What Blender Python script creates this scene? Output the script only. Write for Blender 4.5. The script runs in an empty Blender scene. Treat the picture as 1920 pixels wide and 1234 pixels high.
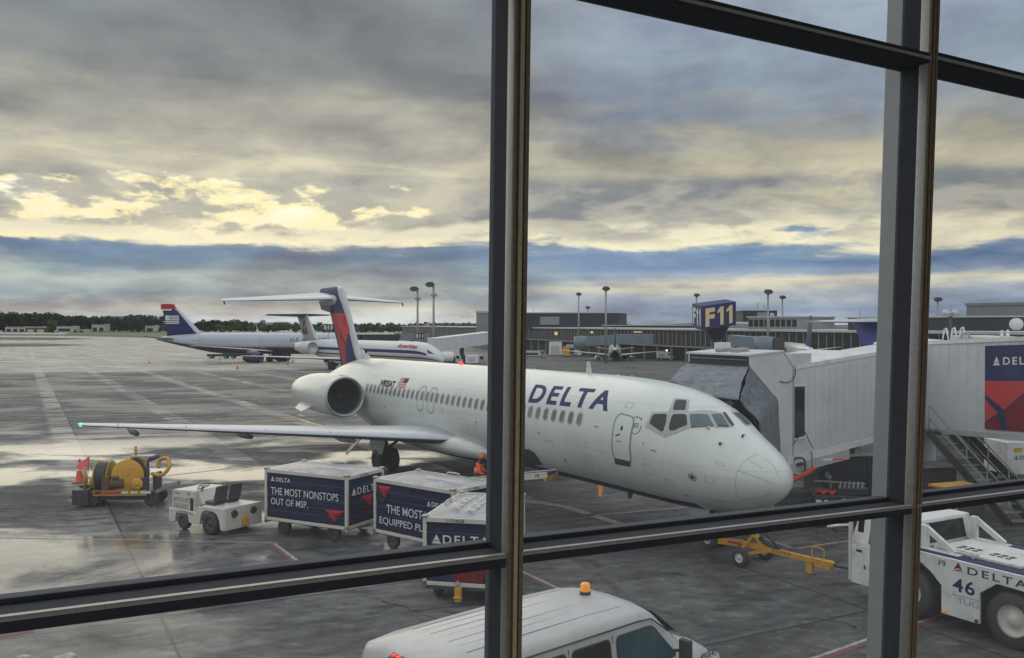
import bpy, bmesh, math, random
from mathutils import Vector, Matrix
random.seed(7)
S=bpy.context.scene; C=S.collection
rad=math.radians; PI=math.pi
# ------------------------------------------------------------------ camera model (used to place things on real ground / real surfaces)
FPX=1708.0; CH=6.30; PITCH=rad(-0.31)
cpi,spi=math.cos(PITCH),math.sin(PITCH)
def ray(x,y):
    X=(x-960)/FPX; U=(617-y)/FPX
    return Vector((X,cpi-U*spi,spi+U*cpi))
CAM=Vector((0,0,CH))
def gz(x,y):
    d=min(max(y-60,0),260)
    k=min(max((x/max(y,1)+.27)/.385,0),1)
    return -d*(.0100+.0072*k)
def at(x,y,z=0):                     # point at height z on the ray
    r=ray(x,y); t=(z-CH)/r.z
    return CAM+r*t
def gp(x,y,dz=0):                    # point on the sloping ground
    z=0
    for _ in range(30):
        p=at(x,y,z); z=.5*z+.5*gz(p.x,p.y)
    p=at(x,y,z); return Vector((p.x,p.y,gz(p.x,p.y)+dz))
def atY(x,y,Y):
    r=ray(x,y); return CAM+r*(Y/r.y)
# ------------------------------------------------------------------ materials
def mat(name,col,rough=.5,metal=0.,var=.08,scale=6.,bump=0.,emit=None,spec=.5,coat=0.,dirt=None,dscale=1.5,damt=.5):
    m=bpy.data.materials.new(name); m.use_nodes=True; nt=m.node_tree; N=nt.nodes; L=nt.links
    b=N['Principled BSDF']
    tc=N.new('ShaderNodeTexCoord'); no=N.new('ShaderNodeTexNoise'); no.inputs['Scale'].default_value=scale; no.inputs['Detail'].default_value=5
    L.new(tc.outputs['Object'],no.inputs['Vector'])
    cr=N.new('ShaderNodeValToRGB'); e=cr.color_ramp.elements
    e[0].position=.3; e[1].position=.7
    e[0].color=(*[c*(1-var) for c in col],1); e[1].color=(*[min(1,c*(1+var)) for c in col],1)
    L.new(no.outputs['Fac'],cr.inputs['Fac']); out=cr.outputs['Color']
    if dirt:
        n2=N.new('ShaderNodeTexNoise'); n2.inputs['Scale'].default_value=dscale; n2.inputs['Detail'].default_value=9; n2.inputs['Roughness'].default_value=.65
        L.new(tc.outputs['Object'],n2.inputs['Vector'])
        mr=N.new('ShaderNodeMapRange'); mr.inputs[1].default_value=.5; mr.inputs[2].default_value=.72; mr.inputs[3].default_value=0; mr.inputs[4].default_value=damt
        L.new(n2.outputs['Fac'],mr.inputs[0])
        mx=N.new('ShaderNodeMixRGB'); L.new(mr.outputs[0],mx.inputs[0]); L.new(out,mx.inputs[1]); mx.inputs[2].default_value=(*dirt,1); out=mx.outputs[0]
    L.new(out,b.inputs['Base Color'])
    mr=N.new('ShaderNodeMapRange'); mr.inputs[3].default_value=max(0.02,rough*.85); mr.inputs[4].default_value=min(1,rough*1.15)
    L.new(no.outputs['Fac'],mr.inputs[0]); L.new(mr.outputs[0],b.inputs['Roughness'])
    b.inputs['Metallic'].default_value=metal; b.inputs['Specular IOR Level'].default_value=spec
    b.inputs['Coat Weight'].default_value=coat; b.inputs['Coat Roughness'].default_value=.15
    if bump:
        bu=N.new('ShaderNodeBump'); bu.inputs['Strength'].default_value=bump; bu.inputs['Distance'].default_value=.02
        L.new(no.outputs['Fac'],bu.inputs['Height']); L.new(bu.outputs[0],b.inputs['Normal'])
    if emit: b.inputs['Emission Color'].default_value=(*emit[:3],1); b.inputs['Emission Strength'].default_value=emit[3]
    return m
M={}
M['skin']=mat('aircraft_white',(.56,.60,.575),.30,var=.03,scale=1.2,coat=.35,dirt=(.42,.42,.38),dscale=.5,damt=.35)
M['belly']=mat('aircraft_belly_grey',(.13,.135,.14),.5)
M['grey']=mat('aircraft_grey',(.42,.44,.46),.4,var=.06,scale=2,dirt=(.2,.2,.2),damt=.4)
M['slat']=mat('bare_metal_leading_edge',(.46,.48,.52),.35,metal=.4,var=.06,scale=3,dirt=(.3,.3,.3),damt=.3)
M['underwing']=mat('shaded_underside_grey',(.07,.072,.078),.5,dirt=(.05,.05,.05))  # near-black tone puts the shade under wings and tailplanes into the colour
M['frame']=mat('cockpit_frame_grey',(.36,.385,.37),.45,var=.15,scale=25)
M['seal']=mat('door_seal_grey',(.20,.24,.25),.5)
M['seam']=mat('panel_seam',(.29,.30,.30),.6)
M['navy']=mat('navy_paint',(.012,.022,.10),.55,var=.1,spec=.18)
M['navyl']=mat('navy_tail_paint',(.014,.026,.095),.55,var=.35,scale=1.5,spec=.2)
M['red']=mat('red_paint',(.42,.018,.024),.55,var=.1,spec=.2)
M['redd']=mat('dark_red_paint',(.17,.010,.020),.55,var=.1,spec=.2)
M['redl']=mat('light_red_paint',(.50,.045,.05),.55,var=.1,spec=.2)
M['black']=mat('black_rubber',(.040,.042,.045),.6,var=.2,scale=20)
M['dark']=mat('dark_metal',(.045,.048,.052),.5,var=.2,dirt=(.02,.02,.02))
M['hole']=mat('dark_opening',(.028,.029,.031),.8)
M['winf']=mat('cabin_window_frame',(.30,.31,.31),.5)
M['winp']=mat('cabin_window_blind',(.13,.14,.145),.25,var=.35,scale=1.3)
M['glassd']=mat('dark_glass',(.014,.012,.016),.14,var=.3,scale=2,spec=.45)
M['glassg']=mat('teal_tinted_glass',(.035,.085,.10),.06,var=.3,scale=2,spec=.8)
M['chrome']=mat('polished_lip',(.42,.44,.47),.30,metal=.6,var=.05)
M['white']=mat('white_paint',(.66,.67,.66),.42,var=.05,scale=4,dirt=(.28,.25,.2),dscale=2.2,damt=.5)
M['bridge']=mat('jet_bridge_white',(.55,.575,.60),.45,var=.05,scale=.8,dirt=(.35,.36,.38),dscale=.5,damt=.5)
M['cream']=mat('cream_paint',(.58,.57,.52),.4,var=.06,scale=3,dirt=(.3,.27,.2),dscale=3)
M['canvas']=mat('grey_canvas',(.17,.19,.21),.8,var=.25,scale=5,bump=.8,dirt=(.07,.08,.09),dscale=3,damt=.8)
M['canvasm']=mat('mid_grey_canvas',(.105,.125,.145),.8,var=.35,scale=6,bump=.9,dirt=(.20,.22,.24),dscale=4,damt=.6)
M['canvasd']=mat('dark_canvas',(.10,.115,.13),.85,var=.3,scale=4,bump=.6)
M['yellow']=mat('yellow_paint',(.62,.33,.035),.45,var=.1,dirt=(.12,.07,.03),dscale=6,damt=.6)
M['yellowd']=mat('mustard_paint',(.40,.25,.035),.5,var=.15,dirt=(.10,.06,.03),dscale=3,damt=.6)
M['rust']=mat('rusty_brown',(.12,.07,.035),.75,var=.3,scale=8)
M['orange']=mat('orange_plastic',(.62,.085,.03),.5,var=.08)
M['hivis']=mat('hi_vis_orange_cloth',(.85,.10,.035),.7,var=.12,scale=9,bump=.4)
M['pink']=mat('pink_flag_cloth',(.95,.16,.20),.7)
M['lime']=mat('lime_ear_cup',(.35,.55,.08),.4)
M['skinp']=mat('face_skin',(.35,.19,.13),.55)
M['trousers']=mat('navy_trousers',(.03,.035,.05),.8)
M['bluecart']=mat('blue_cart_panel',(.009,.014,.046),.6,var=.3,scale=3,spec=.2,dirt=(.05,.055,.08),dscale=7,damt=.45)
M['bluetarp']=mat('printed_roof_tarp',(.15,.17,.23),.3,var=.6,scale=1.2,dirt=(.36,.34,.30),dscale=1.8,damt=.9,bump=.5)
M['blueline']=mat('bright_blue_seam',(.035,.07,.26),.5)
M['letter']=mat('white_lettering',(.62,.63,.64),.5)
M['letterd']=mat('dark_lettering',(.03,.035,.05),.5)
M['signblue']=mat('sign_blue',(.012,.016,.11),.5,spec=.25)
M['signletter']=mat('sign_cream_letters',(.72,.58,.28),.5)
M['concrete']=mat('concrete_wall',(.30,.30,.29),.8)
M['facade']=mat('dark_facade',(.022,.028,.038),.6,var=.15,scale=.3)
M['facadeg']=mat('grey_facade',(.22,.23,.235),.7,var=.1,scale=.3)
M['farwhite']=mat('distant_white_wall',(.45,.46,.45),.7,var=.1,scale=.2)
M['mullg']=mat('facade_mullion',(.42,.44,.45),.5)
M['winw']=mat('facade_glass',(.012,.013,.016),.45,var=.4,scale=.3,spec=.2)
M['bridgeblue']=mat('blue_grey_bridge',(.16,.21,.24),.5,var=.15,scale=.6)
M['pole']=mat('galvanised_pole',(.27,.28,.28),.5,metal=.3)
M['lampdark']=mat('lamp_head_dark',(.05,.055,.06),.5)
M['amber']=mat('amber_lens',(.75,.28,.04),.25,emit=(1,.35,.05,.25))
M['redlens']=mat('red_lens_lit',(.6,.03,.03),.25,emit=(1,.06,.05,.9))
M['greenl']=mat('green_nav_light',(.1,.6,.35),.3,emit=(.1,1,.55,1.2))
M['warm']=mat('lit_sign_warm',(.8,.5,.2),.4,emit=(1,.62,.25,.35))
M['lampw']=mat('lit_lamp_white',(1,.95,.8),.4,emit=(1,.9,.6,3.))
M['crate']=mat('blue_box',(.012,.017,.032),.5,var=.3)
M['alum']=mat('worn_aluminium',(.35,.35,.34),.4,metal=.5,dirt=(.12,.1,.09),dscale=5)
# the window wall beside the camera
M['mulldark']=mat('dark_bronze_anodised',(.085,.090,.105),.85,spec=.15,var=.1,scale=20)
M['mullgrey']=mat('grey_edge_highlight',(.55,.545,.51),.4,var=.1,scale=60)  # pale grey paints in the light caught along rounded edges
M['bronze']=mat('bronze_trim',(.34,.26,.16),.5,metal=0.,var=.2,scale=80)
M['lit_strip']=mat('lit_bronze_trim',(.85,.70,.42),.4,metal=0.,var=.1,scale=60)  # paler version of the bronze, with the room light put into its colour
M['capgrey']=mat('outer_aluminium_cap',(.30,.31,.32),.45,metal=.2,var=.05,scale=20)
M['tailblue']=mat('bright_blue_tail',(.035,.06,.40),.4,var=.05)
def skin_seams(m,per=1.93,zs=(1.62,2.45,3.92)):
    nt=m.node_tree; X=NX(nt); b=nt.nodes['Principled BSDF']; src=b.inputs['Base Color'].links[0].from_socket
    tc=nt.nodes.new('ShaderNodeTexCoord'); sp=nt.nodes.new('ShaderNodeSeparateXYZ'); nt.links.new(tc.outputs['Object'],sp.inputs[0]); x,y,z=sp.outputs
    d=X.m('ABSOLUTE',X.m('SUBTRACT',X.m('FRACT',X.m('DIVIDE',x,per)),.5)); l=X.ss(d,.003*2.2/per,.0)
    for zz in zs: l=X.m('MAXIMUM',l,X.ss(X.m('ABSOLUTE',X.m('SUBTRACT',z,zz)),.009,.002))
    n=X.noise(tc.outputs['Object'],3.,4,.6); l=X.m('MULTIPLY',l,X.ss(n,.3,.6,.25,.6))
    st=X.noise(X.xyz(X.m('MULTIPLY',x,2.2),X.m('MULTIPLY',z,.35),0.),1.6,6,.6); stm=X.m('MULTIPLY',X.ss(st,.52,.75,0.,.22),X.ss(z,3.2,1.3))
    c=X.mix(l,src,(.22,.23,.23)); c=X.mix(stm,c,(.30,.29,.26)); nt.links.new(c,b.inputs['Base Color'])
# ------------------------------------------------------------------ mesh helpers
class MB:
    def __init__(s): s.v=[]; s.f=[]; s.m=[]; s.sm=[]
    def add(s,vs,fs,mi=0,smooth=False):
        o=len(s.v); s.v+= [tuple(v) for v in vs]
        for f in fs: s.f.append([i+o for i in f]); s.m.append(mi); s.sm.append(smooth)
        return s
    def box(s,x0,x1,y0,y1,z0,z1,mi=0,T=None):
        vs=[Vector((x,y,z)) for z in (z0,z1) for y in (y0,y1) for x in (x0,x1)]
        if T: vs=[T@v for v in vs]
        return s.add(vs,[(0,2,3,1),(4,5,7,6),(0,1,5,4),(2,6,7,3),(0,4,6,2),(1,3,7,5)],mi)
    def cyl(s,p0,p1,r0,r1=None,n=12,mi=0,caps=True,smooth=True):
        p0=Vector(p0);p1=Vector(p1); r1=r0 if r1 is None else r1
        d=(p1-p0).normalized(); a=d.orthogonal().normalized(); b=d.cross(a)
        vs=[]
        for p,r in ((p0,r0),(p1,r1)):
            for i in range(n):
                t=2*PI*i/n; vs.append(p+a*r*math.cos(t)+b*r*math.sin(t))
        s.add(vs,[(i,(i+1)%n,n+(i+1)%n,n+i) for i in range(n)],mi,smooth)
        if caps:
            s.add(vs[:n],[tuple(range(n))[::-1]],mi); s.add(vs[n:],[tuple(range(n))],mi)
        return s
    def tube(s,pts,r,n=8,mi=0):
        for a,b in zip(pts,pts[1:]): s.cyl(a,b,r,r,n,mi)
        return s
    def bar(s,p0,p1,w,h,mi=0,up=(0,0,1)):
        p0=Vector(p0);p1=Vector(p1);d=(p1-p0).normalized();u=Vector(up)
        if abs(d.dot(u))>.98: u=Vector((1,0,0))
        a=d.cross(u).normalized();b=a.cross(d).normalized()
        vs=[p+a*(sx*w/2)+b*(sz*h/2) for p in (p0,p1) for sz in(-1,1) for sx in (-1,1)]
        return s.add(vs,[(0,1,3,2),(4,6,7,5),(0,4,5,1),(2,3,7,6),(0,2,6,4),(1,5,7,3)],mi)
    def loft(s,rings,closed=True,caps=True,mi=0,smooth=True):
        n=len(rings[0]); vs=[v for r in rings for v in r]; fs=[]
        for k in range(len(rings)-1):
            for i in range(n if closed else n-1):
                j=(i+1)%n; fs.append((k*n+i,k*n+j,(k+1)*n+j,(k+1)*n+i))
        s.add(vs,fs,mi,smooth)
        if caps: s.add(rings[0],[tuple(range(n))[::-1]],mi); s.add(rings[-1],[tuple(range(n))],mi)
        return s
    def lathe(s,prof,c=(0,0,0),axis='x',n=32,mi=0,smooth=True):   # prof: (t,r)
        rings=[]
        for t,r in prof:
            ring=[]
            for i in range(n):
                a=2*PI*i/n; u,v=r*math.cos(a),r*math.sin(a)
                ring.append({'x':(c[0]+t,c[1]+u,c[2]+v),'y':(c[0]+u,c[1]+t,c[2]+v),'z':(c[0]+u,c[1]+v,c[2]+t)}[axis])
            rings.append(ring)
        return s.loft(rings,caps=False,mi=mi,smooth=smooth)
    def prism(s,poly,a,b,plane='xz',mi=0):    # extrude polygon along missing axis from a to b
        f={'xz':lambda p,t:(p[0],t,p[1]),'xy':lambda p,t:(p[0],p[1],t),'yz':lambda p,t:(t,p[0],p[1])}[plane]
        n=len(poly); vs=[f(p,a) for p in poly]+[f(p,b) for p in poly]
        fs=[tuple(range(n)),tuple(range(2*n-1,n-1,-1))]+[(i,(i+1)%n,n+(i+1)%n,n+i) for i in range(n)]
        return s.add(vs,fs,mi)
    def build(s,name,mats,parent=None,bevel=0,fix=True,seg=2):
        me=bpy.data.meshes.new(name); me.from_pydata(s.v,[],s.f)
        if not isinstance(mats,(list,tuple)): mats=[mats]
        for m in mats: me.materials.append(M[m] if isinstance(m,str) else m)
        me.polygons.foreach_set('material_index',s.m); me.polygons.foreach_set('use_smooth',s.sm); me.update()
        if fix:
            b=bmesh.new(); b.from_mesh(me); bmesh.ops.remove_doubles(b,verts=b.verts,dist=1e-5); bmesh.ops.recalc_face_normals(b,faces=b.faces); b.to_mesh(me); b.free()
        o=bpy.data.objects.new(name,me); C.objects.link(o)
        if parent: o.parent=parent
        if bevel:
            mo=o.modifiers.new('Bevel','BEVEL'); mo.width=bevel; mo.segments=seg; mo.limit_method='ANGLE'; mo.angle_limit=rad(35)
        return o
def tag(o,label,cat,group=None,kind=None):
    o['label']=label; o['category']=cat
    if group: o['group']=group
    if kind: o['kind']=kind
    return o
def struct(o,label=None):
    o['kind']='structure'
    return o
def thing(name,label,cat,loc=(0,0,0),rz=0,group=None):
    o=bpy.data.objects.new(name,None); C.objects.link(o); o.empty_display_size=.3
    o.location=loc; o.rotation_euler=(0,0,rz); return tag(o,label,cat,group)
KIDS={}
def copy_tree(o,parent=None):
    c=o.copy(); C.objects.link(c)
    if parent: c.parent=parent
    for ch in [x for x in bpy.data.objects if x.parent==o]: copy_tree(ch,c)
    return c
def copy_thing(o,loc,rz,label):
    c=copy_tree(o); c.location=loc; c.rotation_euler=(0,0,rz); c['label']=label; return c
_tc={}
def text2d(txt,bold=.0,shear=0.,space=1.):
    key=(txt,bold,shear,space)
    if key in _tc: return _tc[key]
    cu=bpy.data.curves.new('t','FONT'); cu.body=txt; cu.size=1; cu.offset=bold; cu.shear=shear; cu.space_character=space; cu.resolution_u=4
    ob=bpy.data.objects.new('t',cu); C.objects.link(ob)
    dg=bpy.context.evaluated_depsgraph_get(); me=bpy.data.meshes.new_from_object(ob.evaluated_get(dg))
    vs=[(v.co.x,v.co.y) for v in me.vertices]; fs=[tuple(p.vertices) for p in me.polygons]
    bpy.data.objects.remove(ob); bpy.data.meshes.remove(me)
    x0=min(v[0] for v in vs);x1=max(v[0] for v in vs);y0=min(v[1] for v in vs);y1=max(v[1] for v in vs)
    r=([((v[0]-x0)/(x1-x0),(v[1]-y0)/(y1-y0)) for v in vs],fs); _tc[key]=r; return r
def letter(txt,o,r,u,m,parent,bold=.01,shear=0.,space=1.,name='lettering'):
    # flat lettering: o = lower-left corner, r = whole width vector, u = whole height vector (local to parent)
    vs,fs=text2d(txt,bold,shear,space); o=Vector(o);r=Vector(r);u=Vector(u)
    b=MB(); b.add([o+r*v[0]+u*v[1] for v in vs],fs); return b.build(name,m,parent,fix=False)
def flat(poly,o,r,u,m,parent,name='emblem'):
    o=Vector(o);r=Vector(r);u=Vector(u); b=MB()
    for pl in poly: b.add([o+r*x+u*y for x,y in pl],[tuple(range(len(pl)))])
    return b.build(name,m,parent,fix=False)
WIDGET=[[(.5,1),(.10,.22),(.5,.42)],[(.5,1),(.5,.42),(.90,.22)],[(0,0),(.07,.14),(.5,.34),(.5,.2)],[(1,0),(.5,.2),(.5,.34),(.93,.14)],[(0,0),(.5,.2),(1,0)]]
def wheel(p,r,w,parent,axis='y',hub='alum',name='wheel',hr=.55):
    x,y,z=p
    b=MB(); pr=[(-w/2,r*hr),(-w/2,r*.9),(-w*.36,r*.985),(-w*.15,r),(w*.15,r),(w*.36,r*.985),(w/2,r*.9),(w/2,r*hr)]
    b.lathe(pr,(x,y,z),axis,28)
    o=b.build(name,'black',parent)
    h=MB(); h.lathe([(-w*.42,0.001),(-w*.42,r*.2),(-w*.25,r*.28),(-w*.30,r*.5),(-w*.49,r*hr*1.02),(w*.49,r*hr*1.02),(w*.30,r*.5),(w*.25,r*.28),(w*.42,r*.2),(w*.42,.001)],(x,y,z),axis,24)
    h.build('rim',hub,o); return o
def bezier(pts,n=10):
    out=[];P=[Vector(p) for p in pts]; P=[P[0]]+P+[P[-1]]
    for i in range(1,len(P)-2):
        for k in range(n):
            t=k/n; p0,p1,p2,p3=P[i-1:i+3]
            out.append(.5*((2*p1)+(p2-p0)*t+(2*p0-5*p1+4*p2-p3)*t*t+(3*p1-p0-3*p2+p3)*t**3))
    out.append(P[-2]); return out
# ------------------------------------------------------------------ node expression helper
class NX:
    def __init__(s,nt): s.nt=nt; s.N=nt.nodes; s.L=nt.links
    def _in(s,sock,v):
        if isinstance(v,(int,float)): sock.default_value=v
        elif isinstance(v,tuple): sock.default_value=v if len(v)==len(sock.default_value) else (*v,1)
        else: s.L.new(v,sock)
    def m(s,op,*a,clamp=False):
        n=s.N.new('ShaderNodeMath'); n.operation=op; n.use_clamp=clamp
        for i,v in enumerate(a): s._in(n.inputs[i],v)
        return n.outputs[0]
    def ss(s,v,a,b,c=0.,d=1.,t='SMOOTHSTEP'):
        n=s.N.new('ShaderNodeMapRange'); n.interpolation_type=t; n.clamp=True
        for i,x in enumerate((v,a,b,c,d)): s._in(n.inputs[i],x)
        return n.outputs[0]
    def xyz(s,x,y,z=0.):
        n=s.N.new('ShaderNodeCombineXYZ')
        for i,v in enumerate((x,y,z)): s._in(n.inputs[i],v)
        return n.outputs[0]
    def noise(s,vec,scale=1,detail=4,rough=.5,dist=0.,out='Fac'):
        n=s.N.new('ShaderNodeTexNoise'); s.L.new(vec,n.inputs['Vector'])
        n.inputs['Scale'].default_value=scale;n.inputs['Detail'].default_value=detail;n.inputs['Roughness'].default_value=rough;n.inputs['Distortion'].default_value=dist
        return n.outputs[out]
    def mix(s,f,a,b,t='MIX'):
        n=s.N.new('ShaderNodeMixRGB'); n.blend_type=t; s._in(n.inputs[0],f); s._in(n.inputs[1],a); s._in(n.inputs[2],b); return n.outputs[0]
    def ramp(s,f,stops):
        n=s.N.new('ShaderNodeValToRGB'); e=n.color_ramp.elements
        while len(e)<len(stops): e.new(.5)
        for el,(p,c) in zip(e,stops): el.position=p; el.color=(*c,1) if len(c)==3 else c
        s.L.new(f,n.inputs[0]); return n.outputs[0]
def lin(r,g,b):
    return tuple((c/255/12.92 if c<=10 else ((c/255+.055)/1.055)**2.4) for c in (r,g,b))
# ------------------------------------------------------------------ world
W=bpy.data.worlds.new('World'); S.world=W; W.use_nodes=True; nt=W.node_tree; X=NX(nt)
bg=nt.nodes['Background']; tc=nt.nodes.new('ShaderNodeTexCoord')
sp=nt.nodes.new('ShaderNodeSeparateXYZ'); nt.links.new(tc.outputs['Generated'],sp.inputs[0]); dx,dy,dz=sp.outputs
az=X.m('DEGREES',X.m('ARCTAN2',dx,dy)); el=X.m('DEGREES',X.m('ARCSINE',dz))
zz=X.m('ADD',X.m('MAXIMUM',dz,0.),.24)
cv=X.xyz(X.m('DIVIDE',dx,zz),X.m('DIVIDE',dy,zz),1.7)
big=X.noise(cv,1.35,8,.50,.25)
fine=X.noise(cv,3.6,9,.58,.25)
st=X.noise(X.xyz(X.m('MULTIPLY',az,.045),X.m('MULTIPLY',el,.62),3.1),1.,8,.55,.3)
lump=X.noise(X.xyz(X.m('MULTIPLY',az,.115),X.m('MULTIPLY',el,.33),7.7),1.,9,.56,.5)
wob=X.m('MULTIPLY',X.m('SUBTRACT',st,.5),X.ss(el,1.,10.,2.4,5.5))
wob2=X.m('MULTIPLY',X.m('SUBTRACT',lump,.5),X.ss(el,2.,8.,1.5,7.))
e2=X.m('ADD',X.m('ADD',el,wob),wob2)
f=X.m('DIVIDE',e2,24.,clamp=True)
def K(l): return [(max(0,e)/24.,lin(*c)) for e,c in l]
left=X.ramp(f,K([(0,(176,184,190)),(.9,(182,181,172)),(1.7,(132,148,158)),(2.5,(154,164,164)),(3.4,(104,126,144)),(4.0,(84,112,146)),(4.55,(112,132,152)),(5.0,(226,216,182)),(5.8,(160,158,150)),(8.4,(158,155,148)),(9.4,(188,182,160)),(10.6,(166,163,152)),(12.6,(150,149,141)),(15,(120,124,126)),(18,(108,115,122)),(20.5,(124,131,138)),(24,(150,157,166))]))
right=X.ramp(f,K([(0,(150,162,178)),(1.0,(126,142,168)),(1.8,(150,158,168)),(2.3,(200,194,174)),(2.9,(132,146,168)),(3.9,(88,116,152)),(4.5,(118,138,160)),(4.9,(216,208,180)),(5.8,(198,192,172)),(7.,(154,153,146)),(8.2,(186,179,154)),(10.4,(172,167,148)),(11.8,(150,152,149)),(14,(132,144,160)),(17,(140,152,170)),(20,(150,160,174)),(24,(160,168,178))]))
base=X.mix(X.ss(az,-4.,9.),left,right)
# darker and lighter cloud masses
shade=X.m('ADD',X.m('MULTIPLY',big,1.35),X.m('MULTIPLY',fine,1.15))
shade=X.ss(shade,.98,1.50,.64,1.38,'LINEAR')
base=X.mix(1.,base,X.xyz(shade,shade,X.m('ADD',X.m('MULTIPLY',shade,.8),.2)),'MULTIPLY')
warm=X.m('MULTIPLY',X.ss(fine,.47,.70),X.m('MULTIPLY',X.ss(el,5.,8.),X.ss(el,12.,8.5)))
base=X.mix(X.m('MULTIPLY',warm,.5),base,lin(214,202,168))
# bright gaps where the low sun comes through
clump=X.noise(X.xyz(X.m('MULTIPLY',az,.15),X.m('MULTIPLY',el,.42),13.3),1.,8,.52,.2)
g2=X.noise(X.xyz(X.m('MULTIPLY',az,.26),X.m('MULTIPLY',el,.62),2.2),1.,9,.6,.35)
gapn=X.m('ADD',X.m('MULTIPLY',lump,.50),X.m('MULTIPLY',g2,.50))
bandm=X.m('MULTIPLY',X.ss(el,4.2,5.0),X.ss(el,9.8,8.2))
bandm=X.m('MULTIPLY',bandm,X.m('MULTIPLY',X.ss(az,0.,-5.,.30,1.),X.ss(az,34.,10.,.6,1.)))
thr=X.m('SUBTRACT',.72,X.m('MULTIPLY',bandm,.252))
gap=X.ss(X.m('SUBTRACT',gapn,thr),-.012,.045)
gapc=X.mix(X.ss(gapn,.50,.60),lin(252,238,184),lin(254,252,236))
gapc=X.mix(X.ss(el,4.8,8.2),lin(250,234,180),gapc)
gap=X.m('MULTIPLY',gap,X.ss(el,4.,5.)); base=X.mix(gap,base,gapc)
cm=X.m('MULTIPLY',X.ss(clump,.466,.515),X.m('MULTIPLY',X.ss(el,4.9,5.6),X.ss(el,9.6,8.4))); base=X.mix(X.m('MULTIPLY',cm,.9),base,X.mix(X.ss(clump,.52,.66),lin(170,167,156),lin(114,120,127)))
edge=X.m('MULTIPLY',X.ss(e2,4.4,5.0),X.ss(e2,6.2,5.3)); base=X.mix(X.m('MULTIPLY',edge,X.ss(az,6.,-6.,.25,.75)),base,lin(244,234,200))
# brighter overcast overhead and behind the camera
zen=X.ss(el,20.,42.); base=X.mix(zen,base,(.92,.96,1.0))
beh=X.m('MULTIPLY',X.ss(X.m('ABSOLUTE',az),42.,90.),X.ss(el,-1.,12.,.35,1.)); base=X.mix(X.m('MULTIPLY',beh,.9),base,(.80,.83,.84))
base=X.mix(X.ss(el,0.,-1.5),base,(.16,.17,.18))
sky=nt.nodes.new('ShaderNodeTexSky'); sky.sky_type='NISHITA'; sky.sun_disc=False; sky.sun_elevation=rad(20); sky.sun_rotation=rad(-14)
sk=X.mix(1.,sky.outputs[0],(.05,.05,.05),'MULTIPLY')
fin=X.mix(.04,base,sk,'MIX')
nt.links.new(fin,bg.inputs['Color']); bg.inputs['Strength'].default_value=1.0
# ------------------------------------------------------------------ sun, camera, colour management
sl=bpy.data.lights.new('sun','SUN'); sl.energy=.5; sl.angle=rad(50); sl.color=(1,.90,.72)
so=bpy.data.objects.new('sun',sl); C.objects.link(so)
sd=Vector((math.sin(rad(-24))*math.cos(rad(20)),math.cos(rad(-24))*math.cos(rad(20)),math.sin(rad(20)))); so.rotation_euler=sd.to_track_quat('Z','Y').to_euler()
cd=bpy.data.cameras.new('camera'); cam=bpy.data.objects.new('camera',cd); C.objects.link(cam); S.camera=cam
cam.location=CAM; cam.rotation_euler=(rad(90)+PITCH,0,0); cd.sensor_width=36; cd.lens=36*FPX/1920; cd.clip_start=.05; cd.clip_end=20000
S.view_settings.view_transform='Standard'; S.view_settings.look='None'; S.view_settings.exposure=.18; S.view_settings.gamma=1
S.cycles.max_bounces=6; S.cycles.transparent_max_bounces=16; S.cycles.use_denoising=True; S.cycles.sample_clamp_indirect=8
# ------------------------------------------------------------------ ground
def U_(x,y): return .881*x+.473*y
def V_(x,y): return -.473*x+.881*y
gm=bpy.data.materials.new('wet_apron'); gm.use_nodes=True; nt=gm.node_tree; X=NX(nt); b=nt.nodes['Principled BSDF']
geo=nt.nodes.new('ShaderNodeNewGeometry'); sp=nt.nodes.new('ShaderNodeSeparateXYZ'); nt.links.new(geo.outputs['Position'],sp.inputs[0]); px,py,pz=sp.outputs
u=X.m('ADD',X.m('MULTIPLY',px,.881),X.m('MULTIPLY',py,.473)); v=X.m('ADD',X.m('MULTIPLY',px,-.473),X.m('MULTIPLY',py,.881))
dist=X.m('SQRT',X.m('ADD',X.m('MULTIPLY',px,px),X.m('MULTIPLY',py,py)))
wn=X.noise(X.xyz(u,v,0.),.5,4,.6)
def joint(c,off,per,wa,soft=.02):
    d=X.m('ABSOLUTE',X.m('SUBTRACT',X.m('FRACT',X.m('DIVIDE',X.m('SUBTRACT',X.m('ADD',c,X.m('MULTIPLY',X.m('SUBTRACT',wn,.5),.07)),off),per)),.5))
    d=X.m('MULTIPLY',X.m('SUBTRACT',.5,d),per)     # distance to the nearest joint
    return d
ju=joint(u,2.6,6.9,.02); jv=joint(v,20.8,6.9,.02)
jm=X.m('MAXIMUM',X.ss(ju,.05,.015),X.ss(jv,.05,.015)); jm=X.m('MULTIPLY',jm,X.ss(dist,140.,50.,.0,.85))
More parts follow.
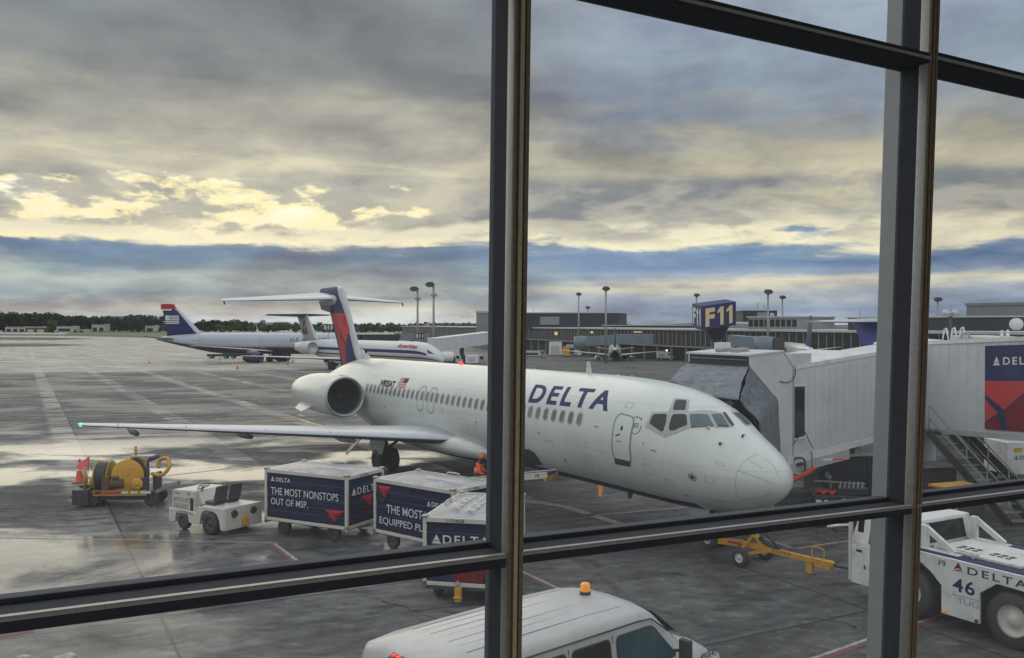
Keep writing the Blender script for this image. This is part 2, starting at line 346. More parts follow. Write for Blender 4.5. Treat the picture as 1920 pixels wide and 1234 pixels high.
# signed offset from u joints, for the pale strip beside each joint
fu=X.m('MULTIPLY',X.m('FRACT',X.m('DIVIDE',X.m('SUBTRACT',u,2.6),6.9)),6.9)
fv=X.m('MULTIPLY',X.m('FRACT',X.m('DIVIDE',X.m('SUBTRACT',v,20.8),6.9)),6.9)
n1=X.noise(X.xyz(u,v,0.),.16,8,.62,.4); n2=X.noise(X.xyz(X.m('MULTIPLY',u,.35),X.m('MULTIPLY',v,1.3),2.),1.1,9,.62,.6); n3=X.noise(X.xyz(u,v,4.),7.,6,.7)
n4=X.noise(X.xyz(X.m('MULTIPLY',px,.10),X.m('MULTIPLY',py,.55),9.),1.,8,.6,.3)
stripu=X.m('MULTIPLY',X.ss(fu,5.5,5.9),X.ss(n2,.36,.56)); stripv=X.m('MULTIPLY',X.ss(fv,.30,.14),X.ss(n2,.40,.5))
strip=X.m('MULTIPLY',X.m('MAXIMUM',stripu,stripv),X.ss(dist,24.,40.,.15,1.))
strip=X.m('MULTIPLY',strip,X.ss(px,14.,-2.,.2,.72)); strip=X.m('MULTIPLY',strip,X.ss(n1,.38,.56,.25,1.))
col=X.ramp(X.m('ADD',X.m('MULTIPLY',n1,.45),X.m('MULTIPLY',n2,.55)),[(.34,(.034,.036,.038)),(.45,(.066,.068,.070)),(.53,(.100,.102,.102)),(.60,(.128,.129,.126)),(.70,(.185,.186,.180))])
col=X.mix(X.ss(n3,.35,.75,0.,.35),col,(.06,.06,.062))
slab=X.noise(X.xyz(X.m('FLOOR',X.m('DIVIDE',X.m('SUBTRACT',u,2.6),6.9)),X.m('FLOOR',X.m('DIVIDE',X.m('SUBTRACT',v,20.8),6.9)),0.),.77,1,.5)
sh=X.ss(slab,.3,.7,.74,1.26,'LINEAR'); col=X.mix(1.,col,X.xyz(sh,sh,sh),'MULTIPLY')
n5=X.noise(X.xyz(X.m('MULTIPLY',px,.85),X.m('MULTIPLY',py,1.25),6.),2.0,12,.74,.35)
mt=X.ss(n5,.34,.66,.60,1.46,'LINEAR'); col=X.mix(1.,col,X.xyz(mt,mt,X.m('MULTIPLY',mt,1.02)),'MULTIPLY')
col=X.mix(X.m('MULTIPLY',X.ss(n5,.585,.62),.40),col,(.20,.20,.195)); col=X.mix(X.m('MULTIPLY',X.ss(n5,.41,.385),.45),col,(.035,.037,.040))
col=X.mix(X.m('MULTIPLY',strip,.75),col,(.36,.355,.335))
half=joint(v,20.8,2.3,.02); hl=X.m('MULTIPLY',X.ss(half,.11,.04),X.m('MULTIPLY',X.ss(dist,38.,60.),X.m('MULTIPLY',X.ss(n4,.50,.56),X.ss(px,6.,-6.)))); col=X.mix(X.m('MULTIPLY',hl,.8),col,(.40,.395,.37))
# oil and tyre stains
stn=X.noise(X.xyz(X.m('MULTIPLY',px,.5),X.m('MULTIPLY',py,1.4),20.),.9,6,.55,.8); stm=X.m('MULTIPLY',X.ss(stn,.60,.68),X.ss(dist,60.,28.)); col=X.mix(X.m('MULTIPLY',stm,.7),col,(.030,.030,.031))
vo=nt.nodes.new('ShaderNodeTexVoronoi'); vo.feature='DISTANCE_TO_EDGE'; vo.inputs['Scale'].default_value=.16; nt.links.new(X.xyz(X.m('ADD',u,X.m('MULTIPLY',wn,1.5)),X.m('ADD',v,X.m('MULTIPLY',n3,.5)),0.),vo.inputs['Vector'])
crk=X.m('MULTIPLY',X.ss(vo.outputs[0],.0035,.001),X.m('MULTIPLY',X.ss(n1,.50,.56),X.ss(dist,55.,25.))); col=X.mix(X.m('MULTIPLY',crk,.8),col,(.02,.02,.02))
# long faint tyre tracks
def track(ang,off,w_):
    c=X.m('ADD',X.m('MULTIPLY',px,math.cos(ang)),X.m('MULTIPLY',py,math.sin(ang))); a=X.m('MULTIPLY',X.m('SUBTRACT',px,0.),.0); d=X.m('ABSOLUTE',X.m('SUBTRACT',X.m('ADD',c,X.m('MULTIPLY',X.m('SINE',X.m('MULTIPLY',py,.11)),.8)),off)); d=X.m('ABSOLUTE',X.m('SUBTRACT',d,.8)); return X.ss(d,w_,w_*.5)
trk=X.m('MAXIMUM',track(.9,17.5,.14),X.m('MAXIMUM',track(1.25,14.6,.16),track(.35,9.5,.14))); col=X.mix(X.m('MULTIPLY',trk,X.m('MULTIPLY',X.ss(n2,.40,.60),.45)),col,(.035,.036,.038))
col=X.mix(jm,col,(.022,.023,.025))
# far light taxiway concrete
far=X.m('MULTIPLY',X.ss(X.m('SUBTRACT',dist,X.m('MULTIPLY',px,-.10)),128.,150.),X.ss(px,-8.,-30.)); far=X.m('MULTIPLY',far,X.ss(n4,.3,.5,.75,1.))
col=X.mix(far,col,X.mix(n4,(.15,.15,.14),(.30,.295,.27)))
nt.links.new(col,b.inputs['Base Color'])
# standing water: smoother, mirror-like patches
wet=X.noise(X.xyz(X.m('MULTIPLY',px,.22),X.m('MULTIPLY',py,.34),30.),.62,9,.58,.4)
region=X.m('MULTIPLY',X.ss(px,2.,-5.,.12,1.),X.ss(py,60.,38.,.35,1.)); region=X.m('MULTIPLY',region,X.ss(py,18.,23.,.5,1.))
w=X.m('MULTIPLY',X.ss(X.m('ADD',wet,X.m('MULTIPLY',n3,.10)),.455,.66),region)
w=X.m('MAXIMUM',w,X.m('MULTIPLY',strip,.5)); 
rg=X.ss(w,0.,.9,.80,.13,'LINEAR'); rg=X.m('ADD',rg,X.m('MULTIPLY',X.m('SUBTRACT',n3,.5),.12)); rg=X.m('SUBTRACT',rg,X.m('MULTIPLY',far,.12))
nt.links.new(rg,b.inputs['Roughness']); nt.links.new(X.m('MAXIMUM',X.ss(w,0.,.8,.14,.42),X.m('MULTIPLY',far,.4)),b.inputs['Specular IOR Level'])
bu=nt.nodes.new('ShaderNodeBump'); bu.inputs['Strength'].default_value=.25; bu.inputs['Distance'].default_value=.02
hh=X.m('ADD',X.m('MULTIPLY',n3,.6),X.m('MULTIPLY',jm,-2.)); nt.links.new(X.m('MULTIPLY',hh,X.ss(w,0.,1.,1.,.12)),bu.inputs['Height']); nt.links.new(bu.outputs[0],b.inputs['Normal'])
M['apron']=gm
ys=[-60,0,30,60,75,90,110,135,160,190,220,260,320,450,700,1100,1800,3200,6000,12000]; fr=[-6,-2.5,-1.2,-.7,-.5,-.4,-.34,-.27,-.2,-.13,-.06,0,.06,.115,.2,.35,.6,1.0,2.,5]
g=MB(); vs=[]
for y in ys:
    for q in fr:
        x=q*max(y,60); vs.append((x,y,gz(x,y)))
n=len(fr); g.add(vs,[(j*n+i,j*n+i+1,(j+1)*n+i+1,(j+1)*n+i) for j in range(len(ys)-1) for i in range(n-1)])
struct(g.build('ground','apron',fix=False))
def sheet(name,pts,m,dz=.004,kind='structure',z0=None):
    b=MB(); b.add([Vector((p.x,p.y,gz(p.x,p.y)+dz)) for p in pts],[tuple(range(len(pts)))]); o=b.build(name,m,fix=False); o['kind']=kind; return o
def line_px(name,pts,w,m,dz=.005):
    P=[gp(*p) for p in pts]; b=MB()
    for a,c in zip(P,P[1:]):
        d=(c-a).normalized(); s=Vector((-d.y,d.x,0))*w/2
        q=[a-s,c-s,c+s,a+s]; b.add([Vector((k.x,k.y,gz(k.x,k.y)+dz)) for k in q],[(0,1,2,3)])
    o=b.build(name,m,fix=False); o['kind']='structure'; return o
M['mwhite']=mat('worn_white_marking',(.30,.30,.29),.7,var=.35,scale=6,dirt=(.14,.14,.14),dscale=5,damt=.9)
M['mred']=mat('worn_red_marking',(.17,.040,.050),.7,var=.4,scale=6,dirt=(.09,.08,.08),dscale=5,damt=.9)
M['myellow']=mat('worn_yellow_marking',(.45,.33,.10),.5,var=.3,dirt=(.2,.18,.14),dscale=4,damt=.9)
def two_tone(pts,ww=.11,wr=.16,side=1):
    P=[gp(*p) for p in pts]
    for m,o0,o1,nm in (('mwhite',0,ww,'white_ground_line'),('mred',ww+.01,ww+wr,'red_ground_line')):
        b=MB()
        for a,c in zip(P,P[1:]):
            d=(c-a).normalized(); s=Vector((-d.y,d.x,0))*side
            q=[a+s*o0,c+s*o0,c+s*o1,a+s*o1]; b.add([Vector((k.x,k.y,gz(k.x,k.y)+.005)) for k in q],[(0,1,2,3)])
        b.build(nm,m,fix=False)['kind']='structure'
two_tone([(515,1017),(578,1064)],.10,.13,-1)
two_tone([(975,1068),(1052,1104),(1120,1140)],.10,.14,-1)
two_tone([(1440,1262),(1650,1188),(1800,1140),(1930,1100)],.09,.13,-1)
two_tone([(1100,968),(1300,951),(1420,962)],.10,.14,1)
two_tone([(1415,1003),(1490,1028),(1600,1012)],.08,.12,-1)
line_px('white_ground_line',[(-40,1008),(260,1013),(520,1018)],.07,'mwhite')
line_px('white_ground_line',[(330,1012),(420,1003),(520,1000)],.05,'mwhite')
line_px('red_ground_line',[(-30,1200),(62,1183)],.22,'mred')
line_px('white_ground_line',[(980,938),(1060,950),(1170,985)],.35,'mwhite')
line_px('yellow_ground_line',[(490,789),(560,786),(620,803)],.22,'myellow')
line_px('white_ground_line',[(560,777),(620,800),(690,822)],.35,'mwhite')
line_px('white_ground_line',[(560,688),(640,678)],.35,'mwhite')
line_px('white_ground_line',[(455,828),(520,815)],.20,'mwhite')
line_px('white_ground_line',[(0,912),(260,898),(420,880)],.12,'mwhite')
line_px('white_ground_line',[(35,1234),(52,1228)],.25,'mwhite'); line_px('white_ground_line',[(106,1236),(140,1226)],.3,'mwhite')
# grass strips and the far field
M['grass']=mat('grass_strip',(.070,.085,.045),.9,var=.35,scale=.05)
M['field']=mat('far_grass',(.10,.12,.065),.9,var=.35,scale=.01)
def quad_px(name,px,m,dz=.02): return sheet(name,[gp(*p) for p in px],m,dz)
quad_px('grass_strip',[(-60,651),(80,650),(172,647),(80,644),(-60,644)],'grass')
quad_px('grass_strip',[(-60,637),(100,638),(180,635),(100,633),(-60,632)],'grass')
quad_px('grass_strip',[(-60,629),(130,630),(305,634),(305,630),(130,627),(-60,626)],'grass')
quad_px('field',[(120,627),(305,630),(700,624),(760,615),(300,614),(160,616)],'field',.05)
# ------------------------------------------------------------------ window wall and the room the camera stands in
DV=Vector((.881,.473,0)).normalized(); NI=Vector((.473,-.881,0)).normalized(); KT=.042; P0=Vector((-.006,2.30,CH))
def wp(x,y):
    r=ray(x,y); T=((P0-CAM).dot(NI))/(r.dot(NI)-KT*r.z); return CAM+r*T
def ext(a,b,z):                       # point on line a-b at height z
    return a+(b-a)*((z-a.z)/(b.z-a.z))
FZ=CH-1.62; CZ=FZ+3.4
ww=thing('window_wall','dark bronze aluminium window wall of the concourse with two mullions and rails across the view','window wall',(P0.x,P0.y,FZ))
def off(v): return Vector(v)-Vector((P0.x,P0.y,FZ))
def mullion(L0,R0,L1,R1,dep,cap=None):
    a0,b0=wp(*L0),wp(*R0); a1,b1=wp(*L1),wp(*R1)
    ends=[(ext(a0,a1,z),ext(b0,b1,z)) for z in (FZ,CZ)]
    def sec(pts,mi,mb,smooth=False):      # pts: (fraction across, inward offset)
        rings=[[off(a+(b-a)*t+NI*d) for t,d in pts] for a,b in ends]; mb.loft(rings,mi=mi,smooth=smooth)
    mb=MB(); sec([(0,-dep),(1,-dep),(1,-.002),(0.02,-.002),(0,-.036)],0,mb); o=mb.build('mullion','mulldark',ww)
    mb=MB(); arc=[(-.02+.0-.10*math.sin(i/8*PI*.5)*0-.02*math.sin(i/8*PI),-.036+.036*i/8) for i in range(9)]
    sec([(.0,-.036)]+[(-.05*math.sin(PI*(i/10))-.005,-.036+.036*(i/10)) for i in range(11)]+[(.0,-.001)],0,mb,True); mb.build('nosing','mullgrey',o)
    for t0,t1,m,d in ((0,.20,'bronze',.003),(.27,.30,'bronze',.0015),(.36,.62,'lit_strip' if L0[0]<1200 else 'bronze',.004),(.74,1.0,'bronze',.003)):
        mb=MB(); sec([(t0,-.0015),(t1,-.0015),(t1,d),(t0,d)],0,mb); mb.build('trim_and_highlight',m,o)
    if cap:
        mb=MB(); sec([(.10,-dep-.075),(.9,-dep-.075),(.9,-dep-.013),(.10,-dep-.013)],0,mb); mb.build('outer_cap','capgrey',o)
    return o
ml1=mullion((966,0),(995,0),(950,1234),(977,1234),.128)
ml2=mullion((1745,20),(1761,20),(1703,1234),(1717,1234),.100,cap=True)
SPC=(wp(1732,608)-wp(965,608)).length
for o_,k in ((ml1,-1),(ml1,-2),(ml2,1),(ml2,2)):
    c_=copy_tree(o_,ww); c_.location=DV*SPC*k
def rail(xa,ya,ha,xb,yb,hb,lit_strip,bead,dep=.118,el=0,er=0):
    A0,A1=wp(xa,ya),wp(xa,ya+ha); B0,B1=wp(xb,yb),wp(xb,yb+hb); up=Vector((0,0,1)); d0=(B0-A0).normalized(); d1=(B1-A1).normalized()
    A0,A1,B0,B1=A0-d0*el,A1-d0*el,B0+d0*er,B1+d0*er
    def sec(t0,t1,d0,d1,z0=0,z1=0):
        rings=[]
        for T,Bm in ((A0,A1),(B0,B1)):
            p=T+(Bm-T)*t0+up*z0; q=T+(Bm-T)*t1+up*z1
            rings.append([off(p+NI*d0),off(p+NI*d1),off(q+NI*d1),off(q+NI*d0)])
        return rings
    mb=MB(); mb.loft(sec(0,1,-dep,0),smooth=False); o=mb.build('rail','mulldark',ww)
    mb=MB(); mb.loft(sec(lit_strip[0],lit_strip[1],.0005,.005),smooth=False)
    if lit_strip[0]<.1: mb.loft(sec(0,0,-.012,.004,0.0004,.0035),smooth=False)
    mb.build('trim_and_highlight','mullgrey',o)  # pale strip painted as the highlight on the rail edge
    if bead:
        mb=MB(); mb.loft(sec(0,0,-dep-.02,-dep+.022,0.0005,bead),smooth=False); mb.build('glazing_bead','mulldark',o)
    return o
rail(-60,1167,31,948,1041,23,(.0,.22),.012,el=2.2)
rail(976,1036.5,21,1710,949,15,(.0,.22),.012)
rail(1718,947,16,2100,898,15,(.0,.22),.012,er=2.0)
rail(700,-153,30,1745,99.5,19,(.42,.70),0,el=3.6)
rail(1755,97,23,2100,181,21,(.38,.64),0,er=2.0)
gmx=bpy.data.materials.new('window_glass'); gmx.use_nodes=True; nt=gmx.node_tree; nt.nodes.clear()
o_=nt.nodes.new('ShaderNodeOutputMaterial'); mx=nt.nodes.new('ShaderNodeMixShader'); tr=nt.nodes.new('ShaderNodeBsdfTransparent'); gl=nt.nodes.new('ShaderNodeBsdfGlossy'); fz=nt.nodes.new('ShaderNodeFresnel')
tr.inputs[0].default_value=(.955,.965,.965,1); gl.inputs['Roughness'].default_value=.02; fz.inputs[0].default_value=1.45
sm=nt.nodes.new('ShaderNodeTexNoise'); sm.inputs['Scale'].default_value=3; mm=nt.nodes.new('ShaderNodeMapRange'); mm.inputs[3].default_value=.015; mm.inputs[4].default_value=.03
nt.links.new(sm.outputs[0],mm.inputs[0]); nt.links.new(mm.outputs[0],gl.inputs['Roughness'])
tl=nt.nodes.new('ShaderNodeBsdfTranslucent'); tl.inputs[0].default_value=(.80,.84,.90,1); m2=nt.nodes.new('ShaderNodeMixShader'); n_=nt.nodes.new('ShaderNodeTexNoise'); n_.inputs['Scale'].default_value=5; n_.inputs['Detail'].default_value=6; r_=nt.nodes.new('ShaderNodeMapRange'); r_.inputs[1].default_value=.3; r_.inputs[2].default_value=.75; r_.inputs[3].default_value=.028; r_.inputs[4].default_value=.048  # translucent veil added to the glass to lift dark tones behind it
nt.links.new(n_.outputs[0],r_.inputs[0]); nt.links.new(r_.outputs[0],m2.inputs[0]); nt.links.new(tr.outputs[0],m2.inputs[1]); nt.links.new(tl.outputs[0],m2.inputs[2])
nt.links.new(fz.outputs[0],mx.inputs[0]); nt.links.new(m2.outputs[0],mx.inputs[1]); nt.links.new(gl.outputs[0],mx.inputs[2]); nt.links.new(mx.outputs[0],o_.inputs[0]); M['pane']=gmx
# glass: one pane per bay, just behind the mullions
def wall_pt(t,z,d): return Vector((P0.x,P0.y,CH))+DV*t+NI*(d+KT*(z-CH))+Vector((0,0,z-CH))
tm=[(wp(x,608)-P0).dot(DV) for x in (965,1732)]; tm=[tm[0]-2*SPC,tm[0]-SPC]+tm+[tm[1]+SPC,tm[1]+2*SPC]
zr=[FZ,(wp(950,1045)).z,(wp(1300,8)).z,CZ]
for i in range(len(tm)-1):
    for j in range(3):
        mb=MB(); mb.add([off(wall_pt(tm[i]+.002,zr[j]+.002,-.105)),off(wall_pt(tm[i+1]-.002,zr[j]+.002,-.105)),off(wall_pt(tm[i+1]-.002,zr[j+1]-.002,-.105)),off(wall_pt(tm[i]+.002,zr[j+1]-.002,-.105))],[(0,1,2,3)])
        mb.build('glass_pane','pane',ww,fix=False)
M['carpet']=mat('concourse_carpet',(.20,.20,.21),.95,bump=.3); M['ceil']=mat('concourse_ceiling',(.72,.71,.69),.9); M['rwall']=mat('concourse_wall',(.55,.53,.50),.8)
TR=Matrix(((DV.x,-NI.x,0,P0.x),(DV.y,-NI.y,0,P0.y),(0,0,1,0),(0,0,0,1)))   # local x along the wall, y outward
for nm,bx,m in (('floor',(-9,9,-9,.20,FZ-.4,FZ),'carpet'),('ceiling',(-9,9,-9,.25,CZ,CZ+.5),'ceil'),('wall_rear',(-9,9,-9.2,-9.003,FZ-.4,FZ+.8),'rwall'),('wall_rear',(-9,9,-9.2,-9.003,CZ-.25,CZ+.5),'rwall'),
                ('wall_end',(-9.2,-9.003,-9.2,.2,FZ-.4,CZ+.5),'rwall'),('wall_end',(9.003,9.2,-9.2,.2,FZ-.4,CZ+.5),'rwall'),('terminal_base',(-9.2,9.2,-9.2,.24,-.5,FZ-.403),'concrete')):
    mb=MB(); mb.box(*bx,T=TR); struct(mb.build(nm,m))
# ------------------------------------------------------------------ aircraft toolkit
def interp(keys,x):
    if x<=keys[0][0]: return keys[0][1]
    for i in range(len(keys)-1):
        x0,y0=keys[i];x1,y1=keys[i+1]
        if x<=x1:
            def sl(a,b): return (keys[b][1]-keys[a][1])/(keys[b][0]-keys[a][0])
            d=sl(i,i+1)
            def tan(k):
                if k==0 or k==len(keys)-1: return d
                a,b=sl(k-1,k),sl(k,k+1)
                return 0 if a*b<=0 else 2*a*b/(a+b)
            m0,m1=tan(i),tan(i+1); h=x1-x0;t=(x-x0)/h
            return (2*t**3-3*t*t+1)*y0+(t**3-2*t*t+t)*h*m0+(-2*t**3+3*t*t)*y1+(t**3-t*t)*h*m1
    return keys[-1][1]
class Fus:
    def __init__(s,zt,zb,w,zc,L):
        q=lambda k:[(math.sqrt(a),b) for a,b in k]
        s.zt,s.zb,s.w,s.zc,s.L=q(zt),q(zb),q(w),q(zc),L
    def sec(s,x):
        r=math.sqrt(max(x,0)); return interp(s.zt,r),interp(s.zb,r),interp(s.w,r),interp(s.zc,r)
    def P(s,x,ang,off=0.):
        zt,zb,w,zc=s.sec(x); a=ang
        h=(zt-zc) if math.cos(a)>0 else (zc-zb)
        p=Vector((x,w*math.sin(a),zc+h*math.cos(a)))
        if off:
            nrm=Vector((0,math.sin(a)/max(w,.05),math.cos(a)/max(h,.05))).normalized()
            # lengthwise slope
            zt2,zb2,w2,zc2=s.sec(x+.05); h2=(zt2-zc2) if math.cos(a)>0 else (zc2-zb2)
            q=Vector((x+.05,w2*math.sin(a),zc2+h2*math.cos(a)))-p; nrm=(nrm-q*(nrm.dot(q)/q.dot(q))).normalized()
            p=p+nrm*off
        return p
    def inside(s,p):
        if p.x<0 or p.x>s.L: return False
        zt,zb,w,zc=s.sec(p.x); h=(zt-zc) if p.z>zc else (zc-zb)
        return (p.y/max(w,1e-4))**2+((p.z-zc)/max(h,1e-4))**2<1
    def mesh(s,stations,n=64,mi=lambda a,x:0):
        mb=MB(); rings=[[s.P(x,2*PI*(i+.5)/n) for i in range(n)] for x in stations]
        vs=[v for r in rings for v in r]; o=0
        mb.v=[tuple(v) for v in vs]
        for k in range(len(rings)-1):
            for i in range(n):
                j=(i+1)%n; mb.f.append([k*n+i,k*n+j,(k+1)*n+j,(k+1)*n+i]); mb.m.append(mi(math.degrees(2*PI*(i+1)/n),stations[k])); mb.sm.append(True)
        for r,x in ((rings[0],stations[0]),(rings[-1],stations[-1])): mb.add(r,[tuple(range(n))],mi(90,x),True)
        return mb
    def hit(s,mat_inv,px,py):       # pixel -> (x, ang) on this fuselage
        o=mat_inv@CAM; r=(mat_inv.to_3x3()@ray(px,py)).normalized()
        t=10.; st=.05
        while t<120 and not s.inside(o+r*t): t+=st
        a,b=t-st,t
        for _ in range(20):
            c=(a+b)/2
            if s.inside(o+r*c): b=c
            else: a=c
        p=o+r*b; zt,zb,w,zc=s.sec(p.x); h=(zt-zc) if p.z>zc else (zc-zb)
        return (p.x,math.atan2(p.y/w,(p.z-zc)/h))
    def decal(s,vs,fs,name,m,parent,off=.004,cut=.07,cuts=.12):
        bm=bmesh.new(); V=[bm.verts.new((v[0],v[1],0)) for v in vs]
        for f in fs:
            try: bm.faces.new([V[i] for i in f])
            except ValueError: pass
        x0=min(v[0] for v in vs);x1=max(v[0] for v in vs);a0=min(v[1] for v in vs);a1=max(v[1] for v in vs)
        for ax,lo,hi,c in ((1,a0,a1,cut),(0,x0,x1,cuts)):
            k=math.floor(lo/c)+1
            while k*c<hi:
                co=(0,k*c,0) if ax else (k*c,0,0); no=(0,1,0) if ax else (1,0,0)
                bmesh.ops.bisect_plane(bm,geom=bm.verts[:]+bm.edges[:]+bm.faces[:],plane_co=co,plane_no=no,dist=1e-5); k+=1
        for v in bm.verts: v.co=s.P(v.co.x,v.co.y,off)
        me=bpy.data.meshes.new(name); bmesh.ops.recalc_face_normals(bm,faces=bm.faces); 
        for f in bm.faces: f.smooth=True
        bm.to_mesh(me); bm.free(); me.materials.append(M[m]); o=bpy.data.objects.new(name,me); C.objects.link(o); o.parent=parent; return o
def rrect(cx,cy,w,h,r,n=5,sh=0):
    out=[]
    for (sx,sy,a0) in ((1,1,0),(-1,1,90),(-1,-1,180),(1,-1,270)):
        for k in range(n+1):
            a=rad(a0+90*k/n); y=cy+sy*(h/2-r[1])+r[1]*math.sin(a); out.append((cx+sx*(w/2-r[0])+r[0]*math.cos(a)+sh*(y-cy),y))
    return out
def ring2d(outer,inner):
    n=len(outer); return outer+inner,[(i,(i+1)%n,n+(i+1)%n,n+i) for i in range(n)]
def foil(c,t,n=12):      # airfoil outline, chordwise x from 0 (leading edge)
    up=[];lo=[]
    for k in range(n+1):
        x=(1-math.cos(PI*k/n))/2; y=5*t*(.2969*math.sqrt(x)-.126*x-.3516*x*x+.2843*x**3-.1015*x**4)
        up.append((x*c,y*c)); lo.append((x*c,-y*c*.75))
    return up+lo[-2:0:-1]
def wing(mb,secs,vertical=False,split=None,inc=0.):
    # secs: (xLE, y, z, chord, thickness ratio)
    rings=[]
    for (x,y,z,c,t) in secs:
        if vertical: rings.append([(x+a,y+b,z) for a,b in foil(c,t)])
        else: rings.append([(x+a,y,z+b+a*inc) for a,b in foil(c,t)])
    n=len(rings[0]); vs=[v for r in rings for v in r]
    for k in range(len(rings)-1):
        for i in range(n):
            j=(i+1)%n; mi=0
            if split: mi=split(i,n)
            mb.add([vs[k*n+i],vs[k*n+j],vs[(k+1)*n+j],vs[(k+1)*n+i]],[(0,1,2,3)],mi,True)
    mb.add(rings[0],[tuple(range(n))],0); mb.add(rings[-1],[tuple(range(n))],0)
    return mb
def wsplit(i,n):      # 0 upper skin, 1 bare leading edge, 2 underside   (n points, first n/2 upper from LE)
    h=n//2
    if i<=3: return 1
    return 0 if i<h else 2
skin_seams(M['skin'])
# ------------------------------------------------------------------ the big airliner at the gate
TH=rad(120.12)
al=thing('airliner','large white airliner at the jet bridge with red and navy T-tail','airliner',(6.86,22.80,.146),TH)
al.rotation_euler=(0,.0073,TH)
bpy.context.view_layer.update()
AM=al.matrix_world.copy(); AI=AM.inverted()
fu=Fus(zt=[(0,2.15),(.12,2.50),(.4,2.77),(.95,3.11),(1.62,3.47),(2.1,3.80),(2.6,4.04),(3.4,4.28),(4.4,4.44),(5.5,4.53),(7,4.58),(26.5,4.60),(28.5,4.58),(30,4.45),(32.3,4.05),(33.8,3.72),(34.6,3.55)],
       zb=[(0,2.15),(.12,1.83),(.4,1.60),(.95,1.34),(1.6,1.19),(2.6,1.07),(4,1.02),(24.5,1.02),(26,1.10),(28,1.50),(30.5,2.15),(33,2.85),(34.6,3.25)],
       w=[(0,0.0),(.12,.40),(.4,.70),(.95,1.02),(1.6,1.25),(2.4,1.44),(3.4,1.58),(4.5,1.65),(6,1.67),(25.5,1.67),(28,1.50),(30.5,1.10),(33,.60),(34.6,.22)],
       zc=[(0,2.15),(.95,2.20),(2.4,2.45),(4.5,2.72),(6,2.80),(26,2.80),(29,3.0),(34.6,3.40)],L=34.6)
st=[.0005,.01,.03,.07,.12,.2,.3,.42,.56,.72,.9,1.1,1.3,1.5,1.7,1.9,2.1,2.35,2.6,2.9,3.2,3.6,4,4.5,5,5.6,6.3]+[7+i*.9 for i in range(21)]+[25.8,26.6,27.4,28.2,29,29.8,30.6,31.4,32.2,33,33.6,34.2,34.6]
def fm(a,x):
    a=min(a,360-a); return 1 if a>142 and x>2.2 and x<30 else 0
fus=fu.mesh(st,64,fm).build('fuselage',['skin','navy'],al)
def hit(px,py): return fu.hit(AI,px,py)
def pxdecal(pts,name,m,off=.004,parent=None,cut=.05,cuts=.08):
    q=[hit(*p) for p in pts]; return fu.decal(q,[tuple(range(len(q)))],name,m,parent or fus,off,cut,cuts)
# cabin windows: index 0 is the most forward, pitch 19 inches; a few behind the mullion as well
WZ=3.30
def ang_z(x,z):
    zt,zb,w,zc=fu.sec(x); h=(zt-zc) if z>zc else (zc-zb); return math.acos(max(-1,min(1,(z-zc)/h)))
def win_at(xc,hw=.125,hh=.185):
    a=ang_z(xc,WZ); rr=hh/1.72
    o=rrect(xc,a,hw*2+.05,rr*2+.03,(hw+.02,rr*.62)); i=rrect(xc,a,hw*2-.035,rr*2-.022,(hw-.018,rr*.52))
    vs,fs=ring2d(o,i)
    f=fu.decal(vs,fs,'cabin_window','winf',al,.005,.06,.5)
    fu.decal(rrect(xc,a,hw*2-.03,rr*2-.018,(hw-.016,rr*.53)),[tuple(range(24))],'window_pane','winp',f,.003,.06,.5)
for k in range(38): win_at(6.77+k*.4826)
# overwing exits
for k in (22.72,20.72):
    xc=6.77+k*.4826; a=ang_z(xc,WZ)+.03
for cpx in ((789.0,746.8),(808.8,750.2)):
    xc,a=hit(*cpx); o=rrect(xc,a,.62,.61,(.2,.13)); i=rrect(xc,a,.54,.56,(.17,.12)); vs,fs=ring2d(o,i); fu.decal(vs,fs,'exit_hatch_outline','seal',fus,.004,.06,.2)
# forward service door
xd,ad=hit(1164.5,823); o=rrect(xd,ad,.86,.84,(.22,.15)); i=rrect(xd,ad,.76,.785,(.18,.13)); vs,fs=ring2d(o,i)
dr=fu.decal(i,[tuple(range(24))],'service_door','skin',al,.006,.05,.15); fu.decal(vs,fs,'door_seal','seal',dr,.008,.05,.15)
pxdecal([(1152,858),(1181,865),(1182.5,875.5),(1154,870)],'door_sill_plate','dark',.012,dr)
x1,a1=hit(1166,803); fu.decal(rrect(x1,a1,.10,.085,(.05,.04)),[tuple(range(24))],'door_window','glassd',dr,.012,.05,.2)
pxdecal([(1154,815.5),(1160,814),(1162,812.5),(1164,815),(1161,816.5),(1155,818)],'door_handle','dark',.012,dr)
pxdecal([(1155,826.5),(1165,826),(1165,829),(1156,829)],'door_placard','seam',.011,dr)
# cockpit glazing, traced onto the nose surface
ZA=lambda p:(1190+p[0]/5.367,730+p[1]/5.367)
fr_=pxdecal([ZA(p) for p in [(110,382),(172,234),(345,226),(402,92),(552,105),(538,234),(868,236),(985,382),(838,390),(570,388),(512,404),(430,440),(300,484)]],'cockpit_window_frame','frame',.010,al,.04,.06)
PAN=[([(152,345),(180,268),(205,252),(312,250),(326,262),(316,335),(292,418),(268,426)],'glassd'),([(345,398),(378,268),(398,253),(505,253),(524,268),(531,350),(520,364),(402,414),(362,417)],'glassd'),
     ([(388,200),(412,118),(430,108),(512,112),(524,124),(512,204),(500,212),(400,210)],'glassd'),([(556,256),(735,258),(798,368),(788,376),(570,373)],'glassg'),([(770,255),(872,250),(948,366),(938,374),(838,377)],'glassg')]
for pl,m in PAN:
    o=pxdecal([ZA(p) for p in pl],'cockpit_pane',m,.018,fr_,.04,.06)
for dpl in ([(884,236),(908,230),(1003,358),(980,380)],): pxdecal([ZA(p) for p in dpl],'cockpit_pane','glassd',.014,fr_)
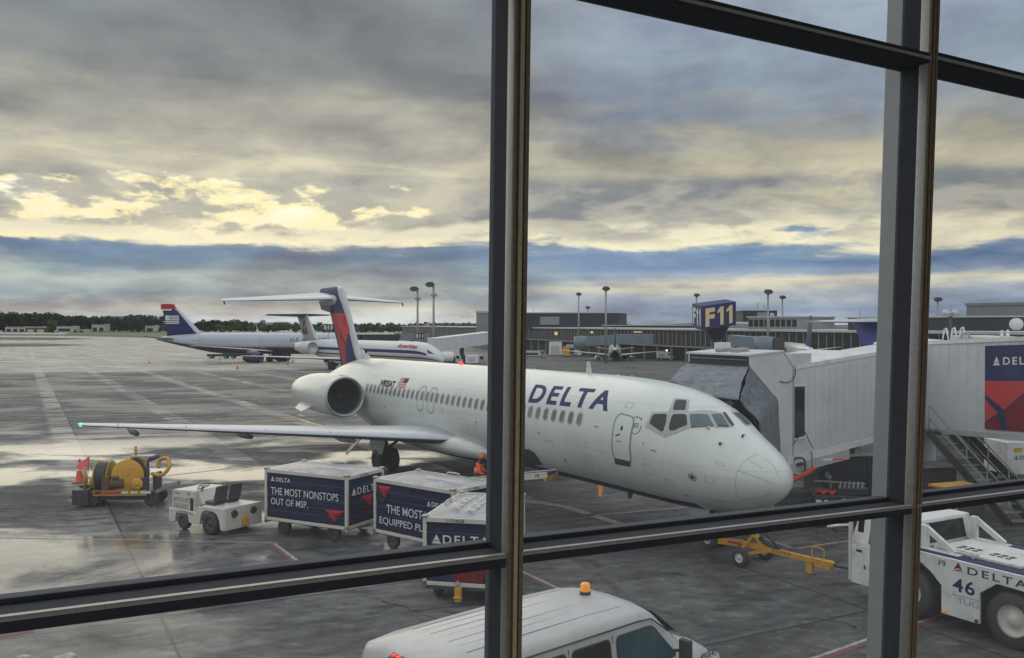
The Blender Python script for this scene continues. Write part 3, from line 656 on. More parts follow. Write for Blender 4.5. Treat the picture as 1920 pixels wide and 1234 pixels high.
# mirror the windscreen frame and panes to the far side
for o in [fr_]+[x for x in bpy.data.objects if x.parent==fr_ and x.name.startswith('cockpit_pane')][:5]:
    me=o.data.copy(); 
    for v in me.vertices: v.co.y=-v.co.y
    me.flip_normals()
    if o!=fr_: me.materials[0]=M['glassd']
    n=bpy.data.objects.new(o.name.split('.')[0],me); C.objects.link(n); n.parent=al if o==fr_ else n2
    if o==fr_: n2=n
# wipers
mb=MB()
for a,b in (((1297,801),(1325,800)),((1325,803),(1331,806)),((1348,798),(1366,801))):
    q=[fu.P(*hit(*a),.03),fu.P(*hit(*b),.03)]; mb=MB(); mb.cyl(q[0],q[1],.012,n=6); mb.build('wiper','dark',fus)
# radome seams and strips
def seam(pts,name='radome_seam',m='seam',w=.012,off=.003,res=5,parent=None):
    mb=MB(); P=[hit(p.x,p.y) for p in bezier([(a[0],a[1],0) for a in pts],res)]; W_=[fu.P(*p,off) for p in P]; N_=[(fu.P(*p,off+.05)-fu.P(*p,off)).normalized() for p in P]
    for i in range(len(W_)-1):
        d=(W_[i+1]-W_[i]).normalized(); s0=d.cross(N_[i])*w/2; s1=d.cross(N_[i+1])*w/2
        mb.add([W_[i]-s0,W_[i]+s0,W_[i+1]+s1,W_[i+1]-s1],[(0,1,2,3)])
    return mb.build(name,m,parent or fus,fix=False)
seam([ZA(p) for p in [(1068,1112),(1030,1040),(1015,950),(1025,860),(1060,780),(1130,705),(1200,665),(1250,655)]],w=.010)
seam([ZA(p) for p in [(1045,820),(1220,882),(1395,958)]],w=.012); seam([ZA(p) for p in [(1060,1112),(1180,1102),(1300,1078),(1390,1040)]],w=.012)
seam([ZA(p) for p in [(1135,705),(1210,745),(1285,802)]],w=.010); seam([ZA(p) for p in [(1300,690),(1380,750),(1430,830),(1465,905)]],w=.008)
# static port disc, pitot probes, drains
x1,a1=hit(1298,895); 
for r0,r1,m in ((.0,.070,'dark'),(.105,.128,'dark')):
    o=[(x1+r1*math.cos(t*PI/12),a1+r1/1.5*math.sin(t*PI/12)) for t in range(24)]
    if r0: i=[(x1+r0*math.cos(t*PI/12),a1+r0/1.5*math.sin(t*PI/12)) for t in range(24)]; vs,fs=ring2d(o,i)
    else: vs,fs=o,[tuple(range(24))]
    fu.decal(vs,fs,'static_port',m,fus,.005,.05,.2)
for p,s_ in (((1350,833),.08),((1392,819),.07),((1060,862),.05),((1206,831),.03),((722,762),.05),((893,791),.05)):
    h=hit(*p); a=fu.P(*h,0); b_=fu.P(*h,s_); mb=MB(); mb.cyl(a,b_,s_*.5,s_*.25,8); mb.cyl(b_,b_+Vector((-s_*1.6,0,0)),s_*.22,s_*.12,8); mb.build('air_data_probe','dark',fus)
# access panels, hatches and little stencils along the skin
def panel(px_,py_,w_,h_,m='seam',th=.012):
    x_,a_=hit(px_,py_); hh_=h_/1.75; o=rrect(x_,a_,w_,hh_,(.04,.03)); i=rrect(x_,a_,w_-2*th,hh_-2*th/1.75,(.035,.026)); vs,fs=ring2d(o,i); fu.decal(vs,fs,'access_panel',m,fus,.004,.06,.3)
for a in ((1030,838,.55,.40),(1105,862,.35,.30),(1130,880,.28,.22),(1215,880,.40,.30),(1255,905,.30,.24),(1330,900,.26,.30),(1350,870,.22,.16),(870,795,.5,.4),(790,772,.35,.25),(745,758,.3,.3),(860,735,.4,.25),(1180,760,.3,.2),(1100,835,.22,.16)): panel(*a)
for px_,py_,w_ in ((1118,800,.22),(1010,812,.18),(1225,845,.20),(1290,930,.25),(830,772,.16),(1352,940,.22)):
    x_,a_=hit(px_,py_); fu.decal([(x_+w_/2,a_+.012),(x_-w_/2,a_+.012),(x_-w_/2,a_-.012),(x_+w_/2,a_-.012)],[(0,1,2,3)],'stencil','seal',fus,.005,.06,.3)
# lettering on the fuselage
def fus_text(txt,bl,br,tl,tr,m,bold=.02,shear=0.,space=1.,name='lettering'):
    q=[hit(*p) for p in (bl,br,tl,tr)]; vs,fs=text2d(txt,bold,shear,space); out=[]
    for u_,v_ in vs:
        a=[q[0][i]*(1-u_)*(1-v_)+q[1][i]*u_*(1-v_)+q[2][i]*(1-u_)*v_+q[3][i]*u_*v_ for i in (0,1)]; out.append(tuple(a))
    return fu.decal(out,fs,name,m,fus,.005,.05,.3)
fus_text('DELTA',(990,754.5),(1139,771.5),(993,720),(1142,732.5),'navy',.03,.42,1.25,'airline_name')
fus_text('N925AT',(712.2,724),(740,728),(715.2,711.5),(743,714.8),'hole',.055,.25,1.,'registration')
# flag
q=[hit(*p) for p in ((743.8,726.3),(758.7,728.3),(752.7,708.2),(768.2,709.9))]
def fq(u_,v_): return tuple(q[0][i]*(1-u_)*(1-v_)+q[1][i]*u_*(1-v_)+q[2][i]*(1-u_)*v_+q[3][i]*u_*v_ for i in (0,1))
for k in range(7):
    v0=k*2/13; fu.decal([fq(0,v0),fq(1 if k<4 else .5,v0),fq(1 if k<4 else .5,v0+1/13),fq(0,v0+1/13)],[(0,1,2,3)],'flag_stripe','red',fus,.005)
fu.decal([fq(.5,.5),fq(1,.5),fq(1,1),fq(.5,1)],[(0,1,2,3)],'flag_canton','navy',fus,.005)
# alliance roundel
xs,as_=hit(1192,799.5)
def rnd(r,t): return (xs-r*math.cos(t),as_-r*math.sin(t)/1.65)
o=[rnd(.215,rad(-150+k*8)) for k in range(22)]; i=[rnd(.198,rad(-150+k*8)) for k in range(22)]
fu.decal(o+i,[(k,k+1,22+k+1,22+k) for k in range(21)],'alliance_emblem','letterd',fus,.005)
for d in (-.05,0,.05):
    c=[(-.10,-.03+d),(-.05,.0+d),(.0,.03+d),(.05,.035+d),(.10,.02+d)]; t=[(a_,b_+.018) for a_,b_ in c]
    vs=[(xs-a_*1.1,as_-b_/1.65) for a_,b_ in c+t]; fu.decal(vs,[(k,k+1,k+6,k+5) for k in range(4)],'alliance_emblem','letterd',fus,.005)
for k,ch in enumerate('SKYTEAM'):
    t=rad(185-k*20); vs,fs=text2d(ch,.02); rr_=.235; out=[]
    for u_,v_ in vs:
        a_=(u_-.5)*.055; b_=v_*.07; tt=t-PI/2; X_=rr_*math.cos(t)+a_*math.cos(tt)-b_*math.sin(tt); Y_=rr_*math.sin(t)+a_*math.sin(tt)+b_*math.cos(tt)
        out.append((xs-X_,as_-Y_/1.65))
    fu.decal(out,fs,'alliance_emblem','letterd',fus,.005)
# dark patch painted for the shade in the open cargo hold
pxdecal([(978,842),(992,842.5),(1003,849),(1010,860),(1018,872),(1000,872),(978,868)],'cargo_opening','hole',.006)
# blade antennas
def blade(px,h,c,m='skin',z=0,sgn=1,rake=.45):
    x,a=hit(*px) if isinstance(px,tuple) else (px,0 if sgn>0 else PI); p=fu.P(x,0 if sgn>0 else PI,-.03)
    mb=MB(); mb.loft([[(p.x-c/2+xx,yy,p.z) for xx,yy in foil(c,.1,5)],[(p.x-c/2+h*rake+xx*.45+c*.12,yy*.4,p.z+sgn*h) for xx,yy in foil(c,.1,5)]],smooth=False); return mb.build('blade_antenna',m,fus)
blade(8.55,.42,.38,rake=-.25+.45); blade(7.55,.07,.06,'white'); blade(12.,.05,.4,'white'); blade(6.95,.06,.25,'white'); blade(6.2,.09,.07,'white'); blade(22,.12,.05,'white')
blade(7.9,.46,.32,'amber',sgn=-1,rake=.2); blade(6.3,.28,.36,'dark',sgn=-1,rake=.5); blade(10.4,.14,.1,'dark',sgn=-1)
mb=MB(); p=fu.P(17.9,0); mb.lathe([(0,.10),(.05,.10),(.11,.07),(.13,.001)],(p.x,0,p.z-.01),'z',12); mb.build('beacon','redlens',fus)
# wing
for sg in (1,-1):
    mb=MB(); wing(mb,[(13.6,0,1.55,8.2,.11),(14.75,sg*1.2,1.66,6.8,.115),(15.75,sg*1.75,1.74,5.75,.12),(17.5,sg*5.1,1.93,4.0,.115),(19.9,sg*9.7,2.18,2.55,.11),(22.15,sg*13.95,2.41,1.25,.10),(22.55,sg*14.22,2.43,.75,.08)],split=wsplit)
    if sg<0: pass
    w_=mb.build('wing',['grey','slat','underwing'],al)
    for y,x,m in ((12.2,21.9,'dark'),(8.2,20.4,'dark'),(4.6,18.6,'grey')):
        z=1.66+.055*y; b2=MB(); b2.loft([[(x+t,sg*(y+.10*s_*math.cos(k*PI/4)),z-.22-.10*s_+.12*s_*math.sin(k*PI/4)) for k in range(8)] for t,s_ in ((-.6,.1),(-.3,.7),(.4,1.),(1.3,1.2),(2.2,.8),(2.9,.2))]); b2.build('flap_fairing',m,w_)
    b2=MB(); b2.lathe([(0,.001),(.03,.06),(.10,.075),(.22,.06)],(22.42,sg*14.13,2.43),'x',10); b2.build('navigation_light','greenl' if sg>0 else 'redlens',w_)
    for y in (12.9,10.6,7.9,5.7,3.5):
        t=(y-1.75)/(13.95-1.75); x=15.75+t*(22.15-15.75)+(-.20 if y<12 else 0)*0; z=1.74+t*(2.41-1.74)
        b2=MB(); b2.box(x+.10,x+.16,sg*y-.012,sg*y+.012,z-.10,z+.14); b2.build('slat_joint','seam',w_)
# belly and root fairing
bf=Fus(zt=[(0,1.5),(1,2.05),(3,2.22),(7,2.2),(9,1.9),(10.5,1.4)],zb=[(0,1.3),(1,.92),(3,.86),(7,.88),(9,1.0),(10.5,1.2)],w=[(0,.9),(1,1.55),(3,1.86),(6,1.95),(8,1.80),(9.6,1.5),(10.5,1.0)],zc=[(0,1.4),(2,1.5),(10.5,1.35)],L=10.5)
mb=bf.mesh([.01,.3,.7,1.2,2,3,4,5,6,7,8,9,9.8,10.4],40,lambda a,x:1 if 120<min(a,360-a) else 0); mb.v=[(x+13.0,y,z) for x,y,z in mb.v]; mb.build('wing_root_fairing',['skin','navy'],al)
# engines
for sg in (1,-1):
    c=(24.2,sg*2.83,2.95); mb=MB()
    mb.lathe([(.30,.80),(.14,.815),(.05,.845),(0,.895),(.03,.935),(.14,.955)],c,'x',48,1); mb.lathe([(.14,.955),(.5,.985),(1.2,1.0),(2.4,1.0),(3.6,.97),(4.6,.90),(5.5,.79),(6.1,.70)],c,'x',48,0)
    mb.lathe([(.30,.80),(.4,.80),(1.1,.79),(1.15,.001)],c,'x',48,2); mb.lathe([(6.1,.70),(6.5,.62),(6.8,.56),(6.75,.50),(6.2,.48),(6.2,.001)],c,'x',40,3)
    e=mb.build('engine_nacelle',['skin','chrome','hole','grey'],al)
    fb=MB()
    for k in range(24):
        a=2*PI*k/24; d=Vector((0,math.cos(a),math.sin(a))); n_=Vector((0,-math.sin(a),math.cos(a)))
        p0=Vector(c)+Vector((1.0,0,0))+d*.22; p1=Vector(c)+Vector((1.0,0,0))+d*.78; fb.add([p0-n_*.02+Vector((.0,0,0)),p0+n_*.02+Vector((.08,0,0)),p1+n_*.08+Vector((.1,0,0)),p1-n_*.06],[(0,1,2,3)])
    fb.build('fan_blades','dark',e); fb=MB(); fb.lathe([(.55,.001),(.65,.10),(.85,.19),(1.05,.24)],c,'x',20); fb.build('spinner','dark',e)
    sb=MB(); sb.add([Vector(c)+Vector(v) for v in ((2.6,sg*.78,-.58),(4.9,sg*.62,-.52),(4.7,sg*.98,-.80),(3.2,sg*1.12,-.86))]+[Vector(c)+Vector(v) for v in ((2.6,sg*.76,-.62),(4.9,sg*.60,-.56),(4.7,sg*.97,-.83),(3.2,sg*1.11,-.89))],[(0,1,2,3),(7,6,5,4),(0,1,5,4),(1,2,6,5),(2,3,7,6),(3,0,4,7)]); sb.build('nacelle_strake','skin',e)
    pb=MB(); pb.loft([[(25.6+xx*1,sg*yv,2.98+zz) for xx,zz in foil(4.6,.09,8)] for yv in (1.1,2.2)]); pb.build('engine_pylon','grey',al)
# fin
def LE(z): return 29.62+.715*(z-4.7)
fsec=[(28.9,0,4.0,3.9,.10),(LE(4.7),0,4.7,3.35,.115),(LE(7.1),0,7.1,3.30,.11),(LE(7.5),0,7.5,3.7,.105),(LE(7.9),0,7.9,4.25,.10),(LE(8.30),0,8.30,4.35,.09),(LE(8.42)+.12,0,8.46,4.0,.06),(LE(8.46)+.6,0,8.53,3.2,.02)]
mb=MB(); wing(mb,fsec,vertical=True,split=lambda i,n:1 if i<=2 or i>=n-3 else 0); fin=mb.build('tail_fin',['navyl','slat'],al)
def finP(x,z,o_):
    zs=[s_[2] for s_ in fsec]; k=max(i for i in range(len(zs)-1) if zs[i]<=max(z,zs[0])) ; a,b_=fsec[k],fsec[k+1]; t=(z-a[2])/(b_[2]-a[2]); t=max(0,min(1,t))
    le=a[0]+(b_[0]-a[0])*t; c=a[3]+(b_[3]-a[3])*t; th=a[4]+(b_[4]-a[4])*t; q=max(.0001,min(1,(x-le)/c))
    y=5*th*c*(.2969*math.sqrt(q)-.126*q-.3516*q*q+.2843*q**3-.1015*q**4); return Vector((x,y+o_,z))
def findecal(pts,m,o_=.006):
    bm=bmesh.new(); vs=[]
    for p in pts:
        px_,py_=600+p[0]/7.256,530+p[1]/7.256; O=AI@CAM; r=AI.to_3x3()@ray(px_,py_); t=(.12-O.y)/r.y; q=O+r*t; vs.append(bm.verts.new((q.x,q.z,0)))
    bm.faces.new(vs)
    for ax in (0,1):
        lo=min(v.co[ax] for v in bm.verts); hi=max(v.co[ax] for v in bm.verts); k=math.floor(lo/.2)+1
        while k*.2<hi:
            co=[0,0,0]; no=[0,0,0]; co[ax]=k*.2; no[ax]=1; bmesh.ops.bisect_plane(bm,geom=bm.verts[:]+bm.edges[:]+bm.faces[:],plane_co=co,plane_no=no,dist=1e-5); k+=1
    for v in bm.verts: v.co=finP(v.co.x,v.co.y,o_)
    me=bpy.data.meshes.new('tail_livery'); bmesh.ops.recalc_face_normals(bm,faces=bm.faces); bm.to_mesh(me); bm.free(); me.materials.append(M[m]); o=bpy.data.objects.new('tail_livery',me); C.objects.link(o); o.parent=fin
findecal([(132,432),(205,425),(300,665),(272,760),(358,850),(352,1112),(302,1122),(245,870),(190,620)],'red')
findecal([(205,425),(345,412),(380,540),(300,665)],'redl')
findecal([(300,665),(380,540),(412,650),(398,700),(370,830),(352,800)],'redl',.007)
findecal([(300,665),(352,800),(358,850),(272,760)],'redd',.007)
findecal([(318,560),(345,412),(380,540),(340,600)],'red',.009)
findecal([(358,850),(420,900),(460,1050),(352,1100)],'navy')
# fin foot fairing with its air inlet
mb=MB(); rr_=[]
for x,zt_,w_ in ((28.1,4.60,.05),(28.6,4.74,.15),(29.1,4.95,.20),(29.6,5.08,.18),(30.0,4.95,.12),(30.4,4.7,.06)): rr_.append([(x,w_*math.sin(k*PI/6),4.35+(zt_-4.35)*max(-.3,math.cos(k*PI/6))) for k in range(12)])
mb.loft(rr_); ff=mb.build('fin_foot_fairing','slat',al); mb=MB(); mb.lathe([(0,.06),(.02,.075),(.10,.07),(.12,.001)],(28.86,0,4.93),'x',16,0); mb.build('ram_air_inlet',['hole'],ff)
# stabiliser
for sg in (1,-1):
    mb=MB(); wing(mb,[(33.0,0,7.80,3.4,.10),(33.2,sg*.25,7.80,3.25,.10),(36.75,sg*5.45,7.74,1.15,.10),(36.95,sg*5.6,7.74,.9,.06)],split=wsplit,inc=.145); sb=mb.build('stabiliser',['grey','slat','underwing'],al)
    b2=MB(); b2.cyl((36.9,sg*5.5,7.70),(36.75,sg*5.5,7.56),.05,.04,8);  b2.build('balance_horn','dark',sb)
mb=MB(); mb.lathe([(0,.001),(.15,.16),(.6,.30),(1.6,.38),(2.8,.34),(3.6,.2),(4.0,.02)],(32.6,0,7.78),'x',20); mb.build('stabiliser_fairing','grey',al)
mb=MB(); mb.prism([(34.0,7.05),(35.6,7.25),(36.1,7.75),(34.0,7.75)],-.22,.22,'xz'); mb.build('stabiliser_root_box','underwing',al,bevel=.06)
# landing gear
for sg in (1,-1):
    mb=MB(); mb.cyl((20.3,sg*2.44,.55),(20.2,sg*2.5,1.75),.11,.13); mb.cyl((20.3,sg*2.44,.9),(19.4,sg*1.9,1.6),.06); mb.cyl((20.3,sg*2.1,.52),(20.3,sg*2.78,.52),.07); mb.cyl((20.3,sg*2.44,1.2),(21.1,sg*2.5,1.7),.05); g=mb.build('main_gear','dark',al)
    for dy in (-.30,.30): wheel((20.3,sg*2.44+dy,.49),.50,.34,g,hub='dark')
    mb=MB(); mb.prism([(19.1,1.60),(20.9,1.55),(21.0,1.05),(20.6,.75),(19.6,.80)],sg*2.86,sg*2.90,'xz'); mb.build('gear_door','grey',g)
    mb=MB(); mb.add([(20.9,sg*3.0,1.65),(21.5,sg*3.0,1.65),(22.3,sg*3.5,.60),(22.1,sg*3.5,.55)]+[(20.9,sg*3.04,1.65),(21.5,sg*3.04,1.65),(22.3,sg*3.54,.60),(22.1,sg*3.54,.55)],[(0,1,2,3),(7,6,5,4),(0,1,5,4),(1,2,6,5),(2,3,7,6),(3,0,4,7)]); mb.build('gear_door','grey',g)
mb=MB(); mb.cyl((2.6,0,.33),(2.7,0,1.25),.07,.09); mb.cyl((2.6,-.22,.33),(2.6,.22,.33),.05); mb.cyl((2.6,0,.7),(3.5,0,1.15),.04); g=mb.build('nose_gear','dark',al)
for dy in (-.18,.18): wheel((2.6,dy,.33),.33,.17,g,hub='alum')
for sg in (1,-1): mb=MB(); mb.box(2.3,3.1,sg*.40,sg*.43,.88,1.2); mb.build('gear_door','grey',g)
# ------------------------------------------------------------------ baggage carts
def emblem_red(o,r,u,parent,big=1.):
    flat([[(0,1),(.5,.75),(.5,.25)],],o,r,u,'red',parent); flat([[(0,1),(1,1),(.5,.75)]],o,r,u,'redl',parent); flat([[(1,1),(.5,.75),(.5,.25)],[(.15,.0),(.42,.22),(.42,.0)]],o,r,u,'redd',parent)
def cart(label,loc,rz,side,end,num,L=3.12,Wd=1.78):
    t=thing('baggage_cart',label,'baggage cart',(loc[0],loc[1],gz(*loc)),rz,'covered baggage carts')
    h=L/2; w=Wd/2; z0,z1=.46,1.93
    mb=MB(); mb.box(-h,h,-w,w,z0-.06,z0+.04); mb.box(-h,-h+.08,-w-.004,w+.004,z0-.12,z0-.061); mb.build('deck','dark',t)
    mb=MB()
    for sx in (-1,1):
        for sy in (-1,1): mb.box(sx*h-.045*(1+sx),sx*h+.045*(1-sx),sy*w-.045*(1+sy),sy*w+.045*(1-sy),z0-.1,z1)
    mb.build('corner_posts','cream',t,bevel=.012)
    for nm,z,hh in (('lower_rail',z0-.045,.09),('upper_rail',z1-.09,.11)):
        mb=MB(); mb.box(-h+.092,h-.092,-w-.008,-w+.05,z,z+hh); mb.box(-h+.092,h-.092,w-.05,w+.008,z,z+hh); mb.box(-h-.008,-h+.05,-w+.092,w-.092,z,z+hh); mb.box(h-.05,h+.008,-w+.092,w-.092,z,z+hh); mb.build(nm,'cream',t,bevel=.01)
    for sx in (-1,1):
        for sy in (-1,1):
            mb=MB(); mb.box(sx*(h-.05)-.075,sx*(h-.05)+.075,sy*(w-.05)-.075,sy*(w-.05)+.075,z1+.004,z1+.06); mb.build('corner_cap','alum',t,bevel=.02)
    # curtains, slightly bowed between seams
    def curtain(ax,sgn,name):
        half=(h if ax=='x' else w)-.095; d=(w if ax=='x' else h)-.012; mb=MB(); n=14; m=18; vs=[]
        for j in range(m+1):
            z=z0+.05+(z1-.10-z0-.05)*j/m
            for i in range(n+1):
                a=-half+2*half*i/n; bow=.012*math.sin(j/m*PI*6)*1+.010*math.sin(i*1.7+j*.6); vs.append((a,sgn*(d+bow-.02),z) if ax=='x' else (sgn*(d+bow-.02),a,z))
        mb.add(vs,[(j*(n+1)+i,j*(n+1)+i+1,(j+1)*(n+1)+i+1,(j+1)*(n+1)+i) for j in range(m) for i in range(n)],0,True)
        c=mb.build(name,'bluecart',t,fix=False)
        sb=MB(); 
        for k in range(1,6):
            z=z0+.05+(z1-.15-z0)*k/6; 
            if ax=='x': sb.box(-half,half,sgn*(d+.004)-.002,sgn*(d+.004)+.002,z-.006,z+.006)
            else: sb.box(sgn*(d+.004)-.002,sgn*(d+.004)+.002,-half,half,z-.006,z+.006)
        sb.build('curtain_seam','blueline',c,fix=False); return c,d,half
    c,d,hf=curtain('x',-1,'side_curtain'); y=-d-.010
    if side==1:
        letter('DELTA',(-hf+.36,y,1.60),(.56,0,0),(0,0,.12),'letter',c,.02,0,1.2); flat(WIDGET,(-hf+.16,y,1.60),(.14,0,0),(0,0,.14),'letter',c)
        letter('THE MOST NONSTOPS',(-hf+.16,y,1.20),(2.55,0,0),(0,0,.22),'letter',c,.004); letter('OUT OF MSP.',(-hf+.16,y,.90),(1.42,0,0),(0,0,.20),'letter',c,.004)
        emblem_red((hf-.72,y,.50),(.72,0,0),(0,0,.44),c)
    elif side==2:
        letter('DELTA',(hf-.70,y,1.42),(.55,0,0),(0,0,.13),'letter',c,.02,0,1.2); flat(WIDGET,(hf-.88,y,1.42),(.14,0,0),(0,0,.14),'letter',c)
        letter('THE MOST WI-FI',(-hf+.45,y,1.02),(2.2,0,0),(0,0,.24),'letter',c,.004); letter('EQUIPPED PLANES.',(-hf+.16,y,.66),(2.5,0,0),(0,0,.23),'letter',c,.004)
        emblem_red((-hf+.10,y,1.30),(.55,0,0),(0,0,.46),c)
    curtain('x',1,'side_curtain')
    for sg in (-1,1):
        c,d,hf=curtain('y',sg,'end_curtain'); x=sg*(d+.010)
        r=Vector((0,-sg*-1,0)) if sg>0 else Vector((0,-1,0)); r=Vector((0,1,0)) if sg>0 else Vector((0,-1,0))
        o=Vector((x,0,0))-r*hf
        letter('DELTA',o+r*.38+Vector((0,0,1.36)),r*1.08,(0,0,.20),'letter',c,.02,0,1.25); flat(WIDGET,o+r*.12+Vector((0,0,1.36)),r*.22,(0,0,.21),'letter',c)
        if end==1: emblem_red(o+r*.55+Vector((0,0,.78)),r*.95,(0,0,.5),c)
        if end==3: flat([[(0,0),(.42,0),(.30,1),(0,1)]],o+Vector((0,0,.52)),r*hf*2,(0,0,.55),'navyl',c); flat([[(.30,1),(.42,0),(.85,.0),(.95,1)]],o+Vector((0,0,.52)),r*hf*2,(0,0,.55),'redd',c,'emblem'); flat([[(.30,1),(.95,1),(1,1.35),(.55,1.35)]],o+Vector((0,0,.52)),r*hf*2,(0,0,.55),'red',c)
        if sg==(-1 if end==3 else 1): letter(num,Vector((sg*(h+.012),0,z1-.075))-r*.30,r*.42,(0,0,.075),'letterd',t,.01)
    # domed roof cover
    mb=MB(); n=12; vs=[]
    for j in range(n+1):
        for i in range(n+1):
            a,b_=i/n*2-1,j/n*2-1; vs.append((a*(h-.04),b_*(w-.04),z1+.022+.075*(1-a*a)*(1-b_*b_)+.010*math.sin(i*2.1+j*.8)*(1-abs(a))))
    mb.add(vs,[(j*(n+1)+i,j*(n+1)+i+1,(j+1)*(n+1)+i+1,(j+1)*(n+1)+i) for j in range(n) for i in range(n)],0,True); rf=mb.build('roof_cover','bluetarp',t,fix=False)
    if end==3:
        letter('THE MOST',(-1.0,.45,z1+.115),(1.7,0,0),(0,-.26,0.0),'letter',rf,.0); letter('NONSTOPS',(-1.1,.02,z1+.115),(1.9,0,0),(0,-.26,0.0),'letter',rf,.0)
    else: letter('THE MOST NONSTOPS',(-.1,-.35,z1+.125),(1.4,0,0),(0,.18,-.012),'letter',rf,.0)
    mb=MB(); mb.tube(bezier([(-.22,w-.14,z1+.02),(-.20,w-.14,z1+.10),(.20,w-.14,z1+.10),(.22,w-.14,z1+.02)],6),.022); mb.build('roof_handle','cream',t)
    # running gear
    mb=MB()
    for x in (-h+.62,h-.62): mb.box(x-.05,x+.05,-w+.22,w-.22,.26,.34); mb.box(x-.20,x+.20,-.30,.30,.344,.398)
    mb.build('axle','dark',t)
    for x in (-h+.62,h-.62):
        for sy in (-1,1): wheel((x,sy*(w-.20),.225),.225,.15,t,hub='dark')
    mb=MB(); mb.bar((h-.3,-.12,.33),(h+.75,0,.30),.05,.05); mb.bar((h-.3,.12,.33),(h+.75,0,.30),.05,.05); mb.lathe([(-.02,.03),(-.02,.07),(.02,.07),(.02,.03),(-.02,.03)],(h+.80,0,.30),'z',14); mb.build('tow_bar','cream',t)
    mb=MB(); mb.box(-h-.16,-h-.012,-.07,.07,.12,.42); mb.box(-h-.20,-h-.162,-.09,.09,.20,.24); hb=mb.build('hitch','yellow',t,bevel=.01); mb=MB(); mb.lathe([(-.012,.035),(-.012,.06),(.012,.06),(.012,.035),(-.012,.035)],(-h-.12,0,.52),'x',14); mb.cyl((-h-.12,0,.42),(-h-.12,0,.465),.012); mb.build('hitch_pin','alum',hb)
    return t
def centre(A,ang,L,Wd): a=rad(ang); return (A[0]+L/2*math.cos(a)-Wd/2*math.sin(a),A[1]+L/2*math.sin(a)+Wd/2*math.cos(a))
cart('covered navy baggage cart lettered about nonstops, hitched right behind the white tractor',centre((-7.46,27.42),-28,3.12,1.78),rad(-28),1,1,'111041')
cart('navy baggage cart lettered about equipped planes, between two other carts',centre((-3.93,25.80),-40,3.12,1.78),rad(-40),2,1,'111041')
A=(-2.02,20.55); a_=rad(77.5); f_=Vector((math.cos(a_),math.sin(a_))); r_=Vector((math.sin(a_),-math.cos(a_)))
c3=Vector(A)+f_*1.56+r_*.86
cart('navy baggage cart numbered 110468 seen from its hitch end, closest to the white van',(c3.x,c3.y),a_,0,3,'110468',3.12,1.72)
# ------------------------------------------------------------------ baggage tractor
t=thing('baggage_tractor','small white open baggage tractor with two black seats and black steering wheel','baggage tractor',(-9.22,28.12,0),rad(147))
mb=MB()
mb.prism([(1.22,.42),(1.25,.62),(1.24,1.12),(1.18,1.17),(.32,1.22),(.22,1.18),(.20,.72),(.10,.42)],-.58,.58,'xz'); hd=mb.build('hood','cream',t,bevel=.025)
mb=MB(); mb.prism([(1.26,.20),(1.26,.60),(.10,.60),(-.05,.52),(-.05,.25),(.30,.25),(.36,.46),(.46,.58),(.80,.58),(.92,.48),(.98,.20)],.582,.68,'xz'); mb.prism([(1.26,.20),(1.26,.60),(.10,.60),(-.05,.52),(-.05,.25),(.30,.25),(.36,.46),(.46,.58),(.80,.58),(.92,.48),(.98,.20)],-.68,-.582,'xz'); mb.build('front_fender','cream',t,bevel=.012)
mb=MB()
for sg in (-1,1):
    pl=[(-.05,.25),(-.05,.66),(-.15,.80),(-1.32,.84),(-1.32,.20),(-1.16,.20),(-1.10,.48),(-.98,.66),(-.80,.72),(-.52,.72),(-.34,.64),(-.25,.46),(-.22,.25)]
    mb.prism(pl,sg*.62,sg*.70,'xz')
mb.build('rear_fender','cream',t,bevel=.012)
mb=MB(); mb.box(-1.32,-.25,-.615,.615,.62,.83); mb.box(-1.38,-1.325,-.70,.70,.20,.86); bd=mb.build('body','cream',t,bevel=.015)
for y in (-.36,.36):
    mb=MB(); mb.lathe([(-.03,.06),(-.05,.10),(0,.12),(0,.06),(-.0,.001)],(-1.382,y,.66),'x',16); mb.build('tail_lamp','dark',bd); 
mb=MB(); mb.box(-1.52,-1.384,-.09,.09,.28,.52); mb.cyl((-1.47,0,.52),(-1.47,0,.70),.02); mb.build('hitch','yellow',t,bevel=.01)
mb=MB(); mb.box(-.25,.18,-.60,.60,.36,.46); mb.build('footwell','dark',t)
mb=MB(); mb.prism([(.20,.72),(.42,1.22),(.24,1.20),(-.02,.80)],-.40,.40,'xz'); mb.build('dashboard','cream',t)
for y in (.27,-.27):
    mb=MB(); mb.box(-.62,-.20,y-.22,y+.22,.84,.94); s_=mb.build('seat','black',t,bevel=.03); mb=MB(); mb.prism([(-.56,.96),(-.70,1.42),(-.78,1.42),(-.68,.94)],y-.21,y+.21,'xz'); mb.build('backrest','black',s_,bevel=.03)
mb=MB(); 
pts=[(.12+.17*math.cos(k*PI/10)*math.cos(rad(35)),.27+.20*math.sin(k*PI/10),1.33-.17*math.cos(k*PI/10)*math.sin(rad(35))) for k in range(21)]
mb.tube(pts,.014,6); mb.cyl((.12,.27,1.33),(.26,.27,1.10),.018); mb.cyl(pts[0],pts[10],.010); mb.cyl(pts[5],pts[15],.010); mb.build('steering_wheel','black',t)
for x,sy in ((.62,1),(.62,-1)): wheel((x,sy*.58,.26),.26,.17,t,hub='dark')
for x,sy in ((-.67,1),(-.67,-1)): wheel((x,sy*.60,.34),.34,.24,t,hub='dark')
letter('DELTA',(1.02,.5825,.86),(-.52,0,-.0),(0,0,.09),'letterd',hd,.01,0,1.25); flat(WIDGET,(1.14,.5825,.86),(-.09,0,0),(0,0,.10),'letterd',hd)
letter('F9',(.52,.5825,1.04),(-.14,0,0),(0,0,.10),'letterd',hd,.01); letter('110214',(1.12,.5825,1.04),(-.28,0,0),(0,0,.07),'letterd',hd,.01)
mb=MB(); mb.box(.36,.50,.581,.584,.90,.98); mb.build('caution_sticker','yellow',hd)
mb=MB()
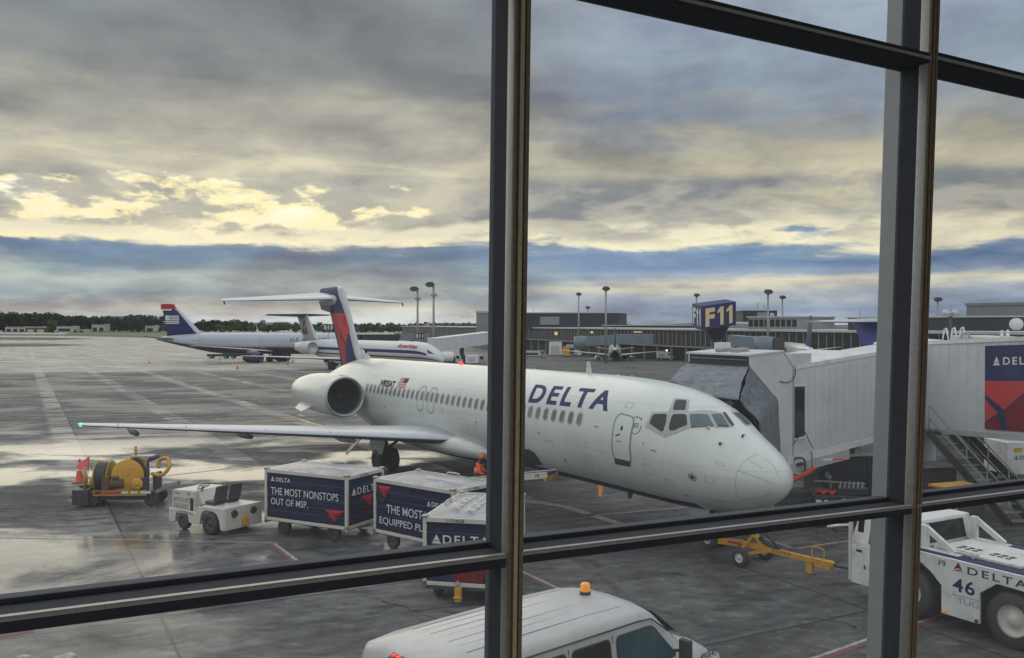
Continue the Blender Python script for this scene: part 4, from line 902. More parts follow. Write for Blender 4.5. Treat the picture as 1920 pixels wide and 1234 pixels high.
for k in range(8): mb.add([(1.13-k*.085,.5835,.64),(1.10-k*.085,.5835,.64),(1.06-k*.085,.5835,.77),(1.09-k*.085,.5835,.77)],[(0,1,2,3)])
mb.build('cooling_slots','hole',hd,fix=False)
mb=MB(); mb.box(.22,.34,.40,.604,.48,.98); mb.build('step_opening','hole',hd)
mb=MB(); mb.box(.21,1.245,.581,.586,.625,.635); mb.box(.21,1.245,.581,.586,.83,.838); mb.build('hood_seam','dark',hd)
# ------------------------------------------------------------------ hose reel cart, cone, flag
t=thing('hose_reel_cart','low trailer carrying yellow hose reels and a rusty motor on the wet apron','hose cart',(-13.55,31.9,0),rad(3))
mb=MB(); mb.box(-1.2,1.25,-.62,.62,.46,.56); mb.box(-1.55,-1.0,-.70,.30,.10,.62); mb.build('deck','dark',t,bevel=.02)
mb=MB(); mb.box(-.85,.95,-.66,-.625,.40,.585); mb.build('edge_board','yellowd',t); 
for k,(x,w_,m) in enumerate(((-.80,.22,'redd'),(-.50,.55,'redl'),(.42,.22,'letter'),(.75,.35,'letter'),(.12,.2,'letter'))):
    mb=MB(); mb.box(x,x+w_,-.670,-.662,.47,.56); mb.build('edge_decal',m,t)
def reel(c,r,w,ax,m='yellow'):
    mb=MB(); mb.lathe([(-w/2-.03,.02),(-w/2-.03,r*.96),(-w/2-.015,r),(-w/2+.01,r*.97),(-w/2+.01,r*.6),(w/2-.01,r*.6),(w/2-.01,r*.97),(w/2+.015,r),(w/2+.03,r*.96),(w/2+.03,.02)],c,ax,40)
    mb.lathe([(-w/2-.035,.02),(-w/2-.05,r*.5),(-w/2-.035,r*.62)],c,ax,32)
    o=mb.build('hose_reel',m,t); hb=MB()
    for q in range(5): hb.lathe([(-w/2+.06+q*(w-.12)/5+.08*math.cos(a),r*.78+.08*math.sin(a)) for a in [k*PI/4 for k in range(9)]],c,ax,28)
    hb.build('coiled_hose','black',o)
reel((-.10+.35,-.18,1.06),.56,.55,'y'); reel((-.72,.05,.98),.54,.42,'x','yellowd'); 
mb=MB(); mb.lathe([(-.06,.03),(-.06,.17),(-.04,.20),(.04,.20),(.06,.17),(.06,.03)],(.62,-.62,.80),'y',24); mb.lathe([(-.07,.001),(-.07,.05),(.0,.05)],(.62,-.62,.80),'y',12); mb.build('hand_wheel','yellow',t)
mb=MB(); mb.box(-.62,-.35,-.55,-.20,.57,1.05); mb.cyl((-.33,-.40,.80),(.12,-.40,.80),.20,.20,16); mb.cyl((-.15,-.5,.95),(-.15,-.5,1.05),.12,.12,12); mb.build('pump_motor','rust',t,bevel=.02)
mb=MB(); mb.box(-1.15,1.1,-.45,.45,.22,.455); mb.box(.72,.98,-.62,-.50,.57,1.0); mb.box(-1.5,-1.2,-.2,.5,.2,.7); mb.build('battery_boxes','dark',t,bevel=.02)
mb=MB(); mb.box(.90,.97,-.5,-.43,.57,1.62); mb.box(1.04,1.16,-.30,.3,.57,1.1); mb.cyl((1.0,-.45,1.62),(1.15,-.1,1.68),.08,.08,10); mb.build('frame_post','dark',t)
mb=MB(); mb.box(.2,.95,-.12,.35,1.635,1.68); mb.build('top_tray','alum',t)
mb=MB(); mb.tube(bezier([(1.0,-.3,1.10),(1.35,-.35,1.05),(1.58,-.25,1.30),(1.45,.0,1.58),(1.15,.1,1.50),(1.15,.0,1.25)],8),.065,10); mb.build('suction_hose','yellow',t)
mb=MB(); mb.cyl((-1.22,-.4,.56),(-1.22,-.4,1.35),.06); mb.cyl((-1.05,-.3,.56),(-1.05,-.3,.95),.05); mb.cyl((.25,.3,1.5),(.25,.3,1.98),.05); mb.build('bollard_pipe','yellowd',t)
mb=MB(); mb.bar((1.2,-.6,.50),(1.85,-.15,.72),.06,.10); mb.bar((1.2,.6,.50),(1.85,.15,.72),.06,.10); mb.build('draw_bar','alum',t)
for x,y in ((-.95,-.5),(-.95,.5),(1.05,-.45),(1.05,.5)): wheel((x,y,.24),.24,.16,t,hub='dark')
mb=MB(); mb.tube(bezier([(-1.55,-.4,.55),(-1.68,-.4,.35),(-1.60,-.4,.20)],6),.015,6); mb.build('loose_cable','black',t)
# pink flag on its stick
t=thing('warning_flag','small pink warning flag on a stick above the hose cart','flag',(-14.78,31.62,1.30))
mb=MB(); mb.cyl((0,0,-.75),(.10,0,.42),.012,n=6); mb.build('stick','dark',t)
mb=MB(); vs=[]
for i in range(7):
    for j in range(5): a,b_=i/6,j/4; vs.append((.09-.42*a*(1-.2*b_)-.05*b_,.05*math.sin(a*5+b_),.42-.50*b_*(1-a*.75)-.33*a))
mb.add(vs,[(i*5+j,(i+1)*5+j,(i+1)*5+j+1,i*5+j+1) for i in range(6) for j in range(4)],0,True); mb.build('flag_cloth','pink',t,fix=False)
def cone(name,label,loc,h,group=None,collar=2):
    t=thing(name,label,'traffic cone',loc,random.random(),group)
    mb=MB(); mb.lathe([(0,.001),(.0,h*.24),(h*.045,h*.24),(h*.05,h*.18),(h*.06,h*.17),(h*.97,h*.045),(h,.02),(h,.001)],(0,0,0),'z',20); b=mb.build('cone_body','orange',t)
    for k in range(collar):
        z0=h*(.50+.20*k); z1=z0+h*.14; r=lambda z:h*.17+(h*.045-h*.17)*(z-h*.06)/(h*.91)+.004
        c=MB(); c.lathe([(z0,r(z0)),(z1,r(z1))],(0,0,0),'z',20); c.build('reflective_collar','white',b)
    c=MB(); c.box(-h*.27,h*.27,-h*.27,h*.27,.001,.03); c.build('base','black',t,bevel=.01)
    return t
p=gp(148,915); cone('traffic_cone','tall orange traffic cone with white collars at the left end of the hose cart',(-17.2,36.2,0),.94)
for (x,y),l in (((280,681),'small orange cone alone on the far apron, left of the blue tailed airliner'),((539,684),'orange cone under the silver engine area, tallest of the two paired far cones'),((549,679),'orange cone just behind its twin beside the far main wheels'),((445,692),'dark red marker cone nearest to the white engine nacelle'),((412,676),'tiny dark cone below the window row of the blue tailed airliner'),((1032,675),'lone orange cone in front of the dark terminal by the white trucks')):
    q=gp(x,y); cone('traffic_cone',l,q,.85 if x!=445 else 1.1,'traffic cones on the far apron',1)
# ------------------------------------------------------------------ van
t=thing('passenger_van','white passenger van with a ribbed roof and an amber beacon parked below the window','van',(.72,13.64,0),rad(41))
def vring(x,z0,zb,zr,yb,yr,crown=.07):
    L_=[(-yb*.96,z0),(-yb,z0+.12),(-yb,zb),(-yr-.05,zr-.22),(-yr-.015,zr-.08),(-yr+.06,zr-.01)]
    top=[(-yr*.55,zr+crown*.72),(0,zr+crown),(yr*.55,zr+crown*.72)]
    R_=[(-a,b) for a,b in L_[::-1]]; return [(x,a,b) for a,b in L_+top+R_]
mb=MB()
mb.loft([vring(-2.98,.5,1.15,1.55,.86,.70),vring(-2.95,.42,1.18,1.90,.93,.78,.05),vring(-2.86,.38,1.20,2.0,.97,.84,.06),vring(-2.4,.36,1.20,2.04,1.0,.86),vring(0,.36,1.20,2.06,1.0,.87),vring(.75,.36,1.20,2.04,1.0,.86),vring(1.05,.36,1.20,1.99,1.0,.84,.06),vring(1.20,.36,1.19,1.90,1.0,.82,.05),vring(1.95,.36,1.16,1.25,.99,.80,.07),vring(2.1,.36,1.12,1.20,.98,.78,.06),vring(2.55,.38,1.06,1.08,.95,.74,.05),vring(2.72,.42,.95,.98,.90,.70,.03),vring(2.78,.5,.8,.85,.84,.66,.01)])
M['vanwhite']=mat('van_off_white',(.47,.47,.465),.38,var=.04,scale=3,dirt=(.30,.29,.27),dscale=2.5,damt=.4,coat=.2)
van=mb.build('body','vanwhite',t,fix=True)
def vs_(x,z,s=-1,off_=.004):      # point on the van's side at height z
    yb,yr,zb,zr=1.0,.87,1.20,2.06
    t_=(z-zb)/(zr-.22-zb); y=yb+(yr+.05-yb)*max(0,t_); return Vector((x,s*(y+off_),z))
def vwin(x0,x1,z0,z1,sl0=0,sl1=0,m='glassd',s=-1):
    def rp(x0,x1,z0,z1,r,o_):
        pts=[]
        for (cx,cz,a0) in ((x1-r,z1-r,0),(x0+r,z1-r,90),(x0+r,z0+r,180),(x1-r,z0+r,270)):
            for k in range(5): a=rad(a0+90*k/4); x=cx+r*math.cos(a); z=cz+r*math.sin(a); f=(z-z0)/(z1-z0); pts.append(vs_(x+(sl1 if cx>(x0+x1)/2 else sl0)*f,z,s,o_))
        return pts
    mb=MB(); a=rp(x0-.025,x1+.025,z0-.025,z1+.025,.08,.003); mb.add(a,[tuple(range(20))]); f=mb.build('side_window','black',t,fix=False)
    mb=MB(); mb.add(rp(x0,x1,z0,z1,.07,.006),[tuple(range(20))]); mb.build('window_pane',m,f,fix=False)
for s in (-1,1):
    vwin(-2.75,-1.62,1.26,1.78,s=s); vwin(-1.50,-.80,1.26,1.78,s=s); vwin(-.66,.08,1.26,1.78,s=s); vwin(.24,1.52,1.26,1.78,0,-.52,'glassg',s=s)
mb=MB()
for x in (-1.56,-.73,.15): 
    for s in (-1,1): mb.add([vs_(x-.006,.5,s,.005),vs_(x+.006,.5,s,.005),vs_(x+.006,1.83,s,.005),vs_(x-.006,1.83,s,.005)],[(0,1,2,3)])
mb.build('door_seams','dark',t,fix=False)
for s in (-1,1):
    mb=MB(); mb.tube([(-2.85,s*.90,1.875),(-2.3,s*.925,1.905),(.7,s*.925,1.915),(1.02,s*.905,1.885),(1.45,s*.88,1.60)],.013,6); mb.build('drip_rail','dark',van)
mb=MB()
for k in range(-3,4):
    y=k*.20; pts=[(x,y,2.05+.07*(1-(y/.87)**2)*.98+dz_) for x,dz_ in ((-2.25,-.012),(-1.2,.0),(0,.004),(.7,-.016))]
    for a,b_ in zip(pts,pts[1:]): mb.bar(a,b_,.014,.010)
mb.build('roof_ribs','grey',van)
mb=MB(); mb.add([(1.23,-.74,1.88),(1.23,.74,1.88),(1.90,.84,1.34),(1.90,-.84,1.34)],[(0,1,2,3)]); mb.v=[(x+.02,y,z+.03) for x,y,z in mb.v]; mb.build('windscreen','glassg',t,fix=False)
mb=MB(); mb.add([(-2.985,-.66,1.35),(-2.985,.66,1.35),(-2.955,.60,1.78),(-2.955,-.60,1.78)],[(0,1,2,3)]); mb.build('rear_window','glassd',t,fix=False)
mb=MB(); mb.loft([[(-2.90+a,b_*.15,1.975+c) for a,b_,c in ((-.10,-1,-.03),(-.10,1,-.03),(.06,1.0,.045),(.06,-1.0,.045))],[(-2.90+a,b_*.13,1.99+c) for a,b_,c in ((-.09,-1,-.02),(-.09,1,-.02),(.04,1,.05),(.04,-1,.05))]],smooth=False); sl_=mb.build('brake_light_housing','dark',t)
for y in (-.05,.05): mb=MB(); mb.lathe([(0,.001),(.0,.035),(.02,.03),(.03,.001)],(-2.93,y,2.01),'z',12); mb.build('brake_light','redlens',sl_)
mb=MB(); mb.lathe([(0,.001),(0,.085),(.05,.085),(.05,.001)],(.62,.08,2.11),'z',24); bc=mb.build('beacon_base','black',t); mb=MB(); mb.lathe([(.05,.075),(.09,.078),(.15,.076),(.175,.06),(.185,.001)],(.62,.08,2.11),'z',24); mb.build('beacon','amber',bc)
for s in (-1,1):
    mb=MB(); mb.bar((1.45,s*.96,1.32),(1.50,s*1.12,1.36),.04,.05); mb.box(1.42,1.52,s*1.20-.10,s*1.20+.10,1.22,1.55); mb.build('door_mirror','black',t,bevel=.03)
    for x in (-2.0,1.78): wheel((x,s*.88,.36),.36,.24,t)
    mb=MB(); mb.box(2.62,2.80,s*.72-.12,s*.72+.12,.70,.90); mb.build('headlight','chrome',t,bevel=.03)
    mb=MB(); mb.box(-3.0,-2.90,s*.90-.06,s*.90+.06,.75,1.15); mb.build('tail_light','redlens',t,bevel=.02)
letter('490645',(2.10,-.992,1.01),(.42,-.0,0),(0,.0,.11),'letterd',t,.01)
mb=MB(); mb.box(2.74,2.86,-.9,.9,.42,.60); mb.build('front_bumper','grey',t,bevel=.03); mb=MB(); mb.box(-3.08,-2.97,-.9,.9,.42,.58); mb.build('rear_bumper','grey',t,bevel=.03)
mb=MB(); mb.box(2.735,2.80,-.55,.55,.64,.88); mb.build('grille','dark',t)
mb=MB(); mb.box(2.60,2.72,-.915,-.85,.82,.90); mb.build('turn_signal','amber',t)
# ------------------------------------------------------------------ pushback tug (number 46)
t=thing('pushback_tug','white pushback tug numbered 46 with navy deck stripes, coupled to the yellow tow bar','pushback tug',(9.96,19.15,0),rad(120))
HW=1.12
def side_panel(sg):
    z=1.47; top=[(2.45,1.30),(.95,1.47),(-2.6,1.47)]
    pl=[(2.50,.42),(2.50,1.25),(1.0,1.50),(-2.75,1.50),(-2.75,.60),(-2.05,.60),(-1.98,.98),(-1.60,1.20),(-.95,1.22),(-.60,.95),(-.60,.33),(.24,.33),(.24,.90),(.50,1.14),(.78,1.30),(1.50,1.30),(1.85,1.02),(1.90,.42)]
    mb=MB(); mb.prism(pl,sg*(HW-.06),sg*HW,'xz'); return mb.build('side_panel','white',t,bevel=.012)
sp1=side_panel(1); side_panel(-1)
mb=MB(); mb.box(-2.74,1.05,-HW+.062,HW-.062,1.25,1.485); mb.box(-2.7,2.4,-.62,.62,.35,1.248); mb.build('chassis','dark',t)
for sg in (-1,1):
    mb=MB(); mb.box(-2.72,.86,sg*(HW-.21)-.14,sg*(HW-.21)+.14,1.487,1.515); mb.build('deck_stripe','navyl',t,bevel=.01)
mb=MB(); mb.box(-1.15,.75,-.66,.66,1.487,1.56); hd=mb.build('engine_cover','white',t,bevel=.02)
for k in range(3):
    for g_ in (0,1):
        mb=MB(); x=.35-k*.17-g_*.72; mb.box(x-.055,x+.055,.12,.24,1.561,1.566); mb.box(x-.055,x+.055,.30,.38,1.561,1.566); mb.build('cover_slot','hole',hd)
mb=MB(); mb.box(-2.6,-1.22,-.66,.66,1.487,1.53); mb.build('rear_deck','cream',t,bevel=.01)
mb=MB(); mb.tube(bezier([(.55,.80,1.52),(.55,.80,1.62),(-.25,.80,1.62),(-.25,.80,1.52)],4),.022); mb.tube([(.55,.62,1.57),(.55,.80,1.62)],.018); mb.tube([(-.25,.62,1.57),(-.25,.80,1.62)],.018); mb.build('hand_rail','white',t)
# cab
mb=MB(); 
cab=[(.95,1.47),(1.02,2.05),(2.35,2.05),(2.50,1.40),(2.50,.42),(2.05,.42),(1.95,.55),(1.95,1.30),(.95,1.30)]
mb.loft([[(x,-HW+.002+(.12 if z>1.9 else 0),z) for x,z in cab],[(x,HW-.002-(.12 if z>1.9 else 0),z) for x,z in cab]],smooth=False); cb=mb.build('cab','white',t,bevel=.02)
def cabpanel(x0,x1,z0,z1,m,name,o_=.003,par=None):
    f=lambda z:(HW-.002-.12*max(0,(z-1.47)/.58)+o_)
    mb=MB(); mb.add([(x0,f(z0),z0),(x1,f(z0),z0),(x1,f(z1),z1),(x0,f(z1),z1)],[(0,1,2,3)]); return mb.build(name,m,par or cb,fix=False)
dr=cabpanel(1.25,2.12,.60,1.98,'white','cab_door',.006); cabpanel(1.32,2.02,1.38,1.93,'glassd','door_glass',.012,dr); cabpanel(2.20,2.36,1.15,1.90,'glassd','quarter_glass',.008)
mb=MB(); mb.cyl((2.13,HW-.03,1.25),(2.13,HW-.03,1.33),.02,n=8); mb.build('door_hinge','dark',dr); mb=MB(); mb.cyl((2.13,HW+.01,.80),(2.13,HW+.01,.88),.02,n=8); mb.build('door_hinge','dark',dr)
mb=MB(); 
mb.add([(.962,-.80,1.55),(.962,.80,1.55),(1.012,.74,1.97),(1.012,-.74,1.97)],[(0,1,2,3)]); mb.v=[(x-.012,y,z) for x,y,z in mb.v]; mb.build('rear_glass','glassd',cb,fix=False)
mb=MB(); mb.box(2.52,2.60,HW-.10,HW-.02,.45,2.02); mb.build('bumper_post','cream',t,bevel=.01); mb=MB(); mb.box(2.52,2.60,-HW+.02,-HW+.10,.45,2.02); mb.build('bumper_post','cream',t,bevel=.01)
mb=MB(); mb.tube([(2.55,HW-.06,1.70),(2.95,HW-.05,1.62),(2.95,HW+.25,1.62),(2.60,HW+.2,1.72)],.03); mb.build('mirror_arm','white',t)
for sg in (1,-1):
    mb=MB(); mb.bar((.80,sg*.86,1.52),(.80,sg*.86,2.02),.12,.14); mb.bar((.74,sg*.86,1.95),(.10,sg*.86,1.55),.08,.12); mb.box(-.02,.92,sg*.86-.09,sg*.86+.09,1.518,1.545); mb.build('roll_bar','white',t,bevel=.01)
for x in (-1.22,1.08):
    for sg in (-1,1): wheel((x,sg*(HW-.26),.56),.56,.38,t,hub='cream',hr=.56)
y=HW+.003
letter('DELTA',(-.34,y,1.27),(-1.22,0,0),(0,0,.15),'letterd',sp1,.015,0,1.3); flat([[(.5,1),(.08,.16),(.5,.40)],[(.5,1),(.5,.40),(.92,.16)]],(-.02,y,1.265),(-.24,0,0),(0,0,.20),'redd',sp1); flat([[(0,0),(.5,.3),(1,0),(.5,.14)]],(-.02,y,1.262),(-.24,0,0),(0,0,.20),'redd',sp1)
letter('F9',(.30,y,1.30),(-.16,0,0),(0,0,.13),'letterd',sp1,.01); letter('46',(-.02,y,.86),(-.48,0,0),(0,0,.28),'navy',sp1,.02,0,1.12)
mb=MB(); mb.box(-.60,-.02,y-.001,y+.002,.785,.80); mb.build('emblem','seam',sp1); letter('TUG',(-.12,y,.63),(-.46,0,0),(0,0,.12),'seam',sp1,.005)
mb=MB(); mb.cyl((.17,HW,.41),(.17,HW+.02,.41),.04); mb.build('side_reflector','amber',sp1); mb=MB(); mb.cyl((-.54,HW,.38),(-.54,HW+.02,.38),.04); mb.build('side_reflector','redd',sp1)
# tow bar
ta=at(1582,1064,.42); tb=at(1318,1010,.36)
d=Vector((tb.x-ta.x,tb.y-ta.y,0)); Lb=d.length
t=thing('tow_bar','long yellow two-wheeled tow bar running from the tug to the nose wheel','tow bar',(ta.x,ta.y,0),math.atan2(d.y,d.x))
mb=MB(); mb.bar((.25,0,.42),(Lb*.70,0,.47),.12,.13); mb.bar((Lb*.70,0,.47),(Lb,0,.36),.20,.15); mb.build('beam','yellow',t,bevel=.01)
mb=MB(); mb.box(.30,.75,-.09,.09,.30,.50); mb.box(.82,1.0,-.05,.05,.10,.36); mb.build('coupling','yellow',t,bevel=.01)
mb=MB(); mb.cyl((-.1,0,.42),(.28,0,.42),.035); mb.lathe([(-.02,.03),(-.02,.08),(.02,.08),(.02,.03)],(-.12,0,.42),'z',14); mb.build('tow_eye','dark',t)
mb=MB(); mb.tube(bezier([(.55,-.02,.50),(.55,-.02,.74),(.85,-.02,.74),(.85,-.02,.50)],4),.015); mb.build('grab_handle','yellow',t)
xw=Lb*.60
mb=MB(); mb.bar((xw-.55,0,.45),(xw,.42,.33),.05,.06); mb.bar((xw-.55,0,.45),(xw,-.42,.33),.05,.06); mb.bar((xw,-.5,.30),(xw,.5,.30),.07,.07); mb.bar((xw-.25,0,.50),(xw,.0,.80),.10,.10); mb.bar((xw,0,.80),(xw+.2,.38,.36),.05,.06); mb.bar((xw,0,.80),(xw+.2,-.38,.36),.05,.06); mb.build('wheel_carriage','yellow',t)
mb=MB(); mb.cyl((xw-.75,0,.52),(xw-.10,0,1.10),.035); mb.cyl((xw-.65,0,.50),(xw-.15,0,.70),.06); mb.build('jack_handle','dark',t)
for sg in (-1,1): wheel((xw+.05,sg*.56,.25),.25,.14,t,hub='cream',hr=.5)
letter('CLYDE',(1.95,.062,.44),(-.55,0,.0),(0,0,.07),'letterd',t,.01)
mb=MB(); mb.box(Lb*.70-.05,Lb*.70+.35,.102,.106,.43,.50); mb.build('warning_label','redl',t)
# ------------------------------------------------------------------ people
def skinmesh(name,chains,m,parent=None,sub=2,root=0):
    vs=[];es=[];rs=[]
    for ch in chains:
        prev=None
        for p in ch:
            if isinstance(p,int): prev=p; continue
            vs.append(p[:3]); rs.append(p[3] if len(p)>3 else .05); k=len(vs)-1
            if prev is not None: es.append((prev,k))
            prev=k
    me=bpy.data.meshes.new(name); me.from_pydata(vs,es,[]); o=bpy.data.objects.new(name,me); C.objects.link(o); me.materials.append(M[m])
    md=o.modifiers.new('Skin','SKIN'); sv=me.skin_vertices[0].data
    for i,r in enumerate(rs): sv[i].radius=(r,r); sv[i].use_root=(i==root)
    s_=o.modifiers.new('Sub','SUBSURF'); s_.levels=sub; s_.render_levels=sub; md.use_smooth_shade=True
    dg=bpy.context.evaluated_depsgraph_get(); me2=bpy.data.meshes.new_from_object(o.evaluated_get(dg)); o.modifiers.clear(); o.data=me2
    for p in me2.polygons: p.use_smooth=True
    if parent: o.parent=parent
    return o
def hand(mb_parent,p,dirv,m,sgn=1):
    # palm, four fingers of different length and a thumb, as one skinned body
    p=Vector(p); d=Vector(dirv).normalized(); s=d.cross(Vector((0,0,1))).normalized() if abs(d.z)<.9 else Vector((0,1,0)); u=s.cross(d)
    ch=[[(*p,.026),(*(p+d*.05),.030),(*(p+d*.085),.026)]]
    for k,l in enumerate((.070,.078,.072,.056)):
        b=p+d*.080+s*(k-1.5)*.020; ch.append([2,(*(b+d*.01),.010),(*(b+d*l*.55-u*.012),.009),(*(b+d*l*.85-u*.035),.008)])
    ch.append([0,(*(p+d*.03+s*.035*sgn-u*.01),.012),(*(p+d*.07+s*.055*sgn-u*.02),.009)])
    return skinmesh('hand',ch,m,mb_parent,1)
def person(label,loc,rz,jacket='hivis',bend=0.,arms=((.20,.30),(.15,.25)),hood=True,muff=True):
    t=thing('person',label,'person',loc,rz)
    c,s_=math.cos(bend),math.sin(bend)
    def up(x,y,z): dz=z-.95; return (x*c+dz*s_,y,.95+dz*c-x*s_)   # lean the upper body forward (+x)
    # one continuous body
    ch=[[(0,0,.95,.15),(*up(0,0,1.12),.145),(*up(0,0,1.32),.16),(*up(0,0,1.44),.115),(*up(.0,0,1.52),.058),(*up(.02,0,1.60),.082),(*up(.025,0,1.69),.092),(*up(.015,0,1.76),.07)]]
    for sg in (1,-1):
        ch.append([0,(.0,sg*.10,.88,.105),(.03,sg*.11,.50,.072),(-.02,sg*.12,.12,.050),(.10,sg*.13,.05,.042),(.17,sg*.13,.04,.035)])
        ax,az=arms[0] if sg>0 else arms[1]
        S0=up(0,sg*.19,1.42); E0=up(ax*.5,sg*.27,1.15); W0=up(ax+.10,sg*.22,1.15+az*.2)
        ch.append([3,(*S0,.072),(*E0,.052),(*W0,.036)])
    body=skinmesh('body',ch,'trousers',t)
    # jacket follows torso and arms
    ch=[[(*up(0,0,.92),.165),(*up(0,0,1.12),.165),(*up(0,0,1.32),.180),(*up(0,0,1.45),.135)]]
    for sg in (1,-1):
        ax,az=arms[0] if sg>0 else arms[1]
        ch.append([3,(*up(0,sg*.20,1.42),.088),(*up(ax*.5,sg*.285,1.15),.068),(*up(ax+.07,sg*.225,1.15+az*.18),.052)])
        W0=up(ax+.10,sg*.22,1.15+az*.2); hand(t,W0,(c,0,-s_*.5-.2),'skinp' if jacket!='hivis' else 'black',sg)
    skinmesh('jacket',ch,jacket,t)
    mb=MB(); mb.lathe([(.0,.178),(.05,.180)],up(0,0,1.18),'z',20); mb.build('reflective_band','letter',t)
    h=Vector(up(.025,0,1.69))
    mb=MB(); mb.lathe([(-.115,.03),(-.08,.074),(-.02,.092),(.05,.090),(.10,.06),(.12,.001)],(h.x+.012,h.y,h.z),'z',20); f=mb.build('face','skinp',t)
    mb=MB(); mb.loft([[h+Vector((.095,-.012,-.03)),h+Vector((.095,.012,-.03)),h+Vector((.10,0,.02))],[h+Vector((.125,-.008,-.03)),h+Vector((.125,.008,-.03)),h+Vector((.11,0,.015))]],smooth=False); mb.build('nose','skinp',f)
    for sg in (-1,1): mb=MB(); mb.lathe([(0,.001),(.004,.012),(.008,.001)],(h.x+.096,sg*.035,h.z+.015),'x',8); mb.build('eye','dark',f)
    mb=MB(); mb.box(h.x+.094,h.x+.100,-.025,.025,h.z-.062,h.z-.054); mb.build('mouth','redd',f)
    if hood:
        mb=MB(); rings=[]
        for a,r in ((-1.2,.10),(-.8,.118),(-.3,.128),(.3,.128),(.8,.10),(1.3,.045)):
            rings.append([(h.x-.02-.02*abs(a)+r*math.cos(k*PI/9+PI/2.6),h.y+r*math.sin(k*PI/9+PI/2.6)*1.0,h.z+.105*math.sin(a)) for k in range(12)])
        mb.loft(rings,closed=False,caps=False); mb.build('hood',jacket,t)
    if muff:
        for sg in (-1,1): mb=MB(); mb.lathe([(-.02,.001),(-.02,.035),(.02,.04),(.03,.001)],(h.x,h.y+sg*.125,h.z-.01),'y',14); mb.build('ear_muff','lime',t)
    return t
person('ramp worker in bright orange hooded jacket with lime ear muffs beside the belt loader',(-1.22,32.1,0),rad(-15),bend=rad(14),arms=((.16,-.3),(.22,-.2)))
w2=at(1541,882,1.35); person('bending ramp worker with bright orange hood under the white jet bridge',(w2.x+.35,w2.y+.2,0),rad(200),jacket='canvas',bend=rad(50),arms=((.25,-1.2),(.2,-1.5)),muff=False)
hw=at(1539,872,1.5)
# ------------------------------------------------------------------ belt loader
t=thing('belt_loader','white belt loader marked 79 reaching under the airliner behind the carts','belt loader',(0,0,0))
A=at(1036,888,1.50); B=A+Vector((-3.9,2.3,-.75)); d=(A-B).normalized(); s_=Vector((-d.y,d.x,0)).normalized()
mb=MB()
for k in (-1,1): mb.bar(B+s_*k*.34,A+s_*k*.34,.06,.20)
mb.build('conveyor_frame','cream',t,bevel=.01); mb=MB(); mb.bar(B+Vector((0,0,.05)),A+Vector((0,0,.05)),.60,.05); mb.build('belt','black',t)
mb=MB(); mb.bar(A-d*.10-s_*.36+Vector((0,0,-.12)),A-d*.02-s_*.36+Vector((0,0,-.12)),.10,.10); mb.bar(A-s_*.2+Vector((0,0,-.10)),A+s_*.2+Vector((0,0,-.10)),.12,.14); mb.build('end_bumper','yellow',t)
letter('79',A-d*.45-s_*.375+Vector((0,0,-.05)),d*.16,(0,0,.11),'letterd',t,.01)
mid=(A+B)/2+Vector((0,0,-.2)); ang=math.atan2(d.y,d.x); R_=Matrix.Translation((mid.x-1.1,mid.y+.7,0))@Matrix.Rotation(ang,4,'Z')
mb=MB(); mb.box(-1.7,1.3,-.85,.85,.35,.72,T=R_); mb.box(.2,1.2,-.85,-.35,.72,1.05,T=R_); mb.build('chassis','cream',t,bevel=.03)
mb=MB(); mb.bar(mid+Vector((0,0,-.4)),mid+d*.9,.08,.08); mb.build('lift_arm','dark',t)
for x in (-1.1,.9):
    for y in (-.75,.75): p=R_@Vector((x,y,.3)); w_=wheel((0,0,0),.30,.2,t,hub='dark'); w_.location=p; w_.rotation_euler=(0,0,ang)
# ------------------------------------------------------------------ jet bridge
BP=Vector((7.42,28.35,0)); bp=Vector((.865,.502,0)); bt=Vector((-.5018,.865,0))
def Q(s,r,z): return BP+bp*s+bt*r+Vector((0,0,z))
jb=thing('jet_bridge','white ribbed jet bridge with grey canvas canopy pressed against the airliner nose','jet bridge',(12.,31.,0))
jo=Vector((12.,31.,0))
def J(s,r,z): return Q(s,r,z)-jo
W_=2.9
mb=MB()
def slab(mb,pts,r0,r1,mi=0):     # polygon in (s,z) extruded across r
    n=len(pts); vs=[J(s,r0,z) for s,z in pts]+[J(s,r1,z) for s,z in pts]
    mb.add(vs,[tuple(range(n)),tuple(range(2*n-1,n-1,-1))]+[(i,(i+1)%n,n+(i+1)%n,n+i) for i in range(n)],mi)
slab(mb,[(0,5.30),(1.43,5.40),(1.86,4.90),(1.86,1.93),(1.35,1.93),(1.18,3.89),(.02,4.94)],0,.08)
slab(mb,[(0,5.30),(1.43,5.40),(1.86,4.90),(1.86,1.93),(1.35,1.93),(1.18,3.89),(.02,4.94)],W_-.08,W_)
cab=mb.build('cab_side','bridge',jb,bevel=.01)
mb=MB(); slab(mb,[(-.06,5.30),(1.45,5.405),(1.45,5.46),(-.06,5.36)],-.03,W_+.03); slab(mb,[(1.45,5.405),(1.90,4.9),(1.90,4.96),(1.45,5.46)],-.001,W_+.001); mb.build('cab_roof','bridge',jb)
mb=MB(); slab(mb,[(.0,5.298),(.0,4.98),(.10,4.98),(.10,5.298)],.081,W_-.081); slab(mb,[(-.05,5.02),(-.05,4.96),(.12,4.96),(.12,4.978)],.05,W_-.05); fa=mb.build('canopy_housing','hole',jb)
mb=MB(); slab(mb,[(-.035,5.16),(-.035,5.19),(-.004,5.19),(-.004,5.16)],.15,W_-.15); mb.build('housing_strip','canvas',fa)
mb=MB(); slab(mb,[(.1,2.10),(3.2,2.25),(3.2,2.16),(.1,2.02)],.081,W_-.081); slab(mb,[(1.87,2.2),(1.87,4.9),(1.95,4.9),(1.95,2.2)],.081,W_-.081); slab(mb,[(-.0,2.02),(1.33,2.02),(1.33,1.75),(.0,1.75)],.3,W_-.1); mb.build('cab_interior','hole',jb)  # dark slabs stand for the shade inside the cab
